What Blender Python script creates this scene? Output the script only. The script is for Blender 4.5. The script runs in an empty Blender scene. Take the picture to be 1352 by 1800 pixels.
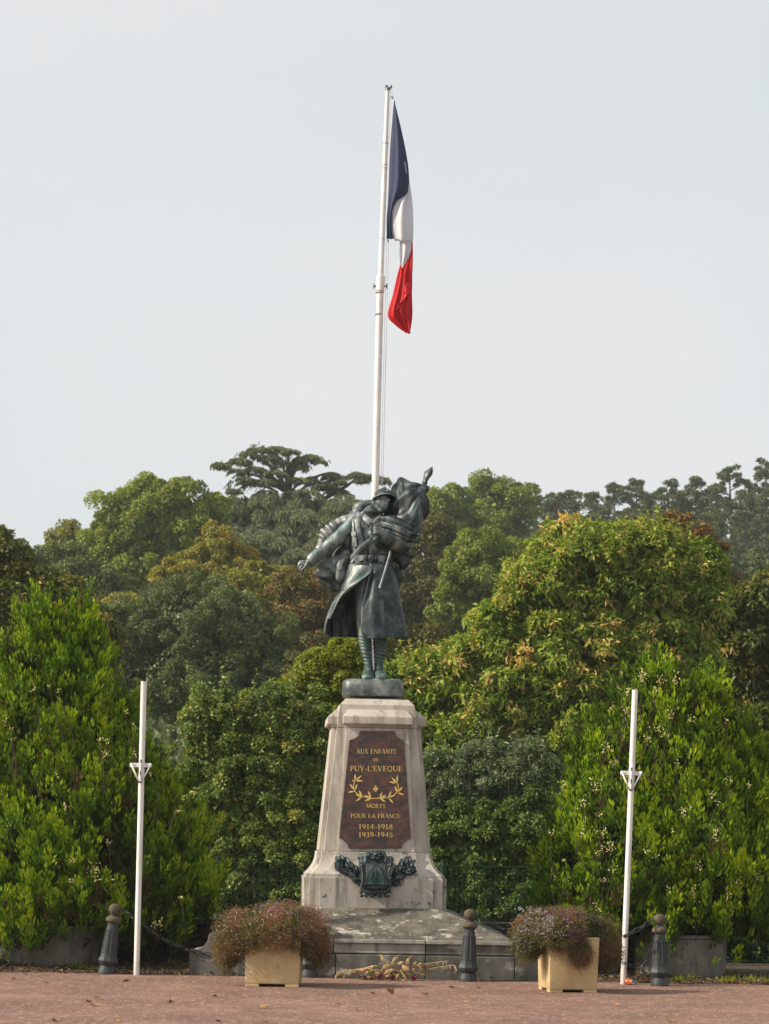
import bpy, bmesh, math, random
import numpy as np
from mathutils import Vector, Matrix

# ------------------------------------------------------------------ camera, light, exposure
scene = bpy.context.scene
COL = scene.collection
F = 3630.0            # focal length in photo pixels (photo 1352 x 1800)
CX, CY = 676.0, 1480.0
EYE = 1.6
ROLL = math.radians(1.0)

cam_d = bpy.data.cameras.new('camera')
cam_d.sensor_fit = 'VERTICAL'
cam_d.sensor_height = 36.0
cam_d.sensor_width = 27.0
cam_d.lens = F / 1800.0 * 36.0
cam_d.shift_y = (1480 - 900) / 1800.0
cam_d.clip_start = 0.1
cam_d.clip_end = 4000
cam_d.dof.use_dof = True
cam_d.dof.focus_distance = 25.0
cam_d.dof.aperture_fstop = 4.5
cam = bpy.data.objects.new('camera', cam_d)
cam.location = (0, 0, EYE)
cam.rotation_euler = (math.radians(90), -ROLL, 0)
COL.objects.link(cam)
scene.camera = cam

HAZE = 0.0004
SUN_EL = math.radians(35)
SUN_AZ = math.radians(-77)      # direction towards the sun, from -Y turning to -X
sun_vec = Vector((math.sin(SUN_AZ) * math.cos(SUN_EL), -math.cos(SUN_AZ) * math.cos(SUN_EL), math.sin(SUN_EL)))
world = bpy.data.worlds.new("World")
scene.world = world
world.use_nodes = True
nt = world.node_tree
for n in list(nt.nodes):
    nt.nodes.remove(n)
w_out = nt.nodes.new('ShaderNodeOutputWorld')
w_bg = nt.nodes.new('ShaderNodeBackground')
w_sky = nt.nodes.new('ShaderNodeTexSky')
w_sky.sky_type = 'NISHITA'
w_sky.sun_disc = False
w_sky.sun_elevation = SUN_EL
w_sky.sun_rotation = math.atan2(sun_vec.x, sun_vec.y)
w_sky.air_density = 1.0
w_sky.dust_density = 3.0
w_hsv = nt.nodes.new('ShaderNodeHueSaturation')
w_hsv.inputs['Saturation'].default_value = 0.5
w_mix = nt.nodes.new('ShaderNodeMix')
w_mix.data_type = 'RGBA'
w_mix.inputs[0].default_value = 0.80          # thin high overcast veil
w_tc = nt.nodes.new('ShaderNodeTexCoord')
w_map = nt.nodes.new('ShaderNodeMapping')
w_map.inputs['Scale'].default_value = (1.0, 1.0, 2.2)
w_no = nt.nodes.new('ShaderNodeTexNoise')
w_no.inputs['Scale'].default_value = 3.2
w_no.inputs['Detail'].default_value = 5.0
w_no.inputs['Roughness'].default_value = 0.5
w_no.inputs['Distortion'].default_value = 0.4
w_rp = nt.nodes.new('ShaderNodeValToRGB')
w_rp.color_ramp.elements[0].position = 0.35
w_rp.color_ramp.elements[0].color = (5.12, 5.42, 5.55, 1)
w_rp.color_ramp.elements[1].position = 0.68
w_rp.color_ramp.elements[1].color = (5.78, 5.80, 5.72, 1)
nt.links.new(w_tc.outputs['Generated'], w_map.inputs['Vector'])
nt.links.new(w_map.outputs[0], w_no.inputs['Vector'])
nt.links.new(w_no.outputs[0], w_rp.inputs[0])
nt.links.new(w_rp.outputs[0], w_mix.inputs[7])
w_bg.inputs['Strength'].default_value = 0.12
nt.links.new(w_sky.outputs[0], w_hsv.inputs['Color'])
nt.links.new(w_hsv.outputs[0], w_mix.inputs[6])
nt.links.new(w_mix.outputs[2], w_bg.inputs['Color'])
nt.links.new(w_bg.outputs[0], w_out.inputs['Surface'])

sun_d = bpy.data.lights.new('sun', 'SUN')
sun_d.energy = 4.9
sun_d.angle = math.radians(1.5)
sun_d.color = (1.0, 0.89, 0.74)
sun = bpy.data.objects.new('sun', sun_d)
sun.rotation_euler = sun_vec.to_track_quat('Z', 'Y').to_euler()
sun.location = (-10, -5, 20)
COL.objects.link(sun)

scene.view_settings.view_transform = 'Standard'
scene.view_settings.look = 'None'
scene.view_settings.exposure = 0.36
scene.view_settings.gamma = 1.0
scene.view_settings.use_curve_mapping = False
try:
    scene.cycles.volume_bounces = 0
    scene.cycles.max_bounces = 6
    scene.cycles.use_denoising = True
    scene.cycles.transparent_max_bounces = 8
except Exception:
    pass

# ------------------------------------------------------------------ helpers
def P(px, py, Y):
    """photo pixel at depth Y -> world point"""
    dx, dy = px - CX, py - CY
    u = dx * math.cos(ROLL) + dy * math.sin(ROLL)
    v = -dx * math.sin(ROLL) + dy * math.cos(ROLL)
    return Vector((u * Y / F, Y, EYE - v * Y / F))

def ground_Y(px, py):
    dx, dy = px - CX, py - CY
    v = -dx * math.sin(ROLL) + dy * math.cos(ROLL)
    return EYE * F / v

def rng_(s):
    return np.random.default_rng(s)

def pnoise(Q, freq, seed):
    """cheap smooth noise in about -1..1 on an (n,3) array"""
    r = rng_(seed)
    out = np.zeros(len(Q))
    for i in range(8):
        k = r.normal(size=3)
        k = k / np.linalg.norm(k) * freq * r.uniform(0.6, 1.6)
        out += np.sin(Q @ k * 2 * math.pi + r.uniform(0, 6.28))
    return out / 4.0

def mesh_from(name, V, tris=None, quads=None, polys=None, smooth=False, attrs=None):
    V = np.asarray(V, dtype=np.float64)
    me = bpy.data.meshes.new(name)
    me.vertices.add(len(V))
    me.vertices.foreach_set('co', V.astype(np.float32).ravel())
    loops, starts, c = [], [], 0
    for arr, k in ((tris, 3), (quads, 4)):
        if arr is not None and len(arr):
            a = np.asarray(arr, dtype=np.int32)
            loops.append(a.ravel())
            starts.append(c + np.arange(len(a), dtype=np.int32) * k)
            c += a.size
    if polys:
        for p in polys:
            loops.append(np.array(p, dtype=np.int32))
            starts.append(np.array([c], dtype=np.int32))
            c += len(p)
    L = np.concatenate(loops)
    S = np.concatenate(starts)
    me.loops.add(len(L))
    me.loops.foreach_set('vertex_index', L)
    me.polygons.add(len(S))
    me.polygons.foreach_set('loop_start', S)
    if smooth:
        me.polygons.foreach_set('use_smooth', np.ones(len(S), dtype=bool))
    me.update(calc_edges=True)
    me.validate()
    if attrs:
        for nm, arr in attrs.items():
            at = me.attributes.new(nm, 'FLOAT', 'POINT')
            at.data.foreach_set('value', np.asarray(arr, dtype=np.float32))
    return me

class MB:
    """collects shapes, gives ONE mesh"""
    def __init__(self):
        self.v, self.f = [], []
    def add(self, vs, fs):
        o = len(self.v)
        self.v += [tuple(x) for x in vs]
        self.f += [tuple(i + o for i in f) for f in fs]
    def box(self, c, s, rz=0, taper=1.0, rot=None):
        c = Vector(c)
        vs = []
        for z in (-1, 1):
            k = 1.0 if z < 0 else taper
            for x, y in ((-1, -1), (1, -1), (1, 1), (-1, 1)):
                p = Vector((x * s[0] / 2 * k, y * s[1] / 2 * k, z * s[2] / 2))
                p = (rot @ p) if rot is not None else (Matrix.Rotation(rz, 3, 'Z') @ p)
                vs.append(c + p)
        self.add(vs, [(3, 2, 1, 0), (4, 5, 6, 7), (0, 1, 5, 4), (1, 2, 6, 5), (2, 3, 7, 6), (3, 0, 4, 7)])
    def tube(self, pts, rad, n=8, cap=True, flat=1.0):
        pts = [Vector(p) for p in pts]
        if not hasattr(rad, '__len__'):
            rad = [rad] * len(pts)
        rings = []
        prev = None
        for i, p in enumerate(pts):
            t = (pts[min(i + 1, len(pts) - 1)] - pts[max(i - 1, 0)])
            t = t.normalized() if t.length > 1e-9 else Vector((0, 0, 1))
            if prev is None:
                a = t.cross(Vector((0, 1, 0)))
                if a.length < 0.1:
                    a = t.cross(Vector((1, 0, 0)))
            else:
                a = prev - t * prev.dot(t)
            a.normalize()
            prev = a
            b = t.cross(a)
            rings.append([p + (a * math.cos(2 * math.pi * k / n) + b * math.sin(2 * math.pi * k / n) * flat) * rad[i] for k in range(n)])
        vs = [v for r in rings for v in r]
        fs = []
        for i in range(len(rings) - 1):
            for k in range(n):
                a0, b0 = i * n + k, i * n + (k + 1) % n
                fs.append((a0, b0, b0 + n, a0 + n))
        if cap:
            fs.append(tuple(range(n))[::-1])
            fs.append(tuple(range((len(rings) - 1) * n, len(rings) * n)))
        self.add(vs, fs)
    def lathe(self, prof, n=24, c=(0, 0, 0), cap=True, octo=None):
        vs, fs = [], []
        for (r, z) in prof:
            for k in range(n):
                a = 2 * math.pi * (k + .5) / n
                vs.append((c[0] + r * math.cos(a), c[1] + r * math.sin(a), c[2] + z))
        for i in range(len(prof) - 1):
            for k in range(n):
                a0, b0 = i * n + k, i * n + (k + 1) % n
                fs.append((a0, b0, b0 + n, a0 + n))
        if cap:
            fs.append(tuple(range(n))[::-1])
            fs.append(tuple(range((len(prof) - 1) * n, len(prof) * n)))
        self.add(vs, fs)
    def loft(self, rings, cap=True, closed=True):
        n = len(rings[0])
        vs = [v for r in rings for v in r]
        fs = []
        for i in range(len(rings) - 1):
            for k in range(n if closed else n - 1):
                a0, b0 = i * n + k, i * n + (k + 1) % n
                fs.append((a0, b0, b0 + n, a0 + n))
        if cap:
            fs.append(tuple(range(n))[::-1])
            fs.append(tuple(range((len(rings) - 1) * n, len(rings) * n)))
        self.add(vs, fs)
    def prism(self, poly, off):
        """planar polygon (3D points) extruded by vector off"""
        n = len(poly)
        off = Vector(off)
        vs = [Vector(p) for p in poly] + [Vector(p) + off for p in poly]
        fs = [tuple(range(n))[::-1], tuple(range(n, 2 * n))] + [(i, (i + 1) % n, (i + 1) % n + n, i + n) for i in range(n)]
        self.add(vs, fs)
    def ell(self, c, r, nu=16, nv=10, rot=None):
        vs, fs = [], []
        for j in range(nv + 1):
            th = math.pi * j / nv
            for i in range(nu):
                a = 2 * math.pi * i / nu
                p = Vector((r[0] * math.sin(th) * math.cos(a), r[1] * math.sin(th) * math.sin(a), r[2] * math.cos(th)))
                if rot is not None:
                    p = rot @ p
                vs.append(Vector(c) + p)
        for j in range(nv):
            for i in range(nu):
                a0, b0 = j * nu + i, j * nu + (i + 1) % nu
                fs.append((a0, a0 + nu, b0 + nu, b0))
        self.add(vs, fs)
    def mesh(self, name, smooth=False, loc=None, angle=None, bevel=0.0, segs=1, clean=False):
        me = bpy.data.meshes.new(name)
        me.from_pydata([tuple(v) for v in self.v], [], self.f)
        bm = bmesh.new()
        bm.from_mesh(me)
        if clean:
            bmesh.ops.remove_doubles(bm, verts=bm.verts, dist=1e-6)
        bmesh.ops.recalc_face_normals(bm, faces=bm.faces)
        if bevel > 0:
            ed = [e for e in bm.edges if len(e.link_faces) == 2 and e.calc_face_angle(0) > 0.5]
            bmesh.ops.bevel(bm, geom=ed, offset=bevel, segments=segs, affect='EDGES', profile=0.5)
        if loc is not None:
            bmesh.ops.translate(bm, verts=bm.verts, vec=-Vector(loc))
        if smooth:
            for f in bm.faces:
                f.smooth = True
            if angle:
                for e in bm.edges:
                    if len(e.link_faces) == 2 and e.calc_face_angle(0) > angle:
                        e.smooth = False
        bm.to_mesh(me)
        bm.free()
        return me

def link(name, me, mat=None, parent=None, kind=None, label=None, cat=None, group=None, loc=None):
    o = bpy.data.objects.new(name, me)
    COL.objects.link(o)
    if mat is not None and me is not None and len(me.materials) == 0:
        me.materials.append(mat)
    if parent is not None:
        o.parent = parent
    if loc is not None:
        o.location = loc
    if kind: o['kind'] = kind
    if label: o['label'] = label
    if cat: o['category'] = cat
    if group: o['group'] = group
    return o

def thing(name, label, cat, loc=(0, 0, 0), rot=(0, 0, 0), group=None):
    o = bpy.data.objects.new(name, None)
    o.empty_display_size = 0.2
    COL.objects.link(o)
    o.location = loc
    o.rotation_euler = rot
    o['label'] = label
    o['category'] = cat
    if group: o['group'] = group
    return o

def copy_tree(o, parent=None):
    c = o.copy()
    COL.objects.link(c)
    c.parent = parent
    for ch in [x for x in o.children]:
        copy_tree(ch, c)
    return c

# ------------------------------------------------------------------ materials
def newmat(name):
    m = bpy.data.materials.new(name)
    m.use_nodes = True
    nt = m.node_tree
    b = nt.nodes['Principled BSDF']
    return m, nt, b

def N(nt, t, **kw):
    n = nt.nodes.new(t)
    for k, v in kw.items():
        if k in n.inputs.keys():
            n.inputs[k].default_value = v
        else:
            setattr(n, k, v)
    return n

def ramp(nt, stops, fac):
    r = nt.nodes.new('ShaderNodeValToRGB')
    el = r.color_ramp.elements
    while len(el) < len(stops):
        el.new(0.5)
    for e, (p, c) in zip(el, stops):
        e.position = p
        e.color = (*c, 1)
    nt.links.new(fac, r.inputs[0])
    return r.outputs[0]

def noise_mat(name, stops, scale=4, detail=6, rough=0.85, bump=0.2, bscale=60, metal=0.0, stretch=(1, 1, 1), spec=0.3,
              second=None, bdist=0.004, coords='Object', nrough=0.6):
    """stops: ramp over big noise. second: (scale, lo, hi, colour, stretch) patches laid on top"""
    m, nt, b = newmat(name)
    tc = N(nt, 'ShaderNodeTexCoord')
    mp = N(nt, 'ShaderNodeMapping')
    mp.inputs['Scale'].default_value = stretch
    nt.links.new(tc.outputs[coords], mp.inputs['Vector'])
    n1 = N(nt, 'ShaderNodeTexNoise', Scale=scale, Detail=detail, Roughness=nrough)
    nt.links.new(mp.outputs[0], n1.inputs['Vector'])
    col = ramp(nt, stops, n1.outputs[0])
    for s in (second or []):
        sc, lo, hi, c, st = s
        mp2 = N(nt, 'ShaderNodeMapping')
        mp2.inputs['Scale'].default_value = st
        mp2.inputs['Location'].default_value = (sc * .37, sc * .11, sc * .73)
        nt.links.new(tc.outputs[coords], mp2.inputs['Vector'])
        n2 = N(nt, 'ShaderNodeTexNoise', Scale=sc, Detail=7, Roughness=0.62)
        nt.links.new(mp2.outputs[0], n2.inputs['Vector'])
        mr = N(nt, 'ShaderNodeMapRange')
        mr.inputs[1].default_value = lo
        mr.inputs[2].default_value = hi
        nt.links.new(n2.outputs[0], mr.inputs[0])
        mx = N(nt, 'ShaderNodeMix', data_type='RGBA')
        mx.inputs[7].default_value = (*c, 1)
        nt.links.new(mr.outputs[0], mx.inputs[0])
        nt.links.new(col, mx.inputs[6])
        col = mx.outputs[2]
    nt.links.new(col, b.inputs['Base Color'])
    b.inputs['Roughness'].default_value = rough
    b.inputs['Metallic'].default_value = metal
    b.inputs['Specular IOR Level'].default_value = spec
    if bump:
        nb = N(nt, 'ShaderNodeTexNoise', Scale=bscale, Detail=5, Roughness=0.7)
        nt.links.new(tc.outputs[coords], nb.inputs['Vector'])
        bp = N(nt, 'ShaderNodeBump', Strength=bump, Distance=bdist)
        nt.links.new(nb.outputs[0], bp.inputs['Height'])
        nt.links.new(bp.outputs[0], b.inputs['Normal'])
    return m

def leaf_mat(name, stops, trans=0.35, rough=0.5, spec=0.35, tcol=1.35, gain=1.65, warm=(1.12, 1.0, .72)):
    stops = [(p, tuple(min(.8, x * gain * k) for x, k in zip(c, warm))) for p, c in stops]
    m, nt, b = newmat(name)
    at = N(nt, 'ShaderNodeAttribute', attribute_name='tint')
    col = ramp(nt, stops, at.outputs['Fac'])
    nt.links.new(col, b.inputs['Base Color'])
    b.inputs['Roughness'].default_value = rough
    b.inputs['Specular IOR Level'].default_value = spec
    tr = N(nt, 'ShaderNodeBsdfTranslucent')
    g = N(nt, 'ShaderNodeMix', data_type='RGBA', blend_type='MULTIPLY')
    g.inputs[0].default_value = 1.0
    g.inputs[7].default_value = (tcol, tcol, tcol * 0.5, 1)
    nt.links.new(col, g.inputs[6])
    nt.links.new(g.outputs[2], tr.inputs['Color'])
    mx = N(nt, 'ShaderNodeMixShader')
    mx.inputs[0].default_value = trans
    nt.links.new(b.outputs[0], mx.inputs[1])
    nt.links.new(tr.outputs[0], mx.inputs[2])
    nt.links.new(mx.outputs[0], nt.nodes['Material Output'].inputs['Surface'])
    return m

def plain(name, c, rough=0.6, metal=0, spec=0.3, bump=0.0):
    return noise_mat(name, [(0.3, tuple(x * .85 for x in c)), (0.7, tuple(min(1, x * 1.1) for x in c))], scale=8, rough=rough, metal=metal, spec=spec, bump=bump)

M_bronze = noise_mat('patinated bronze', [(0.36, (.012, .015, .017)), (0.48, (.028, .040, .042)), (0.58, (.072, .105, .103)), (0.70, (.19, .24, .23))],
                     scale=5.5, detail=8, rough=0.46, metal=0.35, spec=0.5, bump=0.35, bscale=45, bdist=0.004, stretch=(1.2, 1.2, 0.6),
                     second=[(9, .60, .72, (.075, .155, .145), (1.3, 1.3, .5)), (5, .53, .68, (.24, .25, .23), (1.6, 1.6, .5))])
M_bronze_dark = noise_mat('dark bronze', [(0.36, (.008, .012, .014)), (0.52, (.022, .034, .037)), (0.68, (.055, .095, .092))],
                          scale=9, detail=8, rough=0.52, metal=0.3, spec=0.5, bump=0.3, bscale=60,
                          second=[(14, .60, .74, (.06, .13, .12), (1, 1, .4)), (4, .56, .70, (.11, .125, .12), (1.6, 1.6, .35))])
M_bronze_pale = noise_mat('pale weathered sunlit bronze', [(0.36, (.075, .095, .095)), (0.52, (.185, .215, .208)), (0.72, (.35, .38, .35))],
                          scale=7, detail=8, rough=0.5, metal=0.25, spec=0.5, bump=0.35, bscale=45, stretch=(1.5, 1.5, 0.5),
                          second=[(9, .55, .66, (.10, .22, .20), (1.4, 1.4, .5)), (7, .56, .68, (.04, .055, .058), (1.4, 1.4, .6))])  # pale weathering, with sun highlights put into the colour too
M_stone = noise_mat('pale limestone', [(0.30, (.36, .32, .27)), (0.5, (.46, .415, .355)), (0.75, (.55, .505, .445))],
                    scale=3.5, detail=8, bump=0.5, bscale=70, stretch=(1, 1, 0.35),
                    second=[(5, .50, .72, (.19, .165, .14), (1.8, 1.8, .2)), (22, .60, .72, (.17, .15, .125), (1, 1, 1)), (2.2, .52, .66, (.30, .265, .225), (1, 1, .5))])
M_stone_low = noise_mat('stained plinth limestone', [(0.30, (.36, .325, .275)), (0.55, (.48, .44, .38)), (0.8, (.56, .52, .455))],
                    scale=3, detail=8, bump=0.5, bscale=70, stretch=(1, 1, 0.5),
                    second=[(5, .50, .68, (.19, .175, .15), (1.8, 1.8, .22)), (13, .58, .68, (.11, .10, .09), (1, 1, 1))])
M_slab = noise_mat('lichen stone slab', [(0.36, (.065, .058, .044)), (0.5, (.108, .096, .076)), (0.66, (.17, .152, .122))],
                    scale=6, detail=9, bump=0.6, bscale=80,
                    second=[(7, .52, .74, (.075, .068, .055), (1, 1, 1)), (5.5, .575, .62, (.36, .33, .28), (.8, 1.4, 1.4)), (38, .60, .68, (.34, .32, .28), (1, 1, 1))])
M_step = noise_mat('grey weathered stone', [(0.3, (.065, .065, .058)), (0.55, (.125, .12, .105)), (0.75, (.23, .22, .195))],
                    scale=4.5, detail=9, bump=0.55, bscale=70, stretch=(1, 1, .5),
                    second=[(3.3, .56, .66, (.36, .345, .305), (1, 1, 1.6)), (7, .58, .76, (.075, .075, .068), (1.8, 1.8, .3))])
M_step_up = noise_mat('pale weathered stone', [(0.3, (.17, .16, .14)), (0.5, (.29, .275, .24)), (0.75, (.42, .40, .35))],
                    scale=4.5, detail=9, bump=0.55, bscale=70, stretch=(1, 1, .6),
                    second=[(7, .56, .72, (.13, .125, .11), (1.8, 1.8, .4))])
M_granite = noise_mat('red brown granite', [(0.36, (.020, .016, .015)), (0.47, (.055, .026, .019)), (0.56, (.092, .041, .027)), (0.7, (.14, .066, .044))],
                      scale=7, detail=10, rough=0.34, spec=0.4, bump=0.03, bscale=200, stretch=(1, 1, 1.6), nrough=.75,
                      second=[(9, .52, .62, (.030, .025, .024), (1, 1, 1)), (60, .58, .70, (.025, .022, .022), (1, 1, 1))])
M_gold = plain('gilded lettering', (.66, .46, .14), rough=0.5, metal=0.1, spec=.3)
M_white = noise_mat('white painted steel', [(0.3, (.66, .63, .60)), (0.6, (.78, .76, .73))], scale=5, rough=0.42, bump=0.08, bscale=40, spec=.45,
                    second=[(22, .64, .70, (.30, .24, .18), (1, 1, .5)), (3, .60, .75, (.52, .48, .42), (1, 1, .3))])
M_steel = plain('dark steel', (.10, .10, .10), rough=0.45, metal=0.7)
M_iron = noise_mat('dark grey cast iron', [(0.3, (.022, .026, .029)), (0.7, (.042, .048, .052))], scale=8, rough=0.55, bump=0.25, bscale=80, spec=.4)
M_iron_rust = noise_mat('ochre weathered cast iron', [(0.3, (.045, .04, .03)), (0.6, (.10, .078, .042)), (.8, (.05, .048, .043))], scale=9, rough=0.75, bump=0.3, bscale=80)
M_chain = noise_mat('dull chain iron', [(0.3, (.028, .031, .034)), (0.7, (.06, .064, .067))], scale=20, rough=0.5, metal=.4, bump=0)
M_conc_y = noise_mat('ochre painted concrete', [(0.3, (.42, .30, .15)), (0.55, (.52, .385, .205)), (.75, (.58, .455, .27))], scale=5, detail=8, rough=.9, bump=.6, bscale=55,
                     second=[(9, .58, .78, (.29, .21, .12), (1, 1, .8)), (50, .68, .78, (.22, .18, .12), (1, 1, 1))])
M_conc = noise_mat('grey cast concrete', [(0.3, (.13, .12, .10)), (0.6, (.22, .205, .175)), (.8, (.30, .285, .25))], scale=4, detail=8, rough=.92, bump=.5, bscale=50,
                   second=[(6, .55, .75, (.075, .072, .06), (2, 2, .3))])
M_wallstone = noise_mat('dark rubble stone', [(0.3, (.035, .032, .025)), (0.6, (.075, .066, .052)), (.8, (.12, .105, .08))], scale=6, detail=8, rough=.95, bump=.7, bscale=40)
M_mortar = noise_mat('dark mortar', [(0.3, (.02, .018, .014)), (0.7, (.04, .035, .028))], scale=6, rough=.95, bump=.5)
M_soil = noise_mat('dark leafy soil', [(0.3, (.035, .026, .018)), (0.6, (.075, .055, .036)), (.8, (.12, .085, .05))], scale=5, detail=9, rough=.95, bump=.8, bscale=30, bdist=.02,
                   second=[(30, .58, .70, (.16, .10, .05), (1, 1, 1))])
M_grass = noise_mat('rough meadow', [(0.3, (.025, .04, .012)), (0.6, (.05, .075, .02)), (.8, (.08, .09, .03))], scale=.4, detail=9, rough=.95, bump=.8, bscale=3, bdist=.2)
M_ground = noise_mat('reddish compacted gravel', [(0.36, (.140, .074, .052)), (0.5, (.190, .104, .073)), (.62, (.25, .145, .104))], scale=1.1, detail=12, rough=.93, bump=.7, bscale=110, bdist=.006, nrough=.7,
                     second=[(60, .56, .66, (.36, .25, .195), (1, 1, 1)), (48, .57, .68, (.085, .048, .036), (1, 1, 1)), (2.2, .50, .70, (.14, .088, .070), (1, 1.0, 1)), (13, .54, .66, (.30, .20, .155), (1.2, .6, 1)), (17, .56, .68, (.11, .065, .05), (1.2, .6, 1))])
M_bark = noise_mat('brown bark', [(0.3, (.045, .033, .022)), (0.7, (.12, .09, .06))], scale=10, stretch=(1, 1, .3), rough=.9, bump=.6, bscale=30)
M_bark_pale = noise_mat('pale bark', [(0.3, (.12, .095, .065)), (0.7, (.25, .19, .12))], scale=8, stretch=(1, 1, .3), rough=.9, bump=.5, bscale=20)
M_fence = plain('green coated wire', (.018, .055, .038), rough=.5)
M_puttee = noise_mat('green bronze puttees', [(0.3, (.03, .045, .045)), (0.55, (.07, .12, .11)), (0.8, (.15, .22, .20))],
                     scale=9, detail=8, rough=0.5, metal=0.3, bump=0.3, bscale=60, stretch=(1, 1, .5))
M_bark_grey = noise_mat('grey brown bark', [(0.3, (.06, .052, .042)), (0.7, (.13, .115, .095))], scale=4, rough=.9, bump=.3, bscale=20)
M_bronze_mid = noise_mat('worn bronze', [(0.36, (.05, .062, .062)), (0.5, (.12, .135, .13)), (0.68, (.26, .275, .255))], scale=8, detail=8, rough=0.48, metal=0.25, spec=0.5, bump=0.3, bscale=50, second=[(10, .58, .70, (.07, .16, .15), (1.3, 1.3, .5))])
M_trouser = M_bronze
# ------------------------------------------------------------------ terrain
def terrain_z(x, y):
    t = np.clip((y - 34) / 190.0, 0, 1)
    s = t * t * (3 - 2 * t)
    right = 1 / (1 + np.exp(-(x - 2) / 14.0))
    top = 22.5 + 6.5 * right
    z = s * top + 0.6 * np.sin(x * .09 + 1) * s + 0.5 * np.sin(y * .07) * s
    z += np.clip((y - 230) / 260.0, 0, 1) * -6
    return z

nx, ny = 90, 110
xs = np.concatenate([np.linspace(-340, -60, 20), np.linspace(-54, 54, nx - 40), np.linspace(60, 340, 20)])
ys = np.concatenate([np.linspace(-36, 20, 8), np.linspace(24, 240, 80), np.linspace(250, 430, ny - 88)])
gx, gy = np.meshgrid(xs, ys)
gz = terrain_z(gx, gy) - 0.012
Vg = np.stack([gx, gy, gz], -1).reshape(-1, 3)
ii = np.arange((len(ys) - 1) * (len(xs) - 1))
r_, c_ = ii // (len(xs) - 1), ii % (len(xs) - 1)
a_ = r_ * len(xs) + c_
Qg = np.stack([a_, a_ + 1, a_ + 1 + len(xs), a_ + len(xs)], -1)
link('terrain', mesh_from('terrain', Vg, quads=Qg, smooth=True), M_grass, kind='structure')

# reddish square in front, gently uneven sheet
def sheet_grid(x0, x1, y0, y1, nx, ny, fz):
    xx = np.linspace(x0, x1, nx); yy = np.linspace(y0, y1, ny)
    gx, gy = np.meshgrid(xx, yy)
    V = np.stack([gx, gy, fz(gx, gy)], -1).reshape(-1, 3)
    ii = np.arange((ny - 1) * (nx - 1)); r, c = ii // (nx - 1), ii % (nx - 1); a = r * nx + c
    return V, np.stack([a, a + 1, a + 1 + nx, a + nx], -1)
V, Q = sheet_grid(-40, 40, -20, 24.35, 60, 50, lambda x, y: 0 * x)
link('ground', mesh_from('ground', V, quads=Q), M_ground, kind='structure')
def soil_edge(x):
    return 24.22 + 0.07 * np.sin(x * 3.1) + 0.05 * np.sin(x * 7.7 + 1)
xx = np.linspace(-30, 30, 400)
V = []
for x in xx:
    V.append((x, float(soil_edge(x)), 0.004))
    V.append((x, 33.5, 0.006))
V = np.array(V)
Q = [(2 * i, 2 * i + 2, 2 * i + 3, 2 * i + 1) for i in range(len(xx) - 1)]
link('soil_bed', mesh_from('soil_bed', V, quads=Q), M_soil, kind='structure')

# grit on the square
def scatter_pebbles(n, x0, x1, y0, y1, s0, s1, seed, z=0.0):
    r = rng_(seed)
    base = np.array([(1, 0, .0), (0, 1, .0), (-1, 0, .0), (0, -1, .0), (0, 0, .75), (0, 0, -.2)])
    tr = np.array([(0, 1, 4), (1, 2, 4), (2, 3, 4), (3, 0, 4)])
    y = y0 + (y1 - y0) * r.random(n)
    x = x0 + (x1 - x0) * r.random(n)
    s = s0 + (s1 - s0) * r.random(n) ** 3
    jit = r.uniform(.6, 1.3, (n, 6, 3))
    ang = r.uniform(0, 6.28, n)
    V = base[None] * jit * s[:, None, None]
    cx = V[..., 0] * np.cos(ang)[:, None] - V[..., 1] * np.sin(ang)[:, None]
    cy = V[..., 0] * np.sin(ang)[:, None] + V[..., 1] * np.cos(ang)[:, None]
    V = np.stack([cx + x[:, None], cy + y[:, None], V[..., 2] + z], -1)
    T = tr[None] + (np.arange(n) * 6)[:, None, None]
    return V.reshape(-1, 3), T.reshape(-1, 3)
V, T = scatter_pebbles(26000, -5.2, 5.2, 17, 24.3, .002, .0095, 5)
M_grit = noise_mat('mixed grit', [(0.35, (.13, .08, .065)), (0.5, (.26, .17, .14)), (.65, (.45, .36, .30))], scale=9, rough=.9, bump=0)
link('gravel_grit', mesh_from('gravel_grit', V, tris=T), M_grit, kind='stuff')

# ------------------------------------------------------------------ foliage engine
def unit(a):
    return a / np.maximum(np.linalg.norm(a, axis=-1, keepdims=True), 1e-9)

def leaf_arrays(Pc, D, Nn, L, W, tint, fold=.35, curl=.12, mid=.45):
    D = unit(D)
    S = unit(np.cross(D, Nn))
    N2 = np.cross(S, D)
    L = L[:, None]; W = W[:, None]
    v0 = Pc
    v1 = Pc + D * L * mid + S * W * .5 + N2 * W * .5 * fold
    v2 = Pc + D * L - N2 * L * curl
    v3 = Pc + D * L * mid - S * W * .5 + N2 * W * .5 * fold
    V = np.stack([v0, v1, v2, v3], 1).reshape(-1, 3)
    b = np.arange(len(Pc)) * 4
    T = np.concatenate([np.stack([b, b + 1, b + 2], -1), np.stack([b, b + 2, b + 3], -1)])
    return V, T, np.repeat(tint, 4)

def join_arr(parts):
    V, T, A, o = [], [], [], 0
    for v, t, a in parts:
        V.append(v); T.append(t + o); A.append(a); o += len(v)
    return np.concatenate(V), np.concatenate(T), np.concatenate(A)

def rand_dirs(r, n):
    return unit(r.normal(size=(n, 3)))

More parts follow.
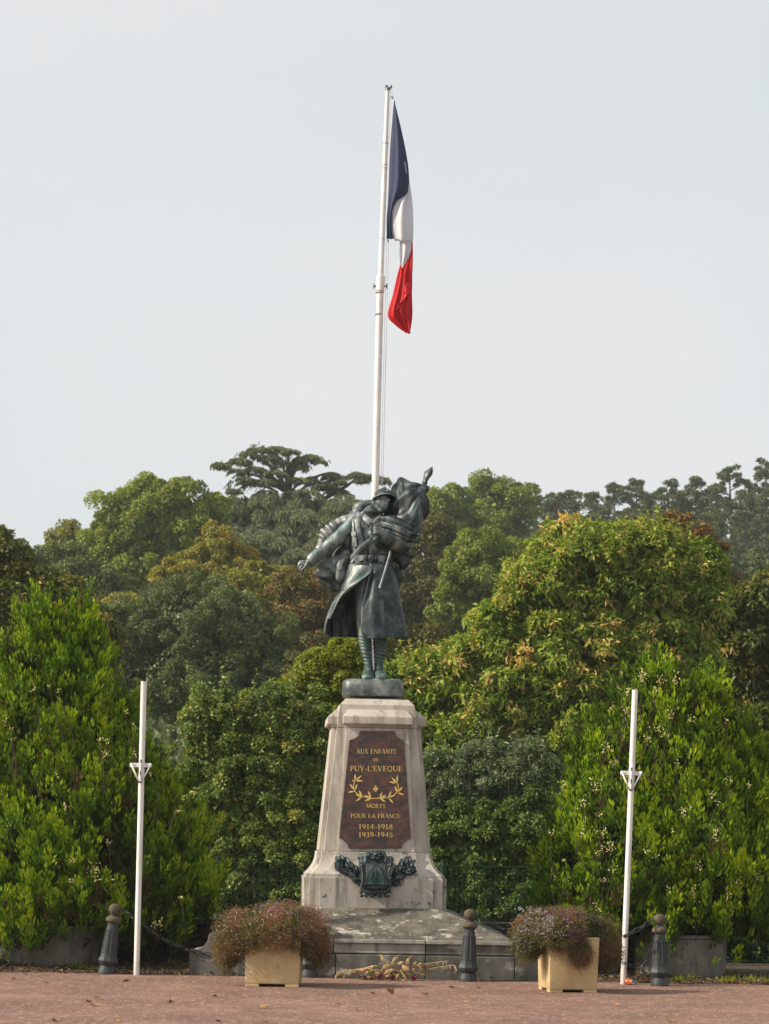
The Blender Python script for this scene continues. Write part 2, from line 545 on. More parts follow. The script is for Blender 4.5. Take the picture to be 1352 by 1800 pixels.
def sub_lobes(r, blobs, nsub, sr, back=.3, up=.25, rag=0.0):
    """small lobes sitting on the surface of big ellipsoid blobs: arrays centre, radius, outward direction"""
    B = np.array([[*b[0], *b[1]] for b in blobs], dtype=float)
    w = np.array([b[3] * b[5] for b in B]); w = w / w.sum()
    C, R, O = [], [], []
    while len(C) < nsub:
        i = r.choice(len(B), p=w)
        d = unit(r.normal(size=3) + np.array([0, 0, up]))
        if d[1] > .25 and r.random() > back:
            continue
        if d[2] < -.75:
            continue
        k = r.uniform(.78, 1.10 + rag)
        p = B[i, :3] + B[i, 3:] * d * k
        q = ((p - B[:, :3]) / B[:, 3:])
        ins = (q ** 2).sum(1)
        ins[i] = 9
        if (ins < .55).any():
            continue
        C.append(p); R.append(sr * r.uniform(.5, 1.4)); O.append(d)
    return np.array(C), np.array(R), np.array(O)

def crown(seed, blobs, nsub, sr, n, L, W, tint=(.5, .2), flat=.8, droop=.2, fill=.22, nodes=0, fold=.35, curl=.12, back=.3, lobe_tint=.12, outer=.5, rag=0.0):
    r = rng_(seed)
    C, R, O = sub_lobes(r, blobs, nsub, sr, back, rag=rag)
    lt = r.normal(0, lobe_tint, len(C))
    m = n // nodes if nodes else n
    i = r.integers(0, len(C), m)
    d = unit(rand_dirs(r, m) + O[i] * outer + np.array([0, -.15, .25]))
    rad = R[i] * np.where(r.random(m) < .75, r.uniform(.8, 1.08, m), r.uniform(.2, .8, m))
    Pc = C[i] + d * rad[:, None] * np.array([1, 1, flat])
    if nodes:
        Pc = np.repeat(Pc, nodes, 0); d = np.repeat(d, nodes, 0); i = np.repeat(i, nodes)
        Pc = Pc + r.normal(0, L * .25, (len(Pc), 3))
        tn = np.repeat(r.normal(0, tint[1], m), nodes) * .7 + r.normal(0, tint[1] * .4, len(Pc))
    else:
        tn = r.normal(0, tint[1], len(Pc))
    k = len(Pc)
    D = unit(rand_dirs(r, k) * .9 + d * .5 + np.array([0, 0, -droop]))
    Nn = unit(d * .8 + rand_dirs(r, k) * .7 + np.array([0, 0, .5]))
    t = tint[0] + tn + lt[i]
    Ls = L * r.uniform(.6, 1.3, k); Ws = W * r.uniform(.7, 1.3, k)
    parts = [leaf_arrays(Pc, D, Nn, Ls, Ws, np.clip(t, 0.01, .99), fold, curl)]
    # filling leaves deep in the crown
    nf = int(k * fill)
    if nf:
        B = np.array([[*b[0], *b[1]] for b in blobs], dtype=float)
        w = B[:, 3] * B[:, 5]; w = w / w.sum()
        j = r.choice(len(B), nf, p=w)
        dd = rand_dirs(r, nf); dd[:, 1] = -np.abs(dd[:, 1]) * np.where(r.random(nf) < .8, 1, -1)
        Pf = B[j, :3] + B[j, 3:] * dd * r.uniform(.55, .86, nf)[:, None]
        parts.append(leaf_arrays(Pf, rand_dirs(r, nf), unit(dd + rand_dirs(r, nf) * .4), np.full(nf, L * 1.9), np.full(nf, W * 2.4), np.clip(tint[0] + r.normal(0, tint[1], nf), .01, .99)))
    return join_arr(parts), C, R

def px_blobs(lst, Y, depth=.85):
    """(px, py, half width px, half height px [, dY]) -> world ellipsoids"""
    out = []
    for b in lst:
        dy = b[4] if len(b) > 4 else 0
        c = P(b[0], b[1], Y + dy)
        s = (Y + dy) / F
        out.append(((c.x, c.y, c.z), (b[2] * s, max(b[2], b[3] * .6) * s * depth, b[3] * s)))
    return out

def tree(name, label, cat, seed, lst, Y, nsub, sr, n, L, W, mat, bark, base=None, trunk_r=.2, group=None, depth=.85, limbs=8, **kw):
    """sr, L, W given in photo pixels at depth Y"""
    s = Y / F
    blobs = px_blobs(lst, Y, depth)
    (V, T, A), C, R = crown(seed, blobs, nsub, sr * s, n, L * s, W * s, **kw)
    cz = np.mean([b[0][0] for b in blobs])
    bx = cz if base is None else P(base, 1480, Y).x
    bz = float(terrain_z(np.array(bx), np.array(float(Y)))) - .02 if Y > 34 else 0.0
    low = min(b[0][2] - b[1][2] for b in blobs)
    loc = Vector((bx, Y, bz))
    t = thing(name, label, cat, loc, group=group)
    link('crown', mesh_from('crown', V - np.array(loc), tris=T, attrs={'tint': A}), mat, t)
    r = random.Random(seed)
    mb = MB()
    top = Vector((bx, Y, max(b[0][2] for b in blobs)))
    hgt = top.z - bz
    mid = [loc + Vector((0, 0, 0)), loc + Vector((r.uniform(-.1, .1), 0, hgt * .35)), loc + Vector((r.uniform(-.2, .2), 0, hgt * .7)), top]
    mb.tube(mid, [trunk_r, trunk_r * .8, trunk_r * .5, trunk_r * .15], n=8)
    for k in range(limbs):
        b = blobs[k % len(blobs)]
        s0 = loc + Vector((0, 0, hgt * r.uniform(.15, .55)))
        j = r.randrange(len(C))
        e = Vector(C[j])
        m_ = s0.lerp(e, .5) + Vector((0, 0, (e - s0).length * .12))
        mb.tube([s0, m_, e], [trunk_r * .38, trunk_r * .22, trunk_r * .06], n=6)
    link('trunk', mb.mesh('trunk', smooth=True, loc=loc), bark, t)
    return t

# leaf colours (real world albedo)
G_far = leaf_mat('plane tree leaves', [(0, (.050, .075, .012)), (.5, (.105, .150, .024)), (1, (.17, .205, .035))], trans=.3)
G_olive = leaf_mat('olive green leaves', [(0, (.035, .055, .018)), (.5, (.07, .10, .032)), (1, (.11, .14, .05))], trans=.25)
G_grey = leaf_mat('grey green leaves', [(0, (.034, .048, .014)), (.5, (.072, .090, .028)), (1, (.125, .14, .046))], trans=.25, warm=(.97, 1, .95))
G_yel = leaf_mat('yellowing leaves', [(0, (.065, .090, .018)), (.5, (.140, .155, .030)), (.8, (.20, .185, .040)), (1, (.21, .12, .035))], trans=.3)
G_brn = leaf_mat('browning leaves', [(0, (.04, .05, .014)), (.45, (.08, .08, .02)), (.8, (.12, .085, .025)), (1, (.19, .07, .03))], trans=.25)
G_cedar = leaf_mat('cedar needles', [(0, (.038, .056, .032)), (.5, (.082, .110, .058)), (1, (.145, .17, .082))], trans=.1, rough=.6)
G_pine = leaf_mat('pine needles', [(0, (.022, .038, .016)), (.5, (.050, .074, .028)), (1, (.100, .118, .045))], trans=.1, rough=.6)
G_walnut = leaf_mat('large drooping leaves', [(0, (.036, .075, .012)), (.4, (.085, .145, .022)), (.72, (.155, .215, .042)), (.90, (.30, .31, .13)), (1, (.38, .27, .14))], trans=.35, rough=.55, spec=.2)
G_shrub = leaf_mat('glossy shrub leaves', [(0, (.035, .062, .014)), (.5, (.078, .118, .028)), (.85, (.14, .18, .05)), (1, (.32, .28, .08))], trans=.25, rough=.55, spec=.2, warm=(.97, 1, .95))
G_lime = leaf_mat('lime green leaves', [(0, (.06, .09, .012)), (.5, (.115, .155, .022)), (1, (.20, .22, .035))], trans=.35, rough=.55, spec=.2)
G_silver = leaf_mat('silvery shrub leaves', [(0, (.042, .066, .026)), (.5, (.080, .112, .050)), (.85, (.145, .18, .10)), (1, (.28, .31, .21))], trans=.2, rough=.55, spec=.2, warm=(.97, 1, .95))
G_edge = leaf_mat('dull autumn leaves', [(0, (.028, .045, .010)), (.5, (.066, .088, .018)), (.8, (.13, .125, .03)), (1, (.24, .16, .05))], trans=.3, rough=.45)
G_thuja = leaf_mat('thuja scale leaves', [(0, (.07, .040, .018)), (.14, (.040, .055, .012)), (.3, (.022, .050, .004)), (.60, (.056, .120, .004)), (.85, (.13, .215, .005)), (1, (.20, .28, .008))], trans=.22, rough=.6, spec=.15, gain=1.35, warm=(1.05, 1, .9))

FAR = 'trees on the far wooded slope'
# --- far pine ridge on the right
def pine(px, top, hw, bot, Y, seed, label):
    r = rng_(seed)
    s = Y / F
    base = P(px, 1480, Y)
    bz = float(terrain_z(np.array(base.x), np.array(float(Y)))) - .05
    loc = Vector((base.x, Y, bz))
    t = thing('pine_tree', label, 'pine tree', loc, group='dark pines on the right hand ridge')
    mb = MB()
    tp = P(px, top + 4, Y)
    mb.tube([loc, loc.lerp(tp, .6), tp], [.24, .15, .03], n=7)
    C, Rr, Tn = [(tp.x, tp.y, tp.z)], [5 * s], [.1]
    y = top + 6.0
    lean = r.uniform(-.25, .25)
    while y < bot:
        u = (y - top) / (bot - top)
        rad = hw * (.20 + 1.4 * u ** .7) * r.uniform(.75, 1.15)
        nb = int(5 + 13 * u)
        for k in range(nb):
            if r.random() < .18: continue
            az = r.uniform(0, 2 * math.pi)
            if math.sin(az) > .5 and r.random() < .6: continue
            f = r.uniform(.35, 1.0) * rad
            c0 = P(px + lean * rad + f * math.cos(az), y + r.uniform(-5, 5) - f * .18, Y)
            c0.y += f * math.sin(az) * s
            C.append(tuple(c0)); Rr.append(r.uniform(4.5, 8.5) * s * (1 if u > .15 else .7)); Tn.append(r.normal(0, .14))
            if f > rad * .5 and k % 2 == 0:
                mb.tube([P(px, y + 4, Y), c0], [.07, .02], n=4)
        y += r.uniform(6, 10)
    C = np.array(C); Rr = np.array(Rr); Tn = np.array(Tn)
    n = 95 * len(C)
    i = r.integers(0, len(C), n)
    dd = rand_dirs(r, n)
    Pc = C[i] + dd * (Rr[i] * r.uniform(.5, 1.1, n))[:, None] * np.array([1.25, 1.1, .62])
    D = unit(dd * .6 + rand_dirs(r, n) * .6 + np.array([0, 0, .55]))
    V, T, A = leaf_arrays(Pc, D, unit(rand_dirs(r, n) + np.array([0, -.3, .6])), np.full(n, 5.2 * s) * r.uniform(.6, 1.2, n), np.full(n, 2.5 * s), np.clip(.5 + Tn[i] + r.normal(0, .15, n), 0, 1))
    link('crown', mesh_from('crown', V - np.array(loc), tris=T, attrs={'tint': A}), G_pine, t)
    link('trunk', mb.mesh('trunk', smooth=True, loc=loc), M_bark_grey, t)
    return t
pine(940, 852, 34, 1010, 205, 11, 'small dark pine just right of the tall yellow green tree')
pine(1002, 862, 34, 1010, 208, 12, 'low dark pine second from left in the ridge row')
pine(1078, 850, 46, 1030, 200, 13, 'broad dark pine above the left shoulder of the big drooping leaf tree')
pine(1118, 846, 34, 1030, 206, 14, 'narrow pine tucked between two broader pines on the ridge')
pine(1172, 846, 44, 1050, 198, 15, 'pine with forked pointed top above the orange leaf tips')
pine(1222, 838, 34, 1060, 202, 16, 'slim pine with an open tufted top left of the tallest rounded pine')
pine(1282, 822, 58, 1090, 194, 17, 'tall rounded pine with pale open top near the right side')
pine(1345, 812, 52, 1100, 190, 18, 'tallest pine cut by the right edge of the photo')
pine(1310, 900, 60, 1120, 186, 19, 'shaded lower pine below the two tallest pines')
pine(1235, 905, 60, 1120, 188, 20, 'shaded lower pine below the slim pine')
pine(1110, 905, 60, 1090, 190, 21, 'lower dark pine directly above the big drooping leaf tree')
pine(966, 870, 30, 1010, 204, 23, 'low pine left of the second ridge pine')
pine(1042, 868, 34, 1020, 203, 24, 'low pine left of the broad dark pine on the ridge')
pine(1148, 868, 32, 1040, 201, 25, 'low pine left of the forked pine')
pine(1198, 866, 34, 1050, 200, 26, 'low pine between the forked pine and the slim pine')
pine(1250, 856, 34, 1060, 199, 27, 'low pine just left of the tall rounded pine')
pine(1316, 852, 34, 1070, 197, 28, 'low pine filling the gap between the two tallest pines')
pine(1020, 915, 60, 1080, 192, 22, 'lower dark pine above the pale leaves left of centre ridge')

# --- broadleaf trees of the slope
tree('broadleaf_tree', 'tall yellow green tree with tufted top left of the pines', 'tree', 31,
     [(862, 925, 60, 75), (905, 900, 40, 52), (850, 868, 24, 24), (800, 935, 50, 55), (890, 1000, 70, 60)], 150, 80, 17, 20000, 5.5, 4, G_far, M_bark, trunk_r=.3, group=FAR, tint=(.40, .2))
tree('broadleaf_tree', 'pale green rounded tree right behind the statue flag', 'tree', 32,
     [(775, 905, 55, 42), (735, 920, 50, 48), (820, 960, 60, 60)], 140, 60, 15, 14000, 5.5, 4, G_far, M_bark, trunk_r=.3, group=FAR, tint=(.5, .2))
tree('broadleaf_tree', 'light green domed tree low on the slope right of the statue', 'tree', 33,
     [(850, 1010, 74, 72), (810, 1060, 50, 60), (900, 1060, 60, 70)], 92, 90, 14, 22000, 5, 3.6, G_far, M_bark, trunk_r=.25, group=FAR, tint=(.38, .14))
tree('broadleaf_tree', 'dark olive tree in shade directly behind the coat of the statue', 'tree', 34,
     [(745, 1010, 70, 100), (700, 1080, 70, 90), (770, 1100, 60, 70)], 100, 100, 16, 24000, 5, 3.8, G_brn, M_bark, trunk_r=.3, group=FAR, tint=(.25, .14))
tree('broadleaf_tree', 'large bright green plane tree left of the cedar', 'tree', 35,
     [(240, 925, 78, 74), (300, 925, 80, 70), (210, 985, 60, 80), (340, 975, 60, 70), (260, 1020, 90, 60), (380, 905, 30, 40)], 105, 170, 15, 46000, 5, 4, G_far, M_bark_pale, base=262, trunk_r=.3, group=FAR, tint=(.52, .2), limbs=14, fill=.3)
tree('broadleaf_tree', 'brown tinged tree showing over the left shoulder of the plane tree', 'tree', 36,
     [(130, 965, 42, 42), (100, 1010, 50, 50), (160, 1000, 50, 50)], 120, 60, 13, 12000, 5, 4, G_yel, M_bark, group=FAR, tint=(.25, .2))
tree('broadleaf_tree', 'small green tree between the plane tree and the left edge', 'tree', 37,
     [(120, 1040, 70, 70), (60, 1010, 50, 55), (180, 1060, 60, 60)], 96, 80, 14, 16000, 5, 4, G_olive, M_bark, group=FAR, tint=(.5, .2))
tree('autumn_tree', 'golden leaved tree in front of the cedar', 'tree', 38,
     [(385, 970, 34, 46), (410, 1010, 50, 45), (350, 1010, 40, 45)], 86, 70, 11, 15000, 4.2, 3.4, G_yel, M_bark, group=FAR, tint=(.55, .16))
tree('autumn_tree', 'small golden domed tree left of the tall golden one', 'tree', 39,
     [(318, 1008, 34, 22), (300, 1030, 40, 30)], 84, 34, 10, 7000, 4.2, 3.4, G_yel, M_bark, group=FAR, tint=(.55, .16))
tree('autumn_tree', 'golden tree crown under the cedar near the statue fist', 'tree', 40,
     [(455, 1030, 44, 38), (430, 1050, 50, 30), (500, 1040, 40, 30)], 82, 50, 11, 11000, 4.2, 3.4, G_yel, M_bark, group=FAR, tint=(.45, .2))
tree('autumn_tree', 'russet flecked dark tree left of the statue coat', 'tree', 41,
     [(530, 1070, 60, 62), (590, 1060, 60, 60), (500, 1120, 70, 60), (580, 1140, 70, 60)], 80, 110, 13, 24000, 4.5, 3.4, G_brn, M_bark, group=FAR, tint=(.5, .24))
tree('autumn_tree', 'small yellow tree left of the big grey green dome', 'tree', 42,
     [(232, 1070, 30, 28), (205, 1075, 26, 22)], 78, 30, 9, 6000, 4.2, 3.2, G_yel, M_bark, group=FAR, tint=(.6, .14))
tree('broadleaf_tree', 'big grey green domed tree filling the slope left of the statue', 'tree', 43,
     [(330, 1110, 100, 90), (250, 1150, 80, 90), (430, 1130, 80, 80), (340, 1200, 140, 90), (490, 1190, 60, 60)], 68, 190, 15, 60000, 4.2, 2.6, G_grey, M_bark, group=FAR, tint=(.5, .16), fill=.3)
tree('broadleaf_tree', 'shaded olive tree behind the left thuja tips', 'tree', 44,
     [(170, 1120, 60, 60), (120, 1150, 70, 80)], 62, 60, 13, 14000, 4.5, 3.4, G_olive, M_bark, group=FAR, tint=(.35, .18))
tree('broadleaf_tree', 'dull green tree low behind the pedestal top', 'tree', 45,
     [(560, 1200, 80, 70), (660, 1180, 80, 80), (740, 1160, 60, 60)], 60, 80, 14, 18000, 4.5, 3.4, G_brn, M_bark, group=FAR, tint=(.25, .14))
tree('broadleaf_tree', 'dark green broad tree filling the slope below the ridge pines', 'tree', 46,
     [(1290, 1060, 90, 90), (1200, 1070, 90, 90), (1060, 1050, 100, 80), (1340, 1100, 70, 90)], 125, 120, 17, 22000, 5, 4, G_pine, M_bark, group=FAR, tint=(.5, .2))

# --- cedar
def cedar():
    Y = 128.0
    s = Y / F
    r = rng_(77)
    base = P(505, 1480, Y)
    bz = float(terrain_z(np.array(base.x), np.array(Y)))
    loc = Vector((base.x, Y, bz))
    t = thing('cedar_tree', 'tall layered cedar with drooping tiers behind the statue fist', 'cedar', loc, group=None)
    q = lambda x, y, d=0.0: np.array(P(370 + x / 3.976, 760 + y / 3.976, Y + d))
    sp = [((545, 420), (430, 190), (330, 90), (170, 165)), ((550, 420), (500, 180), (470, 90), (330, 85)), ((545, 400), (500, 140), (560, 100), (612, 125)),
          ((560, 400), (590, 170), (700, 135), (800, 205)), ((520, 410), (350, 230), (150, 190), (22, 235)), ((500, 410), (300, 230), (170, 250), (115, 380)),
          ((480, 420), (330, 330), (230, 350), (165, 440)), ((540, 400), (560, 250), (620, 190), (690, 230)), ((560, 420), (640, 300), (740, 300), (700, 330)),
          ((700, 330), (800, 270), (880, 270), (960, 320)), ((760, 360), (900, 330), (1010, 280), (1120, 300)), ((960, 370), (1060, 280), (1180, 270), (1285, 370)),
          ((600, 420), (700, 330), (850, 360), (960, 430)), ((700, 400), (850, 380), (950, 430), (1040, 500)), ((545, 410), (420, 280), (300, 200), (60, 200)),
          ((540, 405), (470, 240), (380, 180), (250, 140)), ((550, 400), (530, 200), (610, 160), (660, 190))]
    curves = []
    def bez(pts, n=26):
        p = [np.array(a, float) for a in pts]
        u = np.linspace(0, 1, n)[:, None]
        return (1 - u) ** 3 * p[0] + 3 * (1 - u) ** 2 * u * p[1] + 3 * (1 - u) * u ** 2 * p[2] + u ** 3 * p[3]
    mb = MB()
    sprig_P, sprig_D, sprig_L = [], [], []
    def spine(W, width, n_s, thick, lift=0.0):
        # W (k,3) world polyline; sprigs hang along the outer two thirds
        k = len(W)
        for _ in range(n_s):
            u = r.uniform(.14, 1) ** .75
            i = min(int(u * (k - 1)), k - 2)
            p = W[i] + (W[i + 1] - W[i]) * r.random()
            out = unit(W[min(i + 1, k - 1)] - W[i])
            side = unit(np.cross(out, [0, 0, 1])) * (1 if r.random() < .5 else -1)
            a = r.random()
            d = unit(out * .7 + side * a * 1.0 + np.array([0, 0, -.12]))
            m = r.uniform(.2, 1) * width * (1.1 - .5 * u)
            for j in range(7):
                uu = j / 7.0
                pp = p + d * m * uu + np.array([0, 0, -1]) * (m * uu * uu * .38)
                sprig_P.append(pp + r.normal(0, width * .03, 3)); sprig_D.append(unit(d + np.array([0, 0, -.25 - .9 * uu]) + r.normal(0, .35, 3))); sprig_L.append(m * .42)
        mb.tube([Vector(w) for w in W[:int(k * .9):4]], [thick * (1 - .8 * i / max(1, len(W[:int(k * .9):4]))) for i in range(len(W[:int(k * .9):4]))], n=5)
    for pts in sp:
        for rep in range(3):
            dd = (rep - 1) * .9 + r.normal(0, .3)
            P2 = [(a + r.normal(0, 16 if k_ else 6), b + r.normal(0, 11 if k_ else 6)) for k_, (a, b) in enumerate(pts)]
            c = bez(P2)
            W = np.array([q(a, b, dd * u * 1.0) for (a, b), u in zip(c, np.linspace(0, 1, len(c)))])
            spine(W, .55, 12, .09 if rep == 1 else .03)
    # lower tiers: drooping umbrellas
    fans = []
    for cx_, cy_, w in [(150, 480, 210), (390, 410, 260), (700, 415, 260), (880, 470, 200), (60, 560, 200), (250, 530, 220), (470, 520, 230), (660, 540, 240), (860, 560, 220),
                        (150, 640, 200), (330, 640, 220), (520, 650, 230), (720, 660, 220), (120, 750, 200), (330, 760, 210), (540, 730, 220), (760, 740, 220), (430, 850, 220), (230, 840, 200), (620, 840, 230), (800, 840, 210), (-20, 470, 130), (1000, 480, 150), (560, 450, 240)]:
        fans.append((cx_, cy_, w))
        fans.append((cx_ + r.normal(0, 60), cy_ + r.normal(0, 35), w * .8))
    plates = [(470, 105, 150), (350, 105, 90), (560, 125, 70), (700, 165, 90), (760, 190, 50), (640, 175, 60), (270, 150, 90), (200, 190, 120), (90, 215, 80), (420, 180, 130), (540, 210, 90), (630, 240, 80), (310, 250, 130), (190, 270, 90), (440, 270, 120), (250, 330, 110), (160, 390, 60), (360, 340, 110), (480, 360, 90),
              (620, 320, 100), (720, 330, 100), (850, 290, 90), (800, 370, 120), (930, 330, 60), (1010, 290, 70), (1120, 295, 90), (1230, 330, 60), (1060, 330, 60), (900, 400, 100), (690, 400, 120), (600, 420, 120)]
    for cx_, cy_, w in plates:
        for rp in range(2):
            c0 = q(cx_ + r.normal(0, 12), cy_ + r.normal(0, 8) - 4, r.normal(0, .9))
            for k in range(9):
                a = r.uniform(0, math.pi * 2)
                ln = w / 3.976 * s * r.uniform(.6, 1.15) * .75
                e = np.array([math.cos(a), math.sin(a) * .9, 0]) * ln
                u = np.linspace(0, 1, 14)[:, None]
                W = c0 + e * u + np.array([0, 0, 1]) * (ln * (.10 * u - .34 * u * u))
                spine(W, .34, 13, .018)
    for cx_, cy_, w in fans:
        dd0 = -1.0 - (cy_ - 400) / 420 * 2.6 + r.normal(0, .5)
        c0 = q(cx_, cy_, dd0)
        for k in range(8):
            a = r.uniform(math.pi * .95, math.pi * 2.05)
            ln = w / 3.976 * s * r.uniform(.5, 1.0) * .62
            e = np.array([math.cos(a), math.sin(a), 0]) * ln
            u = np.linspace(0, 1, 14)[:, None]
            W = c0 + e * u + np.array([0, 0, 1]) * (ln * (.22 * u - .75 * u * u))
            spine(W, .95, 34, .04)
    Pc = np.array(sprig_P); D = np.array(sprig_D); Ls = np.array(sprig_L)
    n = len(Pc)
    Nn = unit(rand_dirs(r, n) + np.array([0, -.3, .8]))
    V, T, A = leaf_arrays(Pc, D, Nn, np.clip(Ls, .20, .42), np.full(n, .052), np.clip(r.normal(.5, .2, n), 0, 1), .3, .15)
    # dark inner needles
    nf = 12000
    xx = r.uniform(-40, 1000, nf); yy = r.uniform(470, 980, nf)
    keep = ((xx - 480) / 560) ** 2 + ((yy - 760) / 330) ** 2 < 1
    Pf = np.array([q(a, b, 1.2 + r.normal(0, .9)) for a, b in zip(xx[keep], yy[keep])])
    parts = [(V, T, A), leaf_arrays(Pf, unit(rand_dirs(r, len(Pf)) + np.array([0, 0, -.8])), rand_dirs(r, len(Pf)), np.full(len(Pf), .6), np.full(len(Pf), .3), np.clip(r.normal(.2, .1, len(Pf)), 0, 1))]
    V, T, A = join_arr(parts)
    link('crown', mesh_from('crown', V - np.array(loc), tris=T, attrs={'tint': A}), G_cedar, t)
    top = q(545, 400)
    mb.tube([loc, Vector(q(520, 900)), Vector(top)], [.55, .42, .22], n=8)
    mb.tube([Vector(q(520, 700)), Vector(q(700, 520, .5)), Vector(q(960, 370, .3))], [.2, .16, .1], n=6)
    mb.tube([Vector(q(545, 440)), Vector(q(480, 300)), Vector(q(420, 190)), Vector(q(400, 120))], [.17, .13, .09, .03], n=6)
    mb.tube([Vector(q(550, 430)), Vector(q(540, 290)), Vector(q(545, 180)), Vector(q(550, 110))], [.17, .12, .08, .03], n=6)
    mb.tube([Vector(q(540, 420)), Vector(q(450, 350)), Vector(q(330, 270)), Vector(q(200, 210))], [.15, .12, .08, .03], n=6)
    link('trunk', mb.mesh('trunk', smooth=True, loc=loc), M_bark_grey, t)
cedar()

# hillside undergrowth so that no bare ground shows between crowns
def undergrowth():
    r = rng_(9)
    n = 60000
    y = r.uniform(44, 215, n) ** 1.0
    x = (r.uniform(-1, 1, n)) * (.22 * y + 3)
    z = terrain_z(x, y)
    h = (1 + 1.8 * (.5 + .5 * np.sin(x * .6 + y * .23) * np.sin(y * .31 - x * .2)))
    P0 = np.stack([x, y, z + h * r.random(n) ** .6], -1)
    L = .0065 * y * r.uniform(.5, 1.3, n) * .6
    V, T, A = leaf_arrays(P0, rand_dirs(r, n), unit(rand_dirs(r, n) + np.array([0, -.5, 1])), L, L * .75, np.clip(r.normal(.4, .2, n), 0, 1))
    link('undergrowth', mesh_from('undergrowth', V, tris=T, attrs={'tint': A}), G_grey, kind='stuff')
undergrowth()

# --- nearer trees
big_tree = tree('broadleaf_tree', 'large tree with drooping pale tipped leaves right of the statue', 'tree', 51,
     [(1080, 992, 125, 60), (985, 1030, 90, 58), (1130, 1080, 120, 100), (940, 1115, 98, 72), (840, 1195, 98, 58), (1000, 1180, 140, 100), (765, 1195, 68, 34),
      (850, 1275, 125, 65), (1140, 1180, 100, 95), (1040, 1265, 145, 75), (1165, 965, 42, 32), (1000, 960, 40, 28), (1215, 1010, 40, 50)], 41, 520, 19, 100000, 13, 4.8, G_walnut, M_bark_pale,
     base=1020, trunk_r=.16, limbs=26, nodes=6, droop=.7, curl=.22, fold=.4, tint=(.56, .25), lobe_tint=.14, fill=.05, depth=.6, rag=.06)
tree('broadleaf_tree', 'dark leaved tree with orange tips at the right edge of the photo', 'tree', 52,
     [(1290, 1150, 90, 110), (1340, 1120, 60, 90), (1230, 1180, 70, 90), (1320, 1260, 90, 110), (1345, 1075, 30, 40)], 44, 150, 24, 28000, 15, 7, G_edge, M_bark,
     base=1290, trunk_r=.15, limbs=14, nodes=6, droop=.9, curl=.2, tint=(.42, .22), lobe_tint=.14, fill=.25, depth=.6)
tree('broadleaf_tree', 'slender rust tinged tree rising behind the drooping leaf tree', 'tree', 53,
     [(1235, 985, 38, 52), (1215, 1030, 55, 60), (1190, 950, 50, 40), (1255, 1060, 45, 60)], 62, 70, 13, 14000, 6, 4, G_brn, M_bark, base=1225, trunk_r=.12, tint=(.6, .25))
tree('broadleaf_tree', 'olive green tree behind the left thuja at the left edge', 'tree', 54,
     [(8, 1000, 44, 42), (-10, 970, 24, 24), (60, 1050, 50, 44), (20, 1090, 85, 60), (120, 1080, 46, 50), (100, 1130, 100, 60), (170, 1140, 50, 50)], 46, 150, 18, 34000, 10, 6, G_edge, M_bark,
     base=30, trunk_r=.15, nodes=4, droop=.6, tint=(.50, .22), fill=.25, depth=.6)
# shrubs behind the monument
tree('shrub', 'bright lime green shrub behind the statue base', 'shrub', 61,
     [(600, 1190, 50, 60), (555, 1200, 36, 52), (640, 1240, 60, 60), (520, 1240, 40, 50), (590, 1290, 90, 70)], 31.5, 220, 12, 38000, 6.5, 4.2, G_lime, M_bark, base=590, trunk_r=.05, tint=(.45, .2), fill=.3, depth=.5)
tree('shrub', 'tall dense green shrub left of the pedestal', 'shrub', 62,
     [(455, 1345, 84, 72), (372, 1350, 48, 70), (520, 1340, 66, 90), (345, 1275, 18, 50), (395, 1262, 18, 44), (440, 1262, 22, 40), (485, 1268, 28, 46), (540, 1270, 40, 50), (400, 1440, 110, 100), (510, 1460, 100, 100), (450, 1540, 140, 80), (570, 1540, 80, 80), (350, 1530, 60, 90)], 30, 560, 13, 120000, 7.4, 3.6, G_shrub, M_bark, base=440, trunk_r=.06, tint=(.64, .22), fill=.16, depth=.45, limbs=16, rag=.15, droop=-.2)
tree('shrub', 'silver green shrub right of the pedestal', 'shrub', 63,
     [(830, 1415, 90, 70), (765, 1400, 36, 66), (905, 1405, 66, 70), (855, 1345, 34, 34), (800, 1372, 30, 40), (930, 1340, 24, 36), (885, 1362, 26, 36), (950, 1390, 40, 50)], 31, 380, 10, 70000, 8, 2.4, G_silver, M_bark, base=840, trunk_r=.06, tint=(.62, .2), droop=-.5, fill=.16, depth=.45, rag=.15)
tree('shrub', 'dark green shrub low behind the wire fence right of the pedestal', 'shrub', 64,
     [(830, 1510, 110, 90), (930, 1500, 90, 100), (760, 1520, 60, 90), (900, 1590, 130, 60), (800, 1600, 110, 50)], 30, 320, 13, 66000, 7.6, 3.8, G_shrub, M_bark, base=860, trunk_r=.06, tint=(.42, .2), fill=.35, depth=.4)
tree('shrub', 'dark shrub behind the lower right thuja at the edge', 'shrub', 65,
     [(1340, 1400, 80, 150), (1300, 1560, 120, 120), (1200, 1500, 120, 160)], 31.5, 160, 16, 22000, 10, 6, G_edge, M_bark, base=1300, trunk_r=.06, tint=(.3, .2), fill=.35, depth=.4)
tree('shrub', 'shaded shrub behind the lower left thuja', 'shrub', 66,
     [(60, 1560, 150, 120), (250, 1540, 120, 130), (20, 1400, 100, 120)], 31.5, 140, 16, 20000, 10, 6, G_shrub, M_bark, base=150, trunk_r=.06, tint=(.25, .15), fill=.35, depth=.4)

tree('shrub', 'low dark shrub at ground level right of the right concrete pot', 'shrub', 67,
     [(1320, 1650, 60, 44), (1380, 1640, 60, 50), (1240, 1650, 60, 40)], 28.9, 120, 12, 18000, 8, 4.4, G_shrub, M_bark, base=1330, trunk_r=.04, tint=(.3, .2), fill=.35, depth=.4)
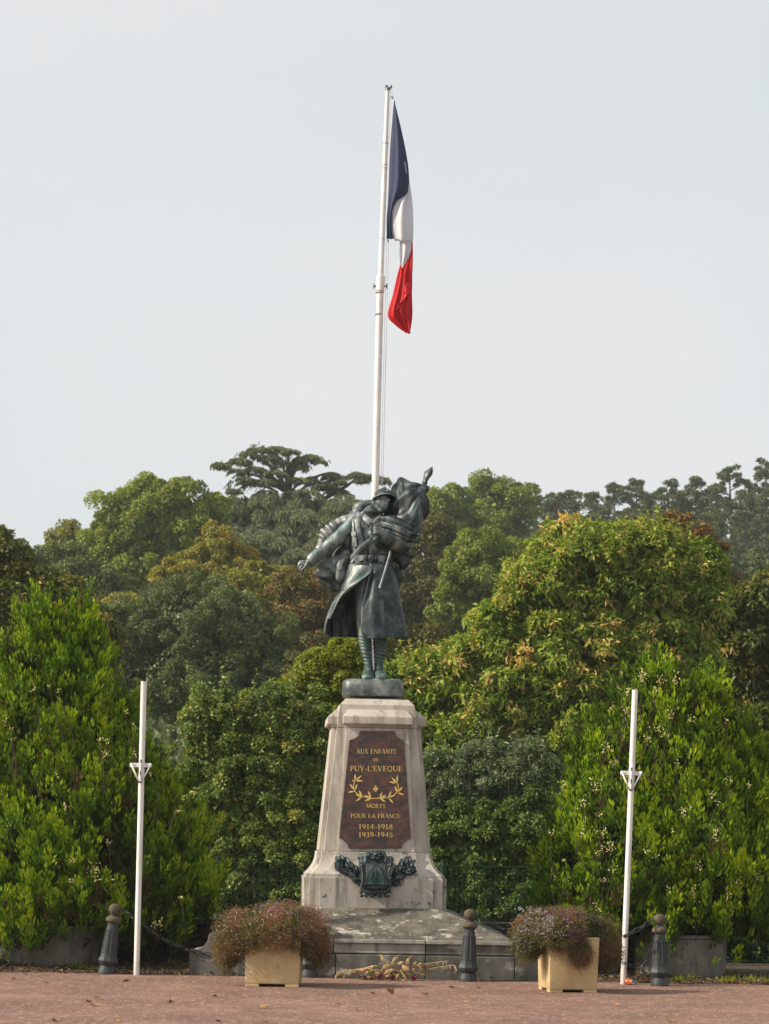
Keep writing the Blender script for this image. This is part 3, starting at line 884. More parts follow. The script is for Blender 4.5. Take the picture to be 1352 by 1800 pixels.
# long whippy shoots standing out of the shrubs
def shoots(name, label, seed, spots, Y, mat, L, W, tint, owner=None):
    r = rng_(seed)
    loc = P(spots[0][0], 1480, Y); loc.z = 0.0
    t = owner or thing(name, label, 'shrub', loc)
    if owner: loc = owner.location.copy()
    mb = MB()
    PP, DD = [], []
    for (x0, y0, x1, y1) in spots:
        a, b = P(x0, y0, Y), P(x1, y1, Y)
        m = a.lerp(b, .5) + Vector((r.normal(0, .05), r.normal(0, .05), 0))
        mb.tube([a, m, b], [.006, .0045, .0025], n=5)
        n = int((b - a).length / .028)
        for i in range(n):
            u = (i + r.random()) / n
            p = a * (1 - u) ** 2 + m * 2 * u * (1 - u) + b * u * u
            PP.append(p); DD.append(Vector((r.normal(0, 1), r.normal(0, 1), .45)))
    root = P(spots[0][0], 1600, Y)
    for (x0, y0, x1, y1) in ([] if owner else spots):
        a = P(x0, y0, Y)
        mb.tube([Vector((a.x * .6 + loc.x * .4, Y + 1.1, 0)), Vector((a.x, Y + 1.0, a.z * .6)), Vector((a.x, Y + .6, a.z - .15)), a], [.02, .012, .006, .006], n=5)
    PP = np.array([tuple(p) for p in PP]); DD = np.array([tuple(d) for d in DD]); n = len(PP)
    V, T, A = leaf_arrays(PP, DD, unit(rand_dirs(r, n) + np.array([0, -.3, 1])), np.full(n, L) * r.uniform(.6, 1.3, n), np.full(n, W), np.clip(r.normal(*tint, n), 0, 1))
    link('shoot_leaves', mesh_from('shoot_leaves', V - np.array(loc), tris=T, attrs={'tint': A}), mat, t)
    link('shoots', mb.mesh('shoots', loc=loc), M_bark, t, kind='stuff')
r0 = random.Random(4)
sp = [(400, 1250, 362, 1205), (430, 1250, 452, 1178), (470, 1240, 500, 1200), (520, 1230, 512, 1170), (350, 1250, 345, 1195), (375, 1260, 372, 1200), (350, 1290, 330, 1165), (385, 1270, 395, 1190), (420, 1250, 385, 1172), (440, 1270, 475, 1190), (480, 1290, 481, 1192), (455, 1260, 445, 1205), (410, 1290, 430, 1220),
      (330, 1360, 322, 1250), (365, 1330, 352, 1240), (510, 1260, 540, 1135), (500, 1300, 515, 1180)]
shoots('shrub', 'thin leafy shoots standing above the dense shrub left of the pedestal', 71, sp, 29.6, G_shrub, .075, .04, (.75, .15))
sp = [(770, 1345, 764, 1285), (805, 1340, 812, 1280), (820, 1335, 826, 1290), (870, 1325, 866, 1275), (890, 1330, 898, 1288), (945, 1320, 942, 1278), (915, 1325, 910, 1280), (830, 1340, 845, 1270), (850, 1340, 880, 1280), (930, 1340, 926, 1285), (950, 1340, 960, 1300), (790, 1350, 775, 1300), (900, 1350, 905, 1300), (760, 1330, 752, 1290), (860, 1360, 850, 1300)]
shoots('shrub', 'upright silvery shoots topping the shrub right of the pedestal', 72, sp, 29.9, G_silver, .085, .022, (.8, .15))

rq = random.Random(6)
top_w = [(830, 1090), (880, 1020), (930, 975), (965, 925), (1000, 925), (1030, 912), (1065, 920), (1100, 925), (1130, 905), (1160, 900), (1185, 915), (1215, 930), (780, 1130), (740, 1140), (710, 1135), (900, 1000), (1240, 960)]
sp = [(x + rq.uniform(-6, 10), y + 55, x + rq.uniform(-14, 10), y - rq.uniform(-4, 14)) for x, y in top_w for _ in range(3)]
shoots('x', 'x', 73, sp, 39.6, G_walnut, .12, .05, (.6, .25), owner=big_tree)
# ------------------------------------------------------------------ thujas in round pots
def thuja(px, Y, spires, label, seed, n_pl, tint0, zmin):
    """spires: (px of axis, py top, half width px at base, py of widest, dY)"""
    r = rng_(seed)
    s = Y / F
    base = P(px, 1480, Y)
    loc = Vector((base.x, Y, 0.0))
    t = thing('thuja_bush', label, 'thuja', loc)
    cones = []
    for (ax, top, hw, wide, dY) in spires:
        a = P(ax, top + 42, Y + dY)
        zw = P(ax, wide, Y + dY).z
        cones.append((a.x, Y + dY, a.z, hw * s * .90, zw))
    cones_a = np.array(cones)
    def radius(c, z):
        # rounded flame profile
        u = np.clip((c[2] - z) / (c[2] - c[4]), 0, None)
        up = np.power(np.clip(u, 0, 1), .9)
        dn = 1 - .48 * np.clip((u - 1) / 1.1, 0, 1) ** 1.3
        return c[3] * np.where(u < 1, up, dn)
    PP, OO, NT = [], [], []
    wts = np.array([c[3] * (c[2]) for c in cones]); wts /= wts.sum()
    tries = 0
    n_cl = n_pl // 11
    ncl = 0
    while ncl < n_cl and tries < n_cl * 60:
        tries += 1
        c = cones[r.choice(len(cones), p=wts)]
        z = r.uniform(zmin, c[2] - .02)
        a = r.uniform(0, 2 * math.pi)
        if math.sin(a) > .35 and r.random() < .75:
            continue
        rr = float(radius(c, z)) * (1 + .10 * math.sin(z * 5 + a * 4 + seed) + .07 * math.sin(z * 11 - a * 7))
        k = r.uniform(.80 if z > c[4] else .66, 1.10)
        p = np.array([c[0] + rr * k * math.cos(a), c[1] + rr * k * math.sin(a) * .85, z])
        ok = True
        for c2 in cones:
            if c2 is c: continue
            if z < c2[2] - .1 and math.hypot(p[0] - c2[0], (p[1] - c2[1]) / .85) < float(radius(c2, z)) * .72:
                ok = False; break
        if not ok: continue
        ncl += 1
        o = np.array((math.cos(a), math.sin(a) * .9, 0))
        nk = int(r.integers(6, 19)); cr = r.uniform(.05, .14)
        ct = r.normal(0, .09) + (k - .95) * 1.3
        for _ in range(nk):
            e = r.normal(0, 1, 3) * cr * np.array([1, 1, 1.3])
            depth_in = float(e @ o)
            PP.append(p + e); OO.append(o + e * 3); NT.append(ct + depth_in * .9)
    PP = np.array(PP); OO = np.array(OO); NT = np.array(NT)
    m = len(PP)
    hgt = r.uniform(.13, .30, m)
    wd = hgt * r.uniform(.22, .34, m)
    up = unit(np.array([0, 0, 1.0]) + OO * r.uniform(.1, .5, (m, 1)) + r.normal(0, .12, (m, 3)))
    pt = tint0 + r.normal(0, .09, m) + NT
    dead = r.random(m) < .055
    K = 30
    idx = np.repeat(np.arange(m), K)
    u = r.random(m * K)
    ang = r.uniform(0, 2 * math.pi, m * K)
    prof = np.sin(np.clip(u * .92 + .08, 0, 1) * math.pi) ** .7
    rad = wd[idx] * prof * np.sqrt(r.random(m * K))
    ax = unit(np.cross(up, np.array([0, 1.0, 0])))
    ay = np.cross(up, ax)
    fan = r.uniform(0, math.pi, m)
    off = ax[idx] * (np.cos(ang) * rad)[:, None] + ay[idx] * (np.sin(ang) * rad * .55)[:, None]
    Pc = PP[idx] + up[idx] * (hgt[idx] * u)[:, None] + off
    D = unit(up[idx] * 1.1 + off / (wd[idx][:, None] + 1e-6) * .55 + r.normal(0, .16, (m * K, 3)))
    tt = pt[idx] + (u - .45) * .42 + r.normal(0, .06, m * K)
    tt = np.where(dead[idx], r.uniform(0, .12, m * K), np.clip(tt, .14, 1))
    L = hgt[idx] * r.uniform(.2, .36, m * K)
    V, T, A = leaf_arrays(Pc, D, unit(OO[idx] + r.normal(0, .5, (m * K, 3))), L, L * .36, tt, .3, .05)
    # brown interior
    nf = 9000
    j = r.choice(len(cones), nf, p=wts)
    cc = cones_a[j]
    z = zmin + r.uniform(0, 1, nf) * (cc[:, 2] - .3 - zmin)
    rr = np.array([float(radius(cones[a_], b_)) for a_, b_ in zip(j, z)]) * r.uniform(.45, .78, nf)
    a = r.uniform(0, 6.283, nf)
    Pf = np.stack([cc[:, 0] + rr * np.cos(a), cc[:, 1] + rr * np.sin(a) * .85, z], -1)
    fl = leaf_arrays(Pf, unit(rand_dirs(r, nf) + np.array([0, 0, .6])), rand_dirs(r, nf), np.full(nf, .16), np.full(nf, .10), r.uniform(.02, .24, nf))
    V, T, A = join_arr([(V, T, A), fl])
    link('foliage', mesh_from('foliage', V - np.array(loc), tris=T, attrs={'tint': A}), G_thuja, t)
    mb = MB()
    for c in cones:
        mb.tube([Vector((loc.x + (c[0] - loc.x) * .2, Y, .35)), Vector((c[0] * .6 + loc.x * .4, c[1], c[2] * .45)), Vector((c[0], c[1], c[2] - .25))], [.07, .045, .01], n=6)
    link('stems', mb.mesh('stems', smooth=True, loc=loc), M_bark, t)
    return t
YT = 26.1
thuja(112, YT, [(72, 1050, 88, 1290, -.1), (142, 1048, 88, 1300, -.05), (105, 1170, 180, 1470, 0), (200, 1205, 90, 1420, -.1), (250, 1290, 95, 1490, .1), (15, 1125, 100, 1330, .1),
                (-60, 1210, 140, 1450, .1), (290, 1420, 88, 1560, .1), (300, 1350, 60, 1480, .2), (180, 1300, 150, 1560, -.35), (60, 1330, 190, 1560, -.35), (-60, 1330, 160, 1560, 0)],
      'large bright green thuja bush behind the leaning bollard on the left', 81, 6200, .58, .32)
thuja(1198, YT, [(1152, 1150, 60, 1330, 0), (1210, 1168, 80, 1330, -.1), (1085, 1215, 80, 1380, -.1), (1185, 1265, 145, 1450, 0), (1280, 1240, 95, 1420, 0), (1330, 1330, 100, 1500, 0),
                 (1040, 1330, 75, 1500, 0), (1100, 1300, 130, 1520, -.35), (1230, 1330, 160, 1540, -.35), (1340, 1450, 90, 1590, 0), (1000, 1450, 52, 1580, 0), (1130, 1440, 150, 1580, -.2)],
      'large green thuja bush with cream blossom behind the right white pole', 82, 5400, .57, .52)

# creeper blossom scattered over the thujas
def blossoms(name, label, seed, spots, Y):
    r = rng_(seed)
    loc = P(spots[0][0], 1480, Y); loc.z = 0
    t = thing(name, label, 'climbing plant', loc)
    PP, TT = [], []
    mb = MB()
    for (x, y, w) in spots:
        c = np.array(P(x, y, Y + r.uniform(-.05, .1)))
        n = int(26 * (w / 10.0) ** 1.3)
        PP.append(c + r.normal(0, w * .0072 * .55, (n, 3)) * np.array([1, .5, 1]))
        mb.tube([Vector(c), Vector(c) + Vector((r.normal(0, .05), .25, -.25)), Vector(c) + Vector((r.normal(0, .1), .5, -.6))], [.004, .005, .006], n=4)
    PP = np.concatenate(PP); n = len(PP)
    parts = [leaf_arrays(PP, rand_dirs(r, n), unit(rand_dirs(r, n) + np.array([0, -1, .3])), r.uniform(.018, .032, n), r.uniform(.012, .02, n), np.clip(r.normal(.5, .25, n), 0, 1))]
    V, T, A = join_arr(parts)
    m = leaf_mat('cream blossom', [(0, (.16, .20, .06)), (.4, (.36, .36, .18)), (1, (.66, .63, .48))], trans=.25)
    link('blossom_clusters', mesh_from('blossom_clusters', V - np.array(loc), tris=T, attrs={'tint': A}), m, t, kind='stuff')
    link('stems', mb.mesh('stems', loc=loc), M_bark, t, kind='stuff')
r1 = random.Random(3)
spL = [(163, 1528, 12), (170, 1545, 7), (145, 1552, 8), (128, 1548, 6), (98, 1570, 8), (200, 1546, 5), (60, 1210, 6), (85, 1205, 5), (128, 1512, 7), (24, 1590, 7), (188, 1325, 8), (178, 1300, 5), (20, 1280, 5), (190, 1480, 5), (245, 1485, 5), (100, 1360, 5), (115, 1418, 6), (22, 1300, 4), (275, 1625, 9), (310, 1425, 4)]
spR = [(1130, 1190, 9), (1160, 1195, 8), (1188, 1192, 9), (1105, 1212, 9), (1155, 1210, 7), (1128, 1180, 6), (1070, 1315, 11), (1045, 1380, 13), (1080, 1340, 7), (1160, 1280, 9), (1170, 1292, 8), (1178, 1255, 7), (1058, 1462, 10), (1062, 1490, 11), (1075, 1488, 9), (1050, 1500, 7), (1025, 1412, 8),
       (1262, 1460, 9), (1258, 1475, 6), (1230, 1520, 7), (1200, 1425, 7), (1215, 1420, 5), (1283, 1370, 7), (1318, 1380, 6), (990, 1380, 7), (1330, 1540, 8), (1280, 1575, 6), (1220, 1560, 5), (1080, 1530, 5), (970, 1462, 5), (1140, 1300, 8), (1100, 1250, 7), (1215, 1265, 6), (1060, 1545, 5)]
spR += [(r1.uniform(970, 1320), r1.uniform(1230, 1600), r1.uniform(3, 6)) for _ in range(18)]
spL += [(r1.uniform(0, 330), r1.uniform(1180, 1620), r1.uniform(3, 5)) for _ in range(12)]
blossoms('climbing_vine', 'cream flowering climber strewn over the left thuja', 91, spL, 24.75)
blossoms('climbing_vine', 'thick cream flowering climber running through the right thuja', 92, spR, 24.75)

# pots
def pot(px, Yf, r_, h, label, taper):
    c = P(px, 1480, Yf + r_)
    loc = Vector((c.x, Yf + r_, 0))
    t = thing('round_planter', label, 'planter', loc)
    mb = MB()
    mb.lathe([(r_ * .93, 0), (r_ * .97, .05), (r_ * taper, h * .9), (r_ * taper + .03, h * .93), (r_ * taper + .03, h), (r_ * taper - .05, h), (r_ * taper - .07, h - .06)], n=48)
    link('bowl', mb.mesh('bowl', smooth=True, angle=.6, loc=(0, 0, 0)), M_conc, t)
    mb = MB(); mb.lathe([(r_ * taper - .075, h - .10), (r_ * .3, h - .05), (.02, h - .04)], n=32)
    link('soil', mb.mesh('soil'), M_soil, t)
pot(106, 25.28, .66, .5, 'pale round concrete pot half buried under the left thuja', 1.05)
pot(1199, 25.28, .58, .52, 'tall grey concrete pot under the right thuja', 1.0)
# ------------------------------------------------------------------ fence and rubble wall behind the monument
def fence():
    Y = 28.2
    loc = Vector((-6, Y, 0))
    t = thing('wire_fence', 'low green wire mesh fence behind the monument', 'fence', loc)
    ztop = 1.29
    for k, px in enumerate([-120, 383, 779, 1180]):
        x = P(px, 1520, Y).x
        mb = MB(); mb.tube([(x, Y, 0), (x, Y, ztop + .06)], .028, n=10)
        mb.tube([(x, Y, ztop + .06), (x, Y, ztop + .075)], .034, n=10)
        link('post', mb.mesh('post', smooth=True, angle=.6, loc=loc), M_fence, t)
    mb = MB()
    x0, x1 = -6.5, 6.5
    z = .06
    while z < ztop + .01:
        th = .0035 if (abs(z - .06) < .01 or z > ztop - .08) else .0016
        mb.tube([(x0, Y - .03, z), (x1, Y - .03, z)], th, n=4)
        z += .1025
    x = x0
    while x < x1:
        mb.tube([(x, Y - .03, .06), (x, Y - .03, ztop)], .0015, n=3)
        x += .075
    link('wire_mesh', mb.mesh('wire_mesh', loc=loc), M_fence, t)
fence()

def rubble_wall():
    r = random.Random(8)
    Y0, Y1 = 26.75, 27.1
    loc = Vector((0, Y0, 0))
    t = thing('rubble_wall', 'low dark rubble stone wall with flat coping behind the monument', 'wall', loc)
    mb = MB(); mb.box((-.45, (Y0 + Y1) / 2 + .02, .26), (7.5, .26, .52))
    link('core', mb.mesh('core', loc=loc), M_mortar, t)
    z = .0
    protos = []
    for k in range(5):
        mb = MB()
        mb.box((0, 0, 0), (1, 1, 1), taper=r.uniform(.92, 1))
        me = mb.mesh('stone', bevel=.12, segs=1)
        for v in me.vertices:
            v.co += Vector((r.uniform(-.04, .04), r.uniform(-.05, .05), r.uniform(-.06, .06)))
        me.materials.append(M_wallstone)
        protos.append(me)
    while z < .49:
        h = r.uniform(.07, .13)
        h = min(h, .50 - z)
        x = -4.25
        while x < 3.2:
            w = r.uniform(.14, .34)
            if -2.9 < x < 2.9 or abs(x) >= 2.9:
                o = link('stone', r.choice(protos), None, t)
                o.location = (x + w / 2, .09 + r.uniform(-.02, .015), z + h / 2)
                o.scale = (w * .96, .16, h * .93)
            x += w
        z += h
        if z > .485: break
    x = -4.3
    mb0 = MB(); mb0.box((0, 0, 0), (1, 1, 1)); cm = mb0.mesh('coping_stone', bevel=.06, segs=1); cm.materials.append(M_wallstone)
    while x < 2.8:
        w = r.uniform(.5, .8)
        o = link('coping_stone', cm, None, t)
        o.location = (x + w / 2, .17, .535 + r.uniform(-.006, .006)); o.scale = (w * .985, .46, .075)
        x += w
rubble_wall()

# ------------------------------------------------------------------ monument
S25 = 25.1 / F
MX, MY = -0.148, 25.72
TH = math.radians(4.0)
mon_loc = Vector((MX, MY, 0))
mon = thing('war_memorial', 'pale stone war memorial pedestal with red brown plaque on a stepped base', 'monument', mon_loc)
Rm = Matrix.Rotation(TH, 3, 'Z')
def cross_ring(z, c, b, p):
    b = min(b, c - .004)
    pts = []
    for k in range(4):
        R = Matrix.Rotation(k * math.pi / 2, 3, 'Z')
        for q in ((-c, -c), (-b, -c), (-b, -c - p), (b, -c - p), (b, -c)):
            pts.append(Rm @ (R @ Vector((q[0], q[1], z))))
    return pts
def zz(py, Yf=25.1):
    return EYE - (py - 1480) * Yf / F
def stack(name, secs, mat, bevel=.006):
    mb = MB()
    mb.loft([cross_ring(*s) for s in secs])
    o = link(name, mb.mesh(name, bevel=0, smooth=False), mat, mon)
    return o
zp0, zp1, zf1, zs0, zs1 = zz(1597, 24.85), zz(1543), zz(1538), zz(1498), zz(1279)
PLB = .80
stack('plinth_block', [(zp0 - .05, .806, .684, .058), (zp1 - .006, .806, .684, .058), (zp1, .80, .678, .058)], M_stone_low)
fl = [(zp1 + .001, .792, .672, .05), (zf1 + .004, .788, .668, .05), (zf1 + .012, .772, .650, .048)]
for k in range(1, 9):
    u = k / 8
    z = zf1 + .012 + (zs0 - zf1 - .02) * u
    e = (1 - u) ** 2.3
    fl.append((z, .652 + (.772 - .652) * e, .487 + (.650 - .487) * e, .05))
fl.append((zs0 - .002, .648, .484, .05))
stack('cavetto_block', fl, M_stone_low)
def core_w(z): return .49 + (.627 - .49) * (zs1 - z) / (zs1 - zs0)
def bay_w(z): return .379 + (.466 - .379) * (zs1 - z) / (zs1 - zs0)
stack('shaft_block', [(zs0 + .001, core_w(zs0) - .004, bay_w(zs0), .05), (zs0 + .01, core_w(zs0), bay_w(zs0), .055), (zs1 - .004, core_w(zs1), bay_w(zs1), .055)], M_stone)
zc1, zc0 = zz(1238), zz(1227)
stack('cap_block', [(zs1 - .002, .486, .36, .001), (zs1 + .006, .490, .36, .001), (zc1, .456, .33, .001), (zc0, .385, .28, .001)], M_stone)
# hooded mouldings, one on each side
hood_prof = [(.055, .0), (.062, .012), (.075, .018), (.082, .030), (.108, .034), (.120, .048), (.122, zz(1259) - zs1 - .008), (.112, zz(1258) - zs1), (.06, zz(1251) - zs1), (.035, zz(1247) - zs1), (0, zz(1247) - zs1 + .003)]
for k in range(4):
    R = Rm @ Matrix.Rotation(k * math.pi / 2, 3, 'Z')
    mb = MB(); rings = []
    for (pr, dz) in hood_prof:
        hw = .30 + pr * 1.02 if dz < .06 else .30 + pr * 1.02
        hw = .375 + (pr - .055) * .72
        z = zs1 + dz
        c = .49 - dz * .095
        rings.append([R @ Vector(q) for q in ((-hw, -c + .05, z), (-hw, -c - pr, z), (hw, -c - pr, z), (hw, -c + .05, z))])
    mb.loft(rings)
    link('hood_moulding', mb.mesh('hood_moulding', bevel=.003), M_stone, mon)

# sloped slab and stepped base (straight to the view)
zb1 = zz(1651, 24.2)       # top of upper tier front edge
zb0 = zz(1679, 24.2)
YB = 24.2
def place(mb, name, mat, bevel=.008):
    return link(name, mb.mesh(name, bevel=bevel, segs=2, loc=mon_loc), mat, mon)
hx = 1.68
mb = MB()
bt = [(MX - hx, YB + .02, zb1 - .0), (MX + hx, YB + .02, zb1 - .0), (MX + hx, MY + 1.5, zb1), (MX - hx, MY + 1.5, zb1)]
tp = [(MX - .84, MY - .90, zp0 + .005), (MX + .84, MY - .90, zp0 + .005), (MX + .84, MY + .9, zp0 + .005), (MX - .84, MY + .9, zp0 + .005)]
lo = [(x, y, z - .05) for x, y, z in bt]
mb.loft([lo, bt, tp])
place(mb, 'sloped_slab', M_slab, .01)
# tiers: front blocks as single stones
def tier(x_edges, y0, y1, z0, z1, mat, name, lip=0.0):
    for i in range(len(x_edges) - 1):
        a, b = x_edges[i], x_edges[i + 1]
        mb = MB()
        w = b - a - .010
        mb.box(((a + b) / 2, (y0 + y1) / 2, (z0 + z1) / 2), (w, y1 - y0, z1 - z0))
        place(mb, name, mat if not isinstance(mat, list) else mat[i % len(mat)], .007)
xP = lambda px, Y: P(px, 1680, Y).x
# upper tier
tier([MX - hx, xP(586, YB), xP(748, YB), MX + hx], YB + .02, MY + 1.5, zb0 + .018, zb1 - .052, [M_step, M_step_up, M_step], 'upper_tier_block')
tier([MX - hx - .0, xP(586, YB), xP(748, YB), MX + hx], YB - .012, YB + .30, zb1 - .05, zb1 - .004, [M_step_up, M_step_up, M_step_up], 'edge_stone')
# lower tier
tier([xP(440, YB), xP(590, YB), xP(748, YB), xP(905, YB), MX + 1.86], YB - .035, MY + 1.5, 0, zb0 + .001, [M_step], 'lower_tier_block')
mb = MB(); mb.box((MX, YB + .3, .5 * (zb0 + zb0 + .018)), (2 * hx - .03, .56, .015)); place(mb, 'bed_joint', M_mortar, 0)
# scrolled wing stones on both sides
for sgn in (-1, 1):
    xo = MX + sgn * 2.11
    xi = MX + sgn * 1.70
    prof = [(xi, 0), (xo, 0), (xo, zb0 + .005), (xo - sgn * .03, zb0 + .02)]
    for k in range(9):
        a = k / 8 * math.pi / 2
        prof.append((xo - sgn * (.03 + .19 * math.sin(a)), zb0 + .02 + .185 * (1 - math.cos(a))))
    prof += [(xo - sgn * .24, zb0 + .222), (xi, zb0 + .222)]
    if sgn > 0: prof = prof[::-1]
    mb = MB()
    mb.prism([(x, YB - .03, z) for x, z in prof], (0, .75, 0))
    place(mb, 'scroll_stone', M_step, .006)
if xP(440, YB) > MX - 1.70:
    mb = MB(); mb.box((.5 * (MX - 1.70 + xP(440, YB)), YB + .7, zb0 / 2), (abs(xP(440, YB) - (MX - 1.70)) - .012, 1.4, zb0)); place(mb, 'lower_tier_block', M_step)

# ---- plane of the front bay, for plaque and emblem
def fpt(x, z, out=0.0, low=False):
    """point on the shaft's front bay plane: local x, height z, lifted by out"""
    c = core_w(z) + .055 + out
    return mon_loc + Rm @ Vector((x, -c, z))
A0, A1, A2 = fpt(0, 1.6), fpt(.3, 1.6), fpt(0, 2.8)
fn = (A1 - A0).cross(A2 - A0).normalized()
if fn.y > 0: fn = -fn
def onface(px, py, out=0.0, p0=A0, n=None):
    n = n or fn
    o = Vector((0, 0, EYE)); d = P(px, py, 1.0) - o
    t = (p0 + n * out - o).dot(n) / d.dot(n)
    return o + d * t
PQ = lambda x, y, out=0.0: onface(580 + x / 7.825, 1270 + y / 7.826, out)     # crop "plaque" coordinates
# plaque outline with scooped corners
ol = [(412, 118)]
def arc(cx, cy, r, a0, a1, n=7):
    return [(cx + r * math.cos(math.radians(a0 + (a1 - a0) * k / (n - 1))), cy + r * math.sin(math.radians(a0 + (a1 - a0) * k / (n - 1)))) for k in range(n)]
out_l = [(415, 118), (885, 122)] + [(893, 150), (915, 190), (950, 222), (1005, 245)] + [(1022, 252), (1112, 1600)] + [(1068, 1612), (1020, 1645), (992, 1690), (985, 1732)] + [(255, 1732)] + [(245, 1685), (215, 1635), (175, 1605), (128, 1588)] + [(268, 240)] + [(318, 232), (365, 205), (400, 170)]
mb = MB(); mb.prism([PQ(x, y, .003) for x, y in out_l], fn * .022)
plq = link('plaque', mb.mesh('plaque', bevel=.003, segs=2, loc=mon_loc), M_granite, mon)

# ---- serif letters
GL = {}
T_, t_ = .15, .065
def ser(x, y, w=.16): return (.05, [(x - w, y), (x + w, y)])
def arcp(cx, cy, rx, ry, a0, a1, n=14): return [(cx + rx * math.cos(math.radians(a0 + (a1 - a0) * k / n)), cy + ry * math.sin(math.radians(a0 + (a1 - a0) * k / n))) for k in range(n + 1)]
GL['A'] = (.80, [(t_, [(.10, 0), (.40, 1)]), (T_, [(.40, 1), (.69, 0)]), (.06, [(.20, .33), (.58, .33)]), ser(.10, .02, .11), ser(.69, .02, .13)])
GL['U'] = (.80, [(T_, [(.16, 1), (.16, .35)] + arcp(.40, .32, .24, .28, 180, 270, 6)), (t_, arcp(.40, .32, .26, .30, 270, 360, 6) + [(.66, 1)]), ser(.16, .98), ser(.66, .98, .12)])
GL['X'] = (.76, [(T_, [(.12, 1), (.62, 0)]), (t_, [(.62, 1), (.10, 0)]), ser(.12, .98, .13), ser(.62, .98, .11), ser(.62, .02, .13), ser(.10, .02, .11)])
GL['E'] = (.68, [(T_, [(.17, 0), (.17, 1)]), (.06, [(.06, .97), (.58, .97)]), (.06, [(.06, .03), (.60, .03)]), (.06, [(.17, .52), (.46, .52)]), (.05, [(.57, 1), (.57, .80)]), (.05, [(.60, 0), (.61, .24)]), (.05, [(.46, .62), (.46, .42)])])
GL['N'] = (.84, [(t_, [(.14, 0), (.14, 1)]), (T_, [(.12, 1), (.68, 0)]), (t_, [(.69, 1), (.69, 0)]), ser(.14, .98, .10), ser(.14, .02, .12), ser(.69, .98, .12)])
GL['F'] = (.62, [(T_, [(.17, 0), (.17, 1)]), (.06, [(.06, .97), (.56, .97)]), (.06, [(.17, .50), (.44, .50)]), (.05, [(.56, 1), (.56, .78)]), (.05, [(.44, .60), (.44, .40)]), ser(.17, .02, .13)])
GL['T'] = (.70, [(T_, [(.34, 0), (.34, 1)]), (.06, [(.03, .97), (.65, .97)]), (.05, [(.04, 1), (.04, .76)]), (.05, [(.64, 1), (.64, .76)]), ser(.34, .02, .14)])
GL['S'] = (.58, [(.10, arcp(.29, .74, .18, .23, 40, 200, 8) + arcp(.27, .26, .20, .24, 60, -140, 10)), (.05, [(.47, .98), (.47, .76)]), (.05, [(.08, .02), (.08, .24)])])
GL['D'] = (.78, [(T_, [(.17, 0), (.17, 1)]), (.06, [(.06, .97), (.36, .97)]), (.06, [(.06, .03), (.36, .03)]), (.13, arcp(.34, .5, .32, .45, 85, -85, 12))])
GL['P'] = (.64, [(T_, [(.17, 0), (.17, 1)]), (.06, [(.06, .97), (.34, .97)]), (.06, [(.17, .46), (.34, .46)]), (.12, arcp(.33, .71, .20, .23, 85, -85, 10)), ser(.17, .02, .13)])
GL['Y'] = (.76, [(T_, [(.10, 1), (.38, .48), (.38, 0)]), (t_, [(.66, 1), (.38, .48)]), ser(.10, .98, .12), ser(.66, .98, .10), ser(.38, .02, .14)])
GL['-'] = (.40, [(.09, [(.06, .36), (.34, .36)])])
GL['L'] = (.66, [(T_, [(.17, 0), (.17, 1)]), (.06, [(.06, .03), (.58, .03)]), (.05, [(.59, 0), (.61, .26)]), ser(.17, .98, .13)])
GL["'"] = (.22, [(.09, [(.10, 1.0), (.10, .70)])])
GL['V'] = (.76, [(T_, [(.11, 1), (.38, 0)]), (t_, [(.38, 0), (.66, 1)]), ser(.11, .98, .12), ser(.66, .98, .10)])
GL['O'] = (.80, [(.12, arcp(.39, .5, .31, .46, 0, 360, 22))])
GL['Q'] = (.82, [(.12, arcp(.39, .5, .31, .46, 0, 360, 22)), (.09, [(.40, .12), (.60, -.16), (.78, -.16)])])
GL['M'] = (.98, [(t_, [(.14, 0), (.17, 1)]), (T_, [(.17, 1), (.48, .05)]), (t_, [(.48, .05), (.80, 1)]), (T_, [(.80, 1), (.84, 0)]), ser(.14, .02, .11), ser(.84, .02, .12), ser(.15, .98, .08), ser(.83, .98, .08)])
GL['R'] = (.74, [(T_, [(.17, 0), (.17, 1)]), (.06, [(.06, .97), (.34, .97)]), (.06, [(.17, .48), (.34, .48)]), (.12, arcp(.33, .72, .19, .22, 85, -85, 10)), (.13, [(.34, .48), (.64, .02)]), ser(.17, .02, .12), ser(.66, .02, .08)])
GL['C'] = (.74, [(.11, arcp(.40, .5, .32, .46, 45, 315, 18)), (.05, [(.66, 1.0), (.66, .72)])])
GL['1'] = (.50, [(T_ * .9, [(.26, 0), (.26, 1)]), (.06, [(.10, .82), (.26, .97)]), ser(.26, .02, .13)])
GL['9'] = (.56, [(.11, arcp(.27, .68, .18, .28, 0, 360, 16)), (.10, arcp(.10, .60, .36, .62, 8, -62, 8))])
GL['4'] = (.58, [(.11, [(.40, 0), (.40, 1)]), (.06, [(.40, .98), (.04, .32)]), (.08, [(.04, .30), (.54, .30)])])
GL['8'] = (.56, [(.11, arcp(.27, .74, .15, .22, 0, 360, 14)), (.11, arcp(.27, .26, .19, .24, 0, 360, 16))])
GL['3'] = (.54, [(.10, arcp(.23, .75, .17, .21, 150, -80, 10)), (.11, arcp(.22, .27, .21, .26, 80, -150, 12))])
GL['5'] = (.54, [(.08, [(.46, .96), (.16, .96)]), (.06, [(.15, .98), (.11, .56)]), (.11, arcp(.21, .29, .23, .27, 115, -150, 12))])
GL[' '] = (.38, [])
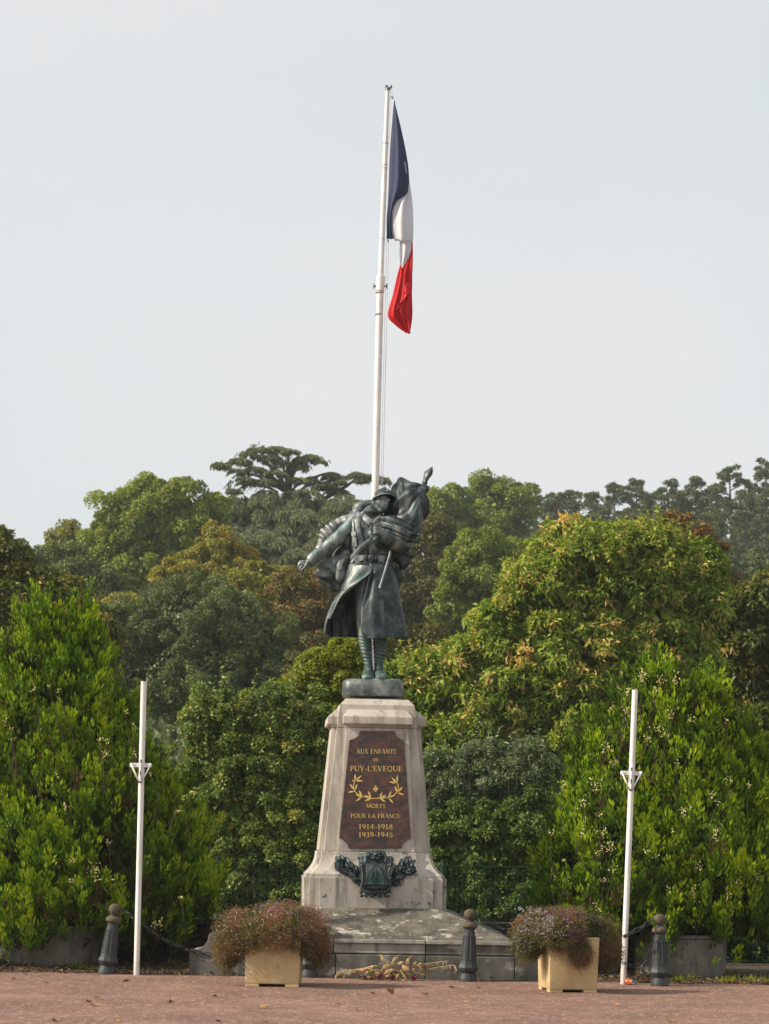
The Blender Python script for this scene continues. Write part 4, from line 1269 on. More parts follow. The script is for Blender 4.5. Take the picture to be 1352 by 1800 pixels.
def ribbon(mb, pts, w, mapf, lift=.0025):
    n = len(pts)
    L, R = [], []
    for i, p in enumerate(pts):
        a = pts[max(i - 1, 0)]; b = pts[min(i + 1, n - 1)]
        dx, dy = b[0] - a[0], b[1] - a[1]
        l = math.hypot(dx, dy) or 1
        nx_, ny_ = -dy / l * w / 2, dx / l * w / 2
        L.append((p[0] + nx_, p[1] + ny_)); R.append((p[0] - nx_, p[1] - ny_))
    for i in range(n - 1):
        quad = [L[i], L[i + 1], R[i + 1], R[i]]
        mb.prism([mapf(*q) for q in quad], fn * lift)
def text_line(txt, x0, x1, ybase_l, ybase_r, h):
    """crop coordinates; text stretched to x0..x1, cap height h"""
    tot = sum(GL[c][0] for c in txt)
    k = (x1 - x0) / tot
    x = 0
    for c in txt:
        mb = MB()
        w, st = GL[c]
        for j, (sw, pts) in enumerate(st):
            def mp(a, b, x=x):
                gx = x0 + (x + a) * k
                return PQ(gx, ybase_l + (ybase_r - ybase_l) * (gx - x0) / (x1 - x0) - b * h, .0265 + j * .0002)
            ribbon(mb, pts, sw * .8, mp)
        if mb.v: link('letter', mb.mesh('letter', loc=mon_loc), M_gold, plq)
        x += w
text_line("AUX ENFANTS", 362, 918, 428, 430, 62)
text_line("DE", 596, 676, 532, 532, 40)
text_line("PUY-L'EVEQUE", 276, 1000, 668, 672, 72)
text_line("MORTS", 498, 768, 1172, 1176, 52)
text_line("POUR LA FRANCE", 285, 972, 1310, 1314, 56)
text_line("1914-1918", 388, 868, 1468, 1468, 68)
text_line("1939-1945", 388, 868, 1578, 1578, 68)
# laurel wreath
mb = MB()
def leafp(x, y, a, l, w=26):
    a = math.radians(a); d = (math.cos(a), -math.sin(a)); n_ = (d[1], -d[0])
    pts = [(0, 0), (.2, .6), (.5, 1), (.8, .55), (1, 0), (.8, -.55), (.5, -1), (.2, -.6)]
    mb.prism([PQ(x + d[0] * l * u + n_[0] * w / 2 * v, y + d[1] * l * u + n_[1] * w / 2 * v, .0266) for u, v in pts], fn * .0025)
def stem(pts): ribbon(mb, pts, 11, lambda a, b: PQ(a, b, .0264))
stem([(345, 800), (328, 850), (325, 900), (345, 950), (390, 990), (450, 1018), (520, 1035), (600, 1046), (665, 1040), (690, 1040)])
stem([(930, 830), (940, 880), (940, 920), (915, 970), (870, 1005), (800, 1030), (740, 1040), (670, 1046), (600, 1040)])
for a in [(345, 800, 88, 95), (350, 798, 38, 115), (352, 802, 0, 108), (335, 930, 125, 110), (345, 935, 72, 100), (340, 945, 190, 98), (440, 1018, 115, 100), (445, 1022, 160, 100), (440, 1020, 218, 105),
          (565, 1035, 112, 100), (570, 1038, 160, 105), (570, 1045, 200, 100), (925, 830, 88, 108), (922, 830, 135, 110), (920, 832, 172, 108), (925, 960, 110, 95), (935, 955, 45, 95), (930, 965, -20, 98),
          (805, 1028, 65, 95), (810, 1030, 20, 95), (805, 1035, -48, 100), (685, 1040, 68, 92), (695, 1038, 25, 95), (690, 1045, -32, 92), (330, 796, 200, 22)]:
    leafp(*a)
link('laurel_wreath', mb.mesh('laurel_wreath', loc=mon_loc), M_gold, plq)
mb = MB()
for a in range(4):
    an = math.radians(90 * a)
    d = (math.cos(an), math.sin(an)); n_ = (-d[1], d[0])
    mb.prism([PQ(630 + d[0] * u + n_[0] * v, 914 + d[1] * u + n_[1] * v, .0265) for u, v in ((4, -5), (34, -17), (34, 17), (4, 5))], fn * .003)
mb.prism([PQ(x, y, .0266) for x, y in arcp(630, 914, 13, 13, 0, 345, 14)], fn * .004)
mb.prism([PQ(x, y, .0265) for x, y in ((616, 862), (628, 890), (640, 862), (636, 862), (630, 878), (622, 862))], fn * .003)
link('medal', mb.mesh('medal', loc=mon_loc), M_gold, plq)
mb = MB(); mb.prism([PQ(x, y, .0265) for x, y in ((600, 795), (660, 795), (645, 862), (615, 862))], fn * .002)
link('ribbon', mb.mesh('ribbon', loc=mon_loc), plain('green ribbon paint', (.045, .06, .03)), plq)
for x, y in ((635, 245), (815, 240), (630, 1600)):
    mb = MB(); mb.prism([PQ(a, b, .0255) for a, b in arcp(x, y, 9, 9, 0, 330, 11)], fn * .004)
    link('screw', mb.mesh('screw', loc=mon_loc), M_steel, plq)

# ---- bronze coat of arms on the plinth
E0 = mon_loc + Rm @ Vector((0, -.73, zz(1500)))
En = (Rm @ Vector((0, -.41, .15))).normalized()
QE = lambda x, y, out=0.0: onface(570 + x / 7.116, 1470 + y / 7.115, out, p0=E0, n=En)
em_root = link('coat_of_arms', None, None, mon)
em_root.empty_display_size = .1
def epart(name, mb, mat=None, smooth=True, bevel=0):
    return link(name, mb.mesh(name, smooth=smooth, angle=.9, loc=mon_loc, bevel=bevel), mat or M_bronze_dark, em_root)
BO = .03
mb = MB()
car = [(520, 330), (470, 318), (425, 350), (440, 400), (470, 450), (480, 520), (465, 590), (450, 640), (440, 700), (520, 690), (560, 720), (650, 700), (720, 725), (760, 700), (835, 690), (825, 640), (800, 590), (815, 520), (810, 450), (845, 400), (860, 350), (815, 318), (765, 330)]
mb.prism([QE(x, y, -.10) for x, y in car], En * (.20 + BO))
epart('cartouche', mb, smooth=False, bevel=.012)
mb = MB()
mb.prism([QE(x, y, .12) for x, y in ((525, 345), (765, 345), (760, 620), (740, 650), (650, 672), (560, 655), (530, 625))], En * .035)
sh_ = epart('shield', mb, smooth=False, bevel=.006)
mb = MB()
arch = [(530, 600)] + [(530 + (650 - 530) * (math.sin(k / 8 * math.pi / 2) ** 1.0) , 600 - 245 * (1 - math.cos(k / 8 * math.pi / 2)) ) for k in range(0)] 
lft = [(530, 600), (535, 540), (550, 480), (575, 430), (610, 385), (645, 355)]
rgt = [(645, 355), (690, 390), (720, 440), (738, 490), (746, 540), (748, 605)]
M_teal = noise_mat('turquoise verdigris', [(0.36, (.025, .06, .056)), (0.52, (.055, .13, .12)), (.68, (.11, .22, .20))], scale=14, rough=.6, bump=.2)
mb.prism([QE(x, y, .156) for x, y in lft + rgt[1:]], En * .008)
link('arch_panel', mb.mesh('arch_panel', loc=mon_loc), M_teal, em_root)
mb = MB()
for pts in (lft, rgt, [(530, 602), (748, 605)]):
    mb.tube([QE(x, y, .168) for x, y in pts], .007, n=6)
mb.tube([QE(x, y, .17) for x, y in [(640, 385), (640, 460), (645, 545)]], [.004, .014, .02], n=6)
mb.tube([QE(x, y, .17) for x, y in [(640, 400), (600, 450), (585, 540)]], [.004, .009, .007], n=6)
mb.tube([QE(x, y, .17) for x, y in [(640, 400), (680, 450), (695, 540)]], [.004, .009, .007], n=6)
mb.tube([QE(x, y, .17) for x, y in [(600, 560), (645, 570), (690, 560)]], [.008, .014, .008], n=6)
for yy in (420, 445, 470, 500, 525):
    mb.tube([QE(612 - (yy - 420) * .15, yy, .168), QE(668 + (yy - 420) * .15, yy, .168)], .004, n=5)
epart('arch_relief', mb)
# scroll head
mb = MB()
for (x, y, rx, rz, o) in [(560, 245, 32, 50, .13), (730, 245, 32, 50, .13), (645, 230, 42, 34, .16), (600, 215, 26, 24, .15), (690, 215, 26, 24, .15), (645, 268, 90, 26, .14), (620, 280, 20, 18, .17), (672, 280, 20, 18, .17), (455, 290, 28, 22, .10), (830, 292, 28, 24, .10), (430, 270, 14, 20, .1), (850, 275, 14, 20, .1)]:
    c = QE(x, y, o - .02)
    mb.ell(c, (rx * .00097, .045, rz * .00097), 12, 8)
mb.tube([QE(x, y, .13) for x, y in [(520, 330), (515, 280), (535, 215), (600, 195), (690, 195), (755, 215), (775, 280), (765, 330)]], .02, n=8)
epart('scroll_crest', mb)
mb = MB()
for (x, y, rx, rz) in [(470, 745, 24, 20), (530, 740, 30, 30), (600, 745, 28, 30), (645, 735, 20, 22), (700, 745, 28, 30), (765, 740, 30, 28), (805, 748, 18, 18), (460, 700, 20, 24), (820, 690, 20, 24)]:
    mb.ell(QE(x, y, .08), (rx * .00095, .045, rz * .00095), 12, 8)
for sg, cx_ in ((1, 530), (-1, 765)):
    mb.tube([QE(cx_ + sg * 26 * math.cos(a) * (1 - a / 9), 735 + 26 * math.sin(a) * (1 - a / 9), .135) for a in [k * .6 for k in range(10)]], .008, n=6)
mb.tube([QE(x, y, .12) for x, y in [(460, 640), (500, 690), (570, 705), (650, 700), (730, 705), (790, 690), (825, 640)]], .018, n=8)
epart('scroll_foot', mb)
for x in (455, 835):
    mb = MB()
    mb.ell(QE(475 if x < 600 else 805, 364, .135), (.017, .012, .017), 12, 8)
    sg = 1 if x < 600 else -1
    mb.tube([QE(x, 340, .12), QE(x + sg * 30, 450, .13), QE(x + sg * 25, 560, .13), QE(x + sg * 5, 640, .12)], .013, n=8)
    epart('scroll_side', mb)
def bleaf(mb, x, y, a, l, w, o):
    a = math.radians(a); d = (math.cos(a), -math.sin(a)); n_ = (d[1], -d[0])
    rows = []
    for k in range(7):
        u = k / 6; ww = w * math.sin(math.pi * min(u * .9 + .06, 1)) ** .8
        row = []
        for j, v in enumerate((-1, -.5, 0, .5, 1)):
            hh = o + .045 * math.sin(u * math.pi) + (.02 if v == 0 else (.028 if abs(v) == .5 else 0))
            row.append(QE(x + d[0] * l * u + n_[0] * ww * v / 2, y + d[1] * l * u + n_[1] * ww * v / 2, hh))
        rows.append(row)
    i0 = len(mb.v)
    back = [[p - En * .03 for p in r_] for r_ in rows]
    vs = [p for r_ in rows for p in r_] + [p for r_ in back for p in r_]
    fs = []
    for k in range(6):
        for j in range(4):
            a0 = k * 5 + j
            fs.append((a0, a0 + 1, a0 + 6, a0 + 5)); fs.append((a0 + 35, a0 + 40, a0 + 41, a0 + 36))
        fs.append((k * 5, k * 5 + 5, k * 5 + 40, k * 5 + 35)); fs.append((k * 5 + 4, k * 5 + 39, k * 5 + 44, k * 5 + 9))
    mb.add(vs, fs)
for side, lst in (('l', [(260, 340, 118, 110), (270, 370, 165, 130), (330, 400, 112, 140), (300, 420, 170, 150), (230, 330, 140, 105), (400, 440, 128, 150), (360, 470, 160, 190), (430, 480, 118, 130), (440, 530, 150, 160), (250, 410, 158, 115), (440, 590, 135, 130), (350, 430, 140, 130)]),
                  ('r', [(1010, 380, 80, 120), (1050, 380, 42, 110), (950, 430, 82, 140), (1010, 420, 15, 130), (900, 460, 55, 150), (860, 500, 62, 150), (980, 440, -5, 140), (880, 530, 20, 150), (840, 560, 35, 160), (840, 600, 15, 110), (1050, 340, 75, 90), (1070, 410, -20, 80)])):
    for (x, y, a, l) in lst:
        mb = MB(); bleaf(mb, x, y, a, l * 1.12, 74, .03)
        link('laurel_leaf', mb.mesh('laurel_leaf', smooth=True, angle=.7, loc=mon_loc), M_bronze_dark, em_root)
    mb = MB()
    b = [(440, 600), (400, 500), (300, 400), (200, 320)] if side == 'l' else [(840, 590), (900, 490), (1000, 410), (1100, 360)]
    mb.tube([QE(x, y, .05) for x, y in b], [.03, .025, .018, .008], n=8)
    rr = random.Random(5)
    for k in range(10):
        u = rr.random(); i = min(int(u * 3), 2); f_ = u * 3 - i
        x = b[i][0] + (b[i + 1][0] - b[i][0]) * f_ + rr.uniform(-30, 30); y = b[i][1] + (b[i + 1][1] - b[i][1]) * f_ + rr.uniform(-30, 30)
        mb.ell(QE(x, y, .09), (.012, .012, .012), 8, 6)
    epart('berry_branch', mb)

# ------------------------------------------------------------------ flagpole and flag
YP = 26.9
pb = P(641, 1640, YP); pt_ = P(683, 150, YP)
pm = P(668.5, 505, YP)
loc = Vector((pb.x, YP, 0))
fp = thing('flagpole', 'tall white telescopic flagpole standing behind the statue', 'flagpole', loc)
d_ = (pm - pb).normalized()
foot = pb - d_ * (pb.z / d_.z)
mb = MB(); mb.tube([foot, foot + (pm - foot) * .5, pm], [.056, .050, .045], n=24)
link('lower_tube', mb.mesh('lower_tube', smooth=True, angle=.6, loc=loc), M_white, fp)
pu = P(681.5, 158, YP)
mb = MB(); mb.tube([pm - d_ * .1, pm.lerp(pu, .5), pu], [.037, .034, .026], n=20)
link('upper_tube', mb.mesh('upper_tube', smooth=True, angle=.6, loc=loc), M_white, fp)
a = P(668.2, 512, YP); b = P(669.2, 485, YP)
mb = MB(); mb.tube([a, a + (b - a) * .02, a.lerp(b, .98), b], [.050, .056, .056, .050], n=24)
link('sleeve', mb.mesh('sleeve', smooth=True, angle=.6, loc=loc), M_white, fp)
for py in (553, 515):
    c = P(668 - (py - 505) * .035, py, YP)
    mb = MB(); mb.tube([c - d_ * .006, c + d_ * .006], [.0505, .0505] if py > 520 else [.052, .052], n=24)
    link('band', mb.mesh('band', smooth=True, angle=.6, loc=loc), plain('worn grey band', (.25, .22, .17)), fp)
for py in (252, 290, 296, 420):
    c = pm.lerp(pu, (505 - py) / (505 - 158.0))
    mb = MB(); mb.tube([c - d_ * .004, c + d_ * .004], .037, n=20)
    link('seam_ring', mb.mesh('seam_ring', smooth=True, angle=.6, loc=loc), plain('grey seam', (.50, .47, .43)), fp)
for sx in (-1, 1):
    mb = MB()
    mb.tube([P(668.5 + sx * 6, 504, YP), P(668.5 + sx * 11, 502.5, YP - .02)], .010, n=8)
    mb.tube([P(668.5 + sx * 11, 499, YP - .02), P(668.5 + sx * 11.5, 507, YP - .02)], .008, n=8)
    link('bolt', mb.mesh('bolt', loc=loc), M_steel, fp)
mb = MB()
mb.tube([P(681.5, 159, YP), P(681.8, 154, YP)], [.031, .028], n=16)
mb.tube([P(679, 154, YP), P(680, 150, YP)], .018, n=8)
mb.tube([P(682, 156, YP), P(685.5, 156.5, YP), P(688, 153, YP), P(687.5, 150, YP)], [.012, .014, .014, .010], n=8)
link('truck_cap', mb.mesh('truck_cap', loc=loc), M_steel, fp)
mb = MB()
mb.tube([P(686, 155, YP - .05), P(683, 300, YP - .05), P(678, 500, YP - .05), P(673, 700, YP - .06), P(669, 905, YP - .08), P(660, 1300, YP - .05)], .0035, n=5)
mb.tube([P(688.5, 158, YP - .05), P(690, 175, YP - .05)], .0035, n=5)
mb.tube([P(683.5, 424, YP - .05), P(681, 520, YP - .05), P(676, 720, YP - .05), P(671.5, 905, YP - .07), P(662, 1300, YP - .05)], .0035, n=5)
link('halyard', mb.mesh('halyard', loc=loc), plain('pale rope', (.45, .44, .42)), fp)
mb = MB()
mb.tube([P(687, 171, YP - .05), P(690, 170, YP - .05), P(691, 174, YP - .05)], .008, n=6)
mb.tube([P(683, 421, YP - .05), P(682, 425, YP - .05)], .008, n=6)
link('clip', mb.mesh('clip', loc=loc), M_steel, fp)

def catmull(P_, n):
    """P_ (k,m) -> (n,m)"""
    P_ = np.asarray(P_, float); k = len(P_)
    if k == 2:
        u = np.linspace(0, 1, n)[:, None]; return P_[0] * (1 - u) + P_[1] * u
    Q_ = np.vstack([2 * P_[0] - P_[1], P_, 2 * P_[-1] - P_[-2]])
    t = np.linspace(0, k - 1 - 1e-9, n); i = t.astype(int); f = (t - i)[:, None]
    p0, p1, p2, p3 = Q_[i], Q_[i + 1], Q_[i + 2], Q_[i + 3]
    return .5 * ((2 * p1) + (-p0 + p2) * f + (2 * p0 - 5 * p1 + 4 * p2 - p3) * f ** 2 + (-p0 + 3 * p1 - 3 * p2 + p3) * f ** 3)
def sheet_mesh(name, ctrl, nu, nv, fold=None, thick=.004, mapf=None, loc=(0, 0, 0), mb_out=None, smooth_rim=True):
    """ctrl: rows of (a,b,depth) -> dense surface -> mapf(a,b,depth) world, fold(u,v) moves along normal; given real thickness"""
    rows = [catmull(r_, nu) for r_ in ctrl]
    A = np.array(rows)                       # (k, nu, 3)
    D_ = np.stack([catmull(A[:, j, :], nv) for j in range(nu)], 1)   # (nv, nu, 3)
    W = np.array([[tuple(mapf(*D_[i, j])) for j in range(nu)] for i in range(nv)])
    du = np.gradient(W, axis=1); dv = np.gradient(W, axis=0)
    nn = unit(np.cross(du, dv))
    nn = np.where((nn[..., 1:2] > 0), nn, nn) 
    s = -1 if nn[..., 1].mean() > 0 else 1
    nn = nn * s
    if fold is not None:
        U, Vv = np.meshgrid(np.linspace(0, 1, nu), np.linspace(0, 1, nv))
        W = W + nn * fold(U, Vv, W)[..., None]
        du = np.gradient(W, axis=1); dv = np.gradient(W, axis=0)
        nn = unit(np.cross(du, dv)) * s
    Fr = W + nn * thick / 2; Bk = W - nn * thick / 2
    vs = np.concatenate([Fr.reshape(-1, 3), Bk.reshape(-1, 3)])
    o = nu * nv
    q = []
    for i in range(nv - 1):
        for j in range(nu - 1):
            a = i * nu + j
            q.append((a, a + 1, a + 1 + nu, a + nu)); q.append((a + o, a + nu + o, a + 1 + nu + o, a + 1 + o))
    for j in range(nu - 1):
        a = j; b = (nv - 1) * nu + j
        q.append((a, a + o, a + 1 + o, a + 1)); q.append((b, b + 1, b + 1 + o, b + o))
    for i in range(nv - 1):
        a = i * nu; b = i * nu + nu - 1
        q.append((a, a + nu, a + nu + o, a + o)); q.append((b, b + o, b + nu + o, b + nu))
    if mb_out is not None:
        mb_out.add(vs, q); return None
    mb = MB(); mb.add(vs, q)
    return mb.mesh(name, smooth=True, angle=1.0, loc=loc)

def cloth(name, c):
    m, nt, b = newmat(name)
    tc = N(nt, 'ShaderNodeTexCoord')
    n1 = N(nt, 'ShaderNodeTexNoise', Scale=3.0, Detail=5.0)
    nt.links.new(tc.outputs['Object'], n1.inputs['Vector'])
    col = ramp(nt, [(.3, tuple(x * .88 for x in c)), (.7, c)], n1.outputs[0])
    nt.links.new(col, b.inputs['Base Color'])
    b.inputs['Roughness'].default_value = .6
    b.inputs['Specular IOR Level'].default_value = .25
    wv = N(nt, 'ShaderNodeTexNoise', Scale=22.0, Detail=4.0)
    nt.links.new(tc.outputs['Object'], wv.inputs['Vector'])
    bp = N(nt, 'ShaderNodeBump', Strength=.25, Distance=.01)
    nt.links.new(wv.outputs[0], bp.inputs['Height']); nt.links.new(bp.outputs[0], b.inputs['Normal'])
    tr = N(nt, 'ShaderNodeBsdfTranslucent'); nt.links.new(col, tr.inputs['Color'])
    mx = N(nt, 'ShaderNodeMixShader'); mx.inputs[0].default_value = .35
    nt.links.new(b.outputs[0], mx.inputs[1]); nt.links.new(tr.outputs[0], mx.inputs[2])
    nt.links.new(mx.outputs[0], nt.nodes['Material Output'].inputs['Surface'])
    return m
C_blue = cloth('navy flag cloth', (.070, .085, .165))
C_white = cloth('white flag cloth', (.78, .79, .83))
C_red = cloth('red flag cloth', (.72, .035, .045))
floc = P(692, 178, YP - .05)
flag = thing('tricolour_flag', 'blue white and red flag hanging limp from the tall flagpole', 'flag', floc)
FX = lambda x, y, d=0.0: P(640 + x / 3.833, 130 + y / 3.833, YP - .06 + d)
def ffold(a, b, ph=0.0, k=3.0):
    return lambda U, V, W: a * np.sin(U * math.pi * k * (1) + ph + V * 1.5) * np.clip(V * 3, .1, 1) + b * np.sin(V * 9 + U * 4 + ph)
blue = [[(202, 178, 0), (204, 178, -.005), (206, 179, 0)],
        [(192, 330, 0), (218, 330, -.05), (245, 340, 0)],
        [(182, 480, 0), (225, 480, -.09), (275, 500, 0)],
        [(174, 620, 0), (225, 625, -.10), (298, 672, -.02)],
        [(170, 760, 0), (220, 760, -.09), (290, 800, -.02)],
        [(166, 880, 0), (190, 880, -.06), (215, 868, -.03)],
        [(162, 980, 0), (176, 985, -.04), (190, 985, -.03)],
        [(159, 1110, 0), (178, 1112, -.03), (200, 1108, -.03)]]
link('blue_stripe', sheet_mesh('blue_stripe', blue, 26, 60, ffold(.016, .006, 0, 4), .003, FX, floc), C_blue, flag)
white = [[(292, 668, -.015), (294, 669, -.015), (298, 672, -.01)],
         [(286, 800, -.015), (300, 800, -.05), (314, 790, 0)],
         [(212, 870, -.025), (265, 860, -.08), (322, 880, 0)],
         [(188, 980, -.025), (255, 980, -.10), (327, 980, 0)],
         [(200, 1106, -.025), (262, 1110, -.09), (328, 1116, 0)],
         [(240, 1120, -.02), (280, 1140, -.05), (318, 1124, -.01)],
         [(241, 1200, -.02), (280, 1210, -.05), (312, 1200, -.01)],
         [(242, 1290, -.02), (260, 1300, -.03), (280, 1262, -.02)]]
link('white_stripe', sheet_mesh('white_stripe', white, 26, 60, ffold(.012, .005, 1.0, 4), .003, FX, floc), C_white, flag)
mb_r = MB()
red1 = [[(310, 1118, -.004), (318, 1119, -.01), (328, 1122, 0)], [(313, 1180, -.006), (320, 1180, -.02), (329, 1180, 0)], [(285, 1262, -.012), (305, 1262, -.05), (330, 1262, 0)], [(262, 1310, -.012), (295, 1330, -.07), (330, 1340, 0)],
        [(250, 1400, -.01), (290, 1400, -.05), (330, 1420, 0)], [(235, 1500, -.02), (285, 1500, -.10), (329, 1510, 0)], [(215, 1590, -.03), (270, 1580, -.11), (326, 1585, 0)], [(240, 1640, -.02), (285, 1660, -.06), (318, 1660, 0)], [(296, 1740, 0), (299, 1745, -.01), (302, 1752, 0)]]
sheet_mesh('x', red1, 26, 60, ffold(.022, .010, 2.0, 5), .003, FX, floc, mb_out=mb_r)
red2 = [[(243, 1288, -.015), (252, 1300, -.02), (268, 1312, -.015)], [(225, 1370, -.015), (245, 1370, -.05), (262, 1390, -.03)], [(200, 1480, -.012), (225, 1480, -.08), (250, 1490, -.05)], [(165, 1622, 0), (200, 1610, -.06), (225, 1590, -.05)], [(215, 1690, 0), (230, 1670, -.03), (250, 1650, -.03)], [(290, 1745, 0), (295, 1742, -.01), (300, 1740, -.01)]]
sheet_mesh('x', red2, 20, 44, ffold(.016, .006, .5, 4), .003, FX, floc, mb_out=mb_r)
red3 = [[(318, 1408, -.06), (290, 1405, -.10), (270, 1425, -.12)], [(315, 1440, -.08), (295, 1460, -.13), (272, 1465, -.14)], [(318, 1480, -.06), (296, 1490, -.13), (268, 1490, -.12)], [(300, 1490, -.06), (260, 1530, -.13), (215, 1590, -.10)]]
sheet_mesh('x', red3, 18, 26, ffold(.010, .004, .5, 3), .003, FX, floc, mb_out=mb_r)
link('red_stripe', mb_r.mesh('red_stripe', smooth=True, angle=1.0, loc=floc), C_red, flag)
mb = MB()
hem = catmull([(202, 178), (190, 330), (178, 480), (170, 640), (163, 850), (157, 1112)], 24)
mb.tube([FX(x - 1.5, y, -.004) for x, y in hem], .012, n=6, flat=.4)
link('hoist_hem', mb.mesh('hoist_hem', smooth=True, loc=floc), C_white, flag)
mb = MB(); mb.tube([FX(275, 592, -.075), FX(281, 640, -.07), FX(286, 668, -.06)], .006, n=5)
link('seam', mb.mesh('seam', loc=floc), C_white, flag)

# ------------------------------------------------------------------ white poles with triangular flag brackets
def white_pole(xb, yb, xt, yt, xc, yc, label, seed):
    Yb = ground_Y(xb, yb)
    b = P(xb, yb, Yb); tp_ = P(xt, yt, Yb)
    loc = Vector((b.x, Yb, 0))
    t = thing('flag_holder_pole', label, 'pole', loc, group='white poles with triangular brackets')
    mb = MB(); mb.tube([b, tp_], .034, n=20)
    link('tube', mb.mesh('tube', smooth=True, angle=.6, loc=loc), M_white, t)
    mb = MB(); mb.tube([tp_ - (tp_ - b).normalized() * .004, tp_ + (tp_ - b).normalized() * .003], .028, n=16)
    link('top_cap', mb.mesh('top_cap', loc=loc), M_steel, t)
    f = lambda dx, dy, o=0: P(xc + dx, yc + dy, Yb - .04 + o)
    ax = (tp_ - b).normalized()
    Rr = Matrix.Rotation(math.atan2(ax.x, ax.z), 3, 'Y')
    mb = MB(); mb.box(f(0, 0), (.245, .008, .048), rot=Rr)
    link('bracket_plate', mb.mesh('bracket_plate', bevel=.002, loc=loc), M_white, t)
    for sx in (-1, 1):
        mb = MB(); mb.tube([f(sx * 17 + .5, -1, -.01), f(sx * 1.5 - 1, 31, -.012)], .0095, n=8)
        link('brace', mb.mesh('brace', smooth=True, loc=loc), M_white, t)
        mb = MB(); mb.tube([f(sx * 9.5, 0, -.006), f(sx * 9.5, 0, -.001)], .006, n=8)
        link('bolt_hole', mb.mesh('bolt_hole', loc=loc), M_steel, t)
        mb = MB(); mb.tube([f(sx * 17, -3, -.002), f(sx * 17, 4, -.004)], .014, n=8)
        link('socket', mb.mesh('socket', smooth=True, loc=loc), M_white, t)
    mb = MB(); mb.tube([f(.6, -10, -.02), f(-1, 26, -.02)], .016, n=10)
    link('centre_socket', mb.mesh('centre_socket', smooth=True, angle=.7, loc=loc), M_white, t)
    mb = MB()
    mb.box(f(.4, -7, -.038), (.018, .004, .035)); mb.box(f(-.6, 14, -.038), (.014, .004, .05)); mb.box(f(-1.6, 30, -.03), (.03, .02, .02))
    link('slot', mb.mesh('slot', loc=loc), M_steel, t)
white_pole(240, 1714, 253, 1198, 247.5, 1345, 'leaning white pole with triangular bracket beside the left bollard', 1)
white_pole(1095.5, 1730, 1116.5, 1213, 1110, 1359, 'white pole with triangular bracket in front of the right thuja', 2)

# ------------------------------------------------------------------ bollards
def make_bollard():
    t = thing('bollard', 'x', 'bollard', group='cast iron bollards linked by chains round the monument')
    mb = MB(); mb.lathe([(.110, 0), (.112, .01), (.100, .075), (.088, .10), (.088, .115)], n=32)
    link('foot', mb.mesh('foot', smooth=True, angle=.5), M_iron, t)
    mb = MB(); mb.lathe([(.086, .115), (.100, .125), (.118, .155), (.124, .175), (.118, .19), (.105, .225)], n=8)
    link('base_collar', mb.mesh('base_collar', bevel=.003), M_iron, t)
    mb = MB(); mb.lathe([(.104, .225), (.100, .245), (.073, .56), (.069, .585), (.069, .59)], n=8)
    link('shaft', mb.mesh('shaft', bevel=.003), M_iron, t)
    for k in range(8):
        a = 2 * math.pi * (k) / 8
        mb = MB()
        ca = math.cos(math.pi / 8)
        r0_, r1_ = .100 * ca, .074 * ca
        fr = []
        for (w, zq, rr) in ((.026, .27, r0_ + (r1_ - r0_) * .08), (.018, .54, r0_ + (r1_ - r0_) * .92)):
            fr.append((w, zq, rr))
        def pt(sx, i, o): 
            w, zq, rr = fr[i]
            return Vector(((rr + o) * math.cos(a) - sx * w * math.sin(a), (rr + o) * math.sin(a) + sx * w * math.cos(a), zq))
        for (p_, q_) in (((-1, 0), (-1, 1)), ((1, 0), (1, 1)), ((-1, 0), (1, 0)), ((-1, 1), (1, 1))):
            mb.tube([pt(p_[0], p_[1], .001), pt(q_[0], q_[1], .001)], .0045, n=4)
        link('panel_moulding', mb.mesh('panel_moulding'), M_iron, t)
    mb = MB(); mb.lathe([(.064, .59), (.063, .625), (.070, .632), (.070, .64)], n=24)
    link('neck', mb.mesh('neck', smooth=True, angle=.5), M_iron, t)
    mb = MB(); mb.lathe([(.070, .64), (.092, .652), (.096, .668), (.090, .69), (.070, .708), (.056, .714), (.056, .718)], n=28)
    link('ring_collar', mb.mesh('ring_collar', smooth=True, angle=.8), M_iron_rust, t)
    mb = MB(); mb.lathe([(.052, .716), (.050, .735), (.058, .742), (.058, .75)], n=20)
    link('upper_neck', mb.mesh('upper_neck', smooth=True, angle=.6), M_iron, t)
    mb = MB(); mb.ell((0, 0, .795), (.076, .076, .072), 24, 16)
    link('ball', mb.mesh('ball', smooth=True), M_iron_rust, t)
    mb = MB()
    for sx in (-1, 1):
        mb.tube([(sx * (.07 + .022 + .022 * math.cos(q)), 0, .80 + .022 * math.sin(q)) for q in [k * math.pi / 5 for k in range(11)]], .006, n=5)
    link('eyelet', mb.mesh('eyelet', smooth=True), M_chain, t)
    return t
bol = make_bollard()
specs = [(187, 1713, 6.5, 'bollard leaning to the right beside the left white pole', 0, .97),
         (543, 1719, 0, 'bollard mostly hidden behind the left yellow planter', .3, .97),
         (822, 1726, 1.2, 'upright bollard with ochre collar beside the dried bouquet', .2, .985),
         (1077, 1712, 0, 'bollard hidden behind the brown plants of the right yellow planter', .1, .95),
         (1160, 1734, -1.0, 'bollard nearest the drinks can and the right concrete pot', .25, .97)]
bpos = []
for i, (px, py, lean, lab, rz, sc) in enumerate(specs):
    o = bol if i == 0 else copy_tree(bol)
    Yb = ground_Y(px, py) + .10
    b = P(px, py, Yb)
    o.location = (b.x, Yb, -.012)
    o.rotation_euler = (0, math.radians(lean), 0)
    o.scale = (sc, sc, sc)
    o['label'] = lab
    tl = Vector((b.x + math.sin(math.radians(lean)) * .78 * sc, Yb, .78 * sc * math.cos(math.radians(lean))))
    bpos.append(tl)

